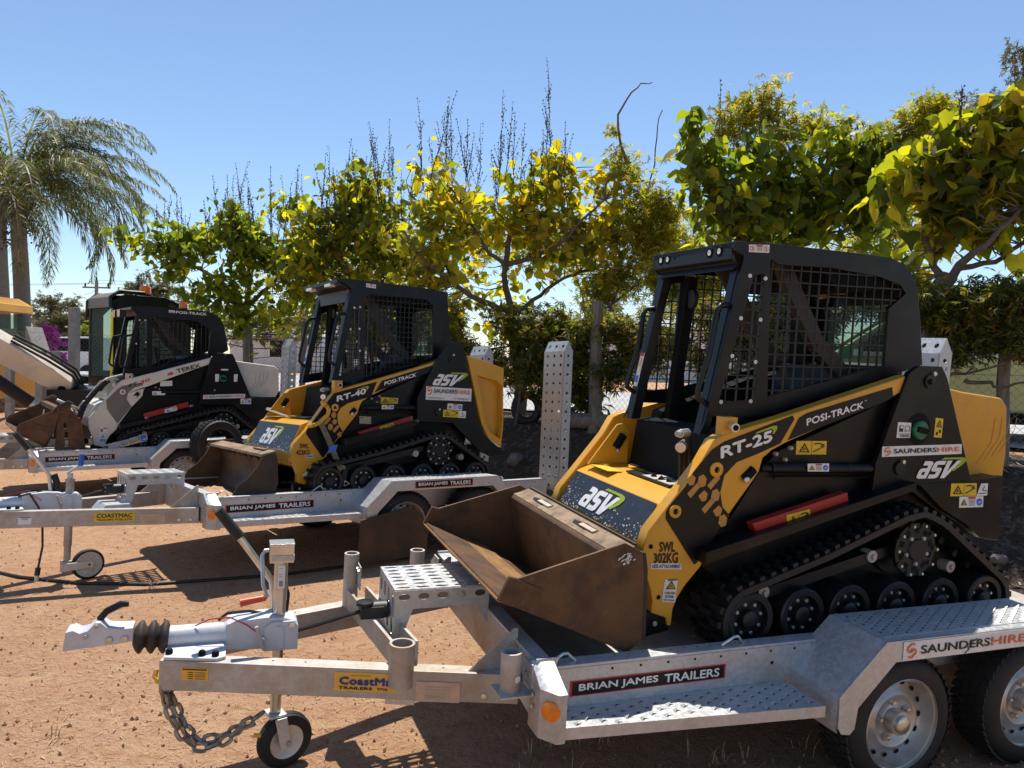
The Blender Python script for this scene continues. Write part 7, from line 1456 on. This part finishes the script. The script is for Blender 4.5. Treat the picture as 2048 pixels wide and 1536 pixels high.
# ---------------------------------------------------------------- pale green car beyond the fence
def car(label, mtx):
    root = thing('parked_car', label, 'car', mtx)
    prof = [(-2.15, .32), (-2.18, .55), (-2.10, .80), (-1.2, .92), (-.55, 1.38), (1.25, 1.42), (2.0, .98), (2.18, .92), (2.20, .45), (2.12, .30)]
    mb = MB(); arch = lambda cx: [(cx+.36*math.cos(t), .32+.36*math.sin(t)) for t in np.linspace(0, math.pi, 9)]
    low = prof[:4]+[(2.0, .97)]+prof[7:]+arch(1.35)+arch(-1.35); mb.prism(low, -.83, .83, 'greenpale'); body = mb.build('body', root, bevel=.05, seg=4)
    mb = MB(); mb.prism([(-1.15, .93), (-.52, 1.36), (1.22, 1.40), (1.92, .97)], -.70, .70, 'dark'); mb.prism([(-.62, 1.35), (-.5, 1.41), (1.2, 1.44), (1.35, 1.36)], -.74, .74, 'carwhite')
    for x0, x1, t in ((-1.2, -.58, .05), (.25, .22, .05), (1.95, 1.28, .09)): mb.beam((x0, -.765, .94), (x1, -.715, 1.38), .05, t, 'greenpale'); mb.beam((x0, .765, .94), (x1, .715, 1.38), .05, t, 'greenpale')
    mb.build('cabin', root, bevel=.02)
    mb = MB(); mb.prism([(-2.05, .84), (-1.2, .935), (2.1, .955), (2.1, .90), (-1.2, .885)], -.842, -.828, 'carwhite'); mb.build('glint_stripe', root, bevel=.006)  # white waist stripe; the glint of light along the shoulder is painted in
    mb = MB(); mb.box(1.98, 2.215, -.835, -.62, .62, .80, 'taillight'); mb.build('tail_light', root, bevel=.02)
    mb = MB(); mb.box(1.98, 2.215, .62, .835, .62, .80, 'taillight'); mb.build('tail_light', root, bevel=.02)
    mb = MB(); mb.box(-2.0, 2.05, -.80, .80, .20, .33, 'dark'); mb.build('sill', root)
    for x in (-1.35, 1.35):
        for s_ in (-1, 1):
            mb = MB(); mb.lathe((x, s_*.80, .30), (0, -s_, 0), [(.001, 0), (.19, 0), (.20, -.01), (.28, -.005), (.30, .03), (.30, .17), (.28, .2), (.001, .2)], 'tyre', 28); mb.lathe((x, s_*.803, .30), (0, s_, 0), [(.185, 0), (.16, -.03+.035), (.001, .01)], 'rim', 20); mb.build('wheel', root)
a = at(1925, 880, 8.6); dv = Vector((.62, -.78, 0)).normalized()
yaw = math.atan2(-.30, .95)
car('pale green car with a red tail light, parked beyond the fence', Matrix.Translation((5.05, 8.75, .86)) @ Matrix.Rotation(yaw, 4, 'Z'))

# ---------------------------------------------------------------- excavators
def digger_black(root_m):
    root = thing('excavator', 'black-cabbed excavator with a raised white boom, behind the white loader', 'excavator', root_m)
    # local frame: x right along the picture, y away, z up; origin on the ground under the cab
    mb = MB(); mb.box(-.75, 1.35, -.75, .85, .55, 1.0, 'carwhite'); mb.prism([(-.80, .95), (1.35, .95), (1.35, 1.35), (.75, 1.4), (.6, 1.0)], -.74, .84, 'carwhite'); mb.build('body', root, bevel=.05, seg=3)
    cab = thing('cab', None, None); cab.parent = root
    prof = [(-.60, .95), (-.62, 2.33), (-.56, 2.45), (-.42, 2.52), (.22, 2.52), (.55, 2.40), (.66, 2.24), (.70, .95)]
    win = [(-.40, 1.25), (-.40, 2.20), (-.28, 2.33), (.20, 2.33), (.28, 2.28), (.42, 1.25)]
    mb = MB()
    for y in (-.50, .48): mb.prism(prof, y, y+.05, 'black2', holes=[win])
    mb.prism([(-.58, 2.36), (-.54, 2.47), (-.42, 2.515), (.22, 2.515), (.55, 2.395), (.53, 2.34), (.22, 2.45), (-.40, 2.45)], -.449, .479, 'black2'); mb.box(-.62, -.57, -.50, -.42, .95, 2.42, 'black2'); mb.box(-.62, -.57, .45, .53, .95, 2.42, 'black2'); mb.box(-.63, -.58, -.42, .45, .95, 1.15, 'black2')
    mb.tube([(-.66, -.50, 2.30), (-.66, -.48, 2.46), (-.52, -.47, 2.57), (-.10, -.45, 2.57)], .03, 'black2', 8); mb.tube([(-.66, .50, 2.15), (-.66, .48, 2.42), (-.52, .47, 2.55), (-.10, .45, 2.55)], .03, 'black2', 8)
    mb.box(.10, .68, .40, .47, .95, 2.3, 'black2'); mb.box(.62, .66, -.45, .48, .95, 2.2, 'dark')
    for k in range(9): mb.tube([(.28+.028*k, -.506, 2.37-.012*k), (.31+.028*k, -.506, 2.43-.014*k)], .006, 'greytan', 4)
    o = mb.build('cab_frame', cab, bevel=.02, seg=3)
    mb = MB(); mb.box(-.605, -.60, -.42, .45, 1.16, 2.30, 'glass'); mb.prism(win, -.478, -.472, 'glass'); mb.build('window', cab)
    mb = MB(); mb.prism([(-.665, 2.30), (-.655, 2.47), (-.50, 2.562), (-.30, 2.565), (-.30, 2.555), (-.50, 2.55), (-.645, 2.465), (-.655, 2.30)], -.46, .46, 'greytan'); mb.build('sun_visor', cab)
    mb = MB(); mb.box(-.635, -.622, -.515, -.44, 1.0, 2.22, 'hivis'); mb.build('reflective_strip', cab)
    mb = MB(); mb.tube([(-.64, -.53, 1.30), (-.64, -.53, 1.12), (-.60, -.54, 1.08), (-.45, -.54, 1.05)], .02, 'hivis', 8); mb.build('grab_handle', cab)
    mb = MB(); mb.prism([(.0, .96), (.02, 1.25), (.45, 1.28), (.50, 2.0), (.62, 2.0), (.62, .96)], -.22, .26, 'dark'); mb.cyl((-.2, -.2, 1.0), (-.22, -.2, 1.4), .025, 'rubber'); mb.build('seat', cab, bevel=.03)
    mb = MB(); mb.lathe((-.05, -.35, 2.53), (0, 0, 1), [(.11, 0), (.11, .03), (.085, .035)], 'black2', 20); mb.lathe((-.05, -.35, 2.565), (0, 0, 1), [(.088, 0), (.088, .10), (.075, .135), (.001, .14)], 'beacon', 20); mb.build('beacon', cab)
    for s_ in (-.55, .65):
        mb = MB(); mb.prism(arc(-.55, .27, .27, 90, 270, 8)+arc(.95, .27, .27, -90, 90, 8), s_-.15, s_+.15, 'trackr')
        for k in range(4): mb.lathe((-.5+.48*k, s_-.152, .26), (0, -1, 0), [(.14, 0), (.14, .01), (.001, .012)], 'black2', 14)
        mb.build('track', root)
    return root
dp = at(225, 760, 12.2); DR = Matrix.Rotation(R(49), 4, 'Z'); dp = Vector((dp.x, dp.y, 0)) - DR @ Vector((-.62, -.5, 0))
DM = Matrix.Translation((dp.x, dp.y, .0)) @ DR
dg = digger_black(DM)
def world_part(root, mb, name, parent=None, **kw):
    o = mb.build(name, parent or root, **kw); o.matrix_parent_inverse = root.matrix_world.inverted(); return o
# boom: from the swing post up to the left, out of the picture
a, b = at(128, 764, 11.0), at(-60, 660, 10.2); d = (b-a).normalized(); dep = Vector((.25, .97, 0)); upv = d.cross(dep).normalized()
if upv.z < 0: upv = -upv
nrm = d.cross(upv).normalized()
if nrm.y > 0: nrm = -nrm
mb = MB(); hgt = .155; L_ = (b-a).length; pa = lambda s, h, o_: a+d*s+upv*h+nrm*o_
out = [(-.08, -.10), (-.12, .02), (-.05, .12), (.25, .17), (L_, .19), (L_, -.19), (.25, -.17), (.1, -.15)]
vs = [pa(s, h, .10) for s, h in out]+[pa(s, h, -.10) for s, h in out]; n = len(out); mb.add(vs, [tuple(range(n)), tuple(range(2*n-1, n-1, -1))]+[(i, (i+1) % n, n+(i+1) % n, n+i) for i in range(n)], 'cream')
bm_ = world_part(dg, mb, 'boom', bevel=.01)
q = QM(pa(L_, -.19, .10), pa(0, -.19, .10), pa(0, .19, .10), pa(L_, .19, .10), nrm)
mb = MB(); hire_logo(mb, q.sub(.30, .52, .37, .80), off=.006); text(mb, q, 'SAUNDERS', 'ink', (.40, .52, .63, .74), .012, off=.006); text(mb, q, 'HIRE', 'inkora', (.64, .52, .745, .74), .012, off=.006); text(mb, q, 'saundershire.com.au', 'ink', (.40, .40, .54, .45), 0, off=.006); text(mb, q, 'Ph. 0400 000 000', 'ink', (.60, .40, .72, .45), 0, off=.006); world_part(dg, mb, 'hire_label', bm_, smooth=0)
mb = MB(); qq = q.sub(0, .09, .86, .27); plate(mb, qq, 'hivis', .006, .004); world_part(dg, mb, 'reflective_strip', bm_, smooth=0)
a2, b2 = at(60, 805, 10.5), at(-60, 725, 10.0); mb = MB(); mb.tube([a2, b2], .085, 'rubber', 14); mb.cyl(a2, at(92, 822, 10.6), .05, 'zinc', 12); world_part(dg, mb, 'boom_cylinder')
mb = MB(); mb.tube([pa(-.10, .02, 0), pa(-.25, -.02, 0), pa(-.32, -.25, 0), pa(-.36, -.5, 0)], [.13, .14, .15, .16], 'black', 10); mb.cyl(pa(-.02, -.05, .13), pa(-.02, -.05, -.13), .055, 'black2', 16); mb.obox(at(150, 800, 11.1), (.30, .08, 0), (-.05, .2, 0), (0, 0, .16), 'black')
for k in range(3): mb.tube([pa(.9, .21+.02*k, .05-.05*k), pa(.4, .22+.03*k, .05-.05*k), pa(.0, .20+.03*k, .05-.05*k), pa(-.20, .08+.03*k, .05-.05*k), pa(-.33, -.2, .05-.05*k), pa(-.38, -.5, .04)], .018, 'rubber', 7)
world_part(dg, mb, 'swing_post')
# yellow excavator, only its right edge is in the picture
yp = at(-22, 740, 13.0); root = thing('excavator', 'yellow excavator with a slotted roof, mostly out of view', 'excavator', Matrix.Translation((yp.x, yp.y, gz(yp.x, yp.y)))); 
mb = MB(); mb.box(-1.6, .40, -.6, .8, .25, 1.0, 'yellow'); mb.box(-1.5, .34, -.61, -.59, .45, .8, 'yellow'); mb.build('body', root, bevel=.04)
mb = MB(); mb.prism([(-1.2, 1.72), (-1.2, 2.0), (.12, 2.0), (.36, 1.87), (.39, 1.74)], -.55, .6, 'yellow')
for k in range(8): mb.beam((.13+.028*k, -.3, 1.995-.0155*k), (.13+.028*k, .5, 1.995-.0155*k), .008, .012, 'honey')
mb.build('roof', root, bevel=.03, seg=3)
mb = MB()
for x in (-1.1, .20): mb.piece(); mb.box(x-.05, x+.05, -.53, -.45, 1.0, 1.72, 'black2'); mb.piece(); mb.box(x-.05, x+.05, .5, .58, 1.0, 1.72, 'black2')
mb.build_each('cab_post', root); mb = MB(); mb.box(-1.05, .24, -.47, -.465, 1.05, 1.7, 'glass'); mb.box(.26, .265, -.45, .5, 1.05, 1.7, 'glass'); mb.build('window', root)
mb = MB(); mb.prism(arc(-1.3, .25, .25, 90, 270, 8)+arc(.1, .25, .25, -90, 90, 8), -.75, -.45, 'trackr'); mb.build('track', root)
# grey moulded hopper lid and a spare ramp behind the far-left fence
c0 = at(48, 690, 14.5); mb = MB(); R_ = .19
mb.prism([(-.33, -.35), (-.36, .12), (-.30, .22), (.20, .30), (.42, -.35), (.24, -.35)]+[(.0+.22*math.cos(t), -.25+.27*math.sin(t)) for t in np.linspace(.1, math.pi-.1, 10)]+[(-.26, -.35)], -.25, .25, 'concrete'); o = single('hollow_block', 'grey hollow concrete block with an arched opening, beside the palm trunk', 'block', mb, bevel=.02); o.matrix_world = Matrix.Translation((c0.x, c0.y, c0.z+.05))
mb = MB(); mb.box(-.35, .35, -.3, .3, 0, 1, 'oldwood'); o = single('plinth', 'grey timber stack carrying the hollow concrete block', 'stack', mb, bevel=.01); z0 = gz(c0.x, c0.y); o.matrix_world = Matrix.Translation((c0.x, c0.y, z0)) @ Matrix.Diagonal((1, 1, max(.1, c0.z-.30-z0), 1))

# ---------------------------------------------------------------- far side of the road
def shed(label, px, py_top, Y, w_, h, d_, yaw):
    p = at(px, py_top, Y); root = thing('pale_house', label, 'house', Matrix.Translation((p.x, p.y, gz(p.x, p.y))) @ Matrix.Rotation(R(yaw), 4, 'Z')); H = h
    mb = MB(); mb.box(-w_/2, w_/2, 0, d_, 0, H, 'wall'); mb.build('wall', root)
    mb = MB(); mb.prism([(-.25, H), (d_/2, H+d_*.16), (d_+.25, H), (d_+.25, H+.1), (d_/2, H+d_*.16+.12), (-.25, H+.1)], -w_/2-.25, w_/2+.25, 'roof', 'x'); mb.build('roof', root)
    for k in (-.28, .12):
        mb = MB(); mb.box(w_*k, w_*k+1.3, -.03, .02, .9, 2.1, 'carwhite'); wf = mb.build('window', root); mb = MB(); mb.box(w_*k+.07, w_*k+1.23, -.04, -.031, .97, 2.03, 'dark'); mb.build('pane', wf)
    mb = MB(); mb.box(w_*.34, w_*.34+1.6, -.03, .02, .02, 2.2, 'carwhite')
    for i in range(7): mb.box(w_*.34+.05+i*.22, w_*.34+.07+i*.22, -.036, -.031, .05, 2.15, 'roof')
    mb.build('garage_door', root)
shed('pale house across the road, seen through the flat-bucket loader cab', 1440, 600, 34, 9, 2.3, 4, 8)
shed('white house across the road behind the strapped-down loader', 640, 640, 48, 12, 2.2, 4, -6)
# white van far left
vp = at(162, 715, 27); root = thing('parked_van', 'small white vehicle parked far off beside the black excavator cab', 'van', Matrix.Translation((vp.x, vp.y, gz(vp.x, vp.y))))
mb = MB(); mb.prism([(-1.1, .3), (-1.15, .9), (-.6, 1.05), (-.35, 1.55), (1.1, 1.6), (1.15, .3)], -.8, .8, 'carwhite'); mb.build('body', root, bevel=.06); mb = MB(); mb.prism([(-.58, 1.06), (-.33, 1.5), (1.05, 1.52), (1.05, 1.06)], -.81, -.802, 'dark'); mb.build('window', root)
for x in (-.7, .7): mb = MB(); mb.lathe((x, -.72, .3), (0, -1, 0), [(.3, -.1), (.3, .1), (.2, .11), (.001, .11)], 'tyre', 20); mb.build('wheel', root)
# power pole, street lamp, wires
pp = at(193, 575, 60); zb = gz(pp.x, pp.y); root = thing('power_pole', 'grey power pole with a crossarm, above the black excavator', 'pole', Matrix.Translation((pp.x, pp.y, zb)))
top = at(193, 561, 60).z-zb; mb = MB(); mb.tube([(0, 0, 0), (0, 0, top)], [.17, .13], 'wood', 10); mb.build('mast', root); mb = MB(); mb.box(-1.1, 1.1, -.06, .06, top-.62, top-.50, 'wood'); mb.build('crossarm', root)
for x in (-.9, 0, .95): mb = MB(); mb.lathe((x, 0, top-.5 if x else top), (0, 0, 1), [(.05, 0), (.08, .1), (.05, .2), (.06, .28), (.001, .3)], 'dark', 8); mb.build('insulator', root)
mb = MB()
def sag(p, q, s):
    return [p+(q-p)*t-Vector((0, 0, s*4*t*(1-t))) for t in np.linspace(0, 1, 13)]
for (pa_, pb_) in (((-300, 556, 62), (180, 566, 60)), ((-300, 560, 62), (212, 567, 60)), ((212, 567, 60), (700, 575, 62)), ((193, 560, 60), (700, 560, 62)), ((150, 588, 60), (193, 578, 60)), ((60, 600, 60), (193, 598, 60))): mb.tube(sag(at(*pa_), at(*pb_), .25), .014, 'cable', 4)
mb.build('power_line', root).matrix_parent_inverse = root.matrix_world.inverted()
lp = at(178, 596, 52); zb = gz(lp.x, lp.y); root = thing('street_lamp', 'small street lamp beside the power pole', 'lamp', Matrix.Translation((lp.x, lp.y, zb))); H = at(178, 596, 52).z-zb
mb = MB(); mb.tube([(.0, 0, 0), (0, 0, H-.3), (-.2, 0, H), (-.5, 0, H+.08)], .04, 'galv2', 6); mb.build('mast', root); mb = MB(); mb.lathe((-.7, 0, H+.06), (1, 0, 0), [(.001, -.22), (.08, -.1), (.09, .1), (.001, .2)], 'galv2', 8); mb.build('lamp_head', root)
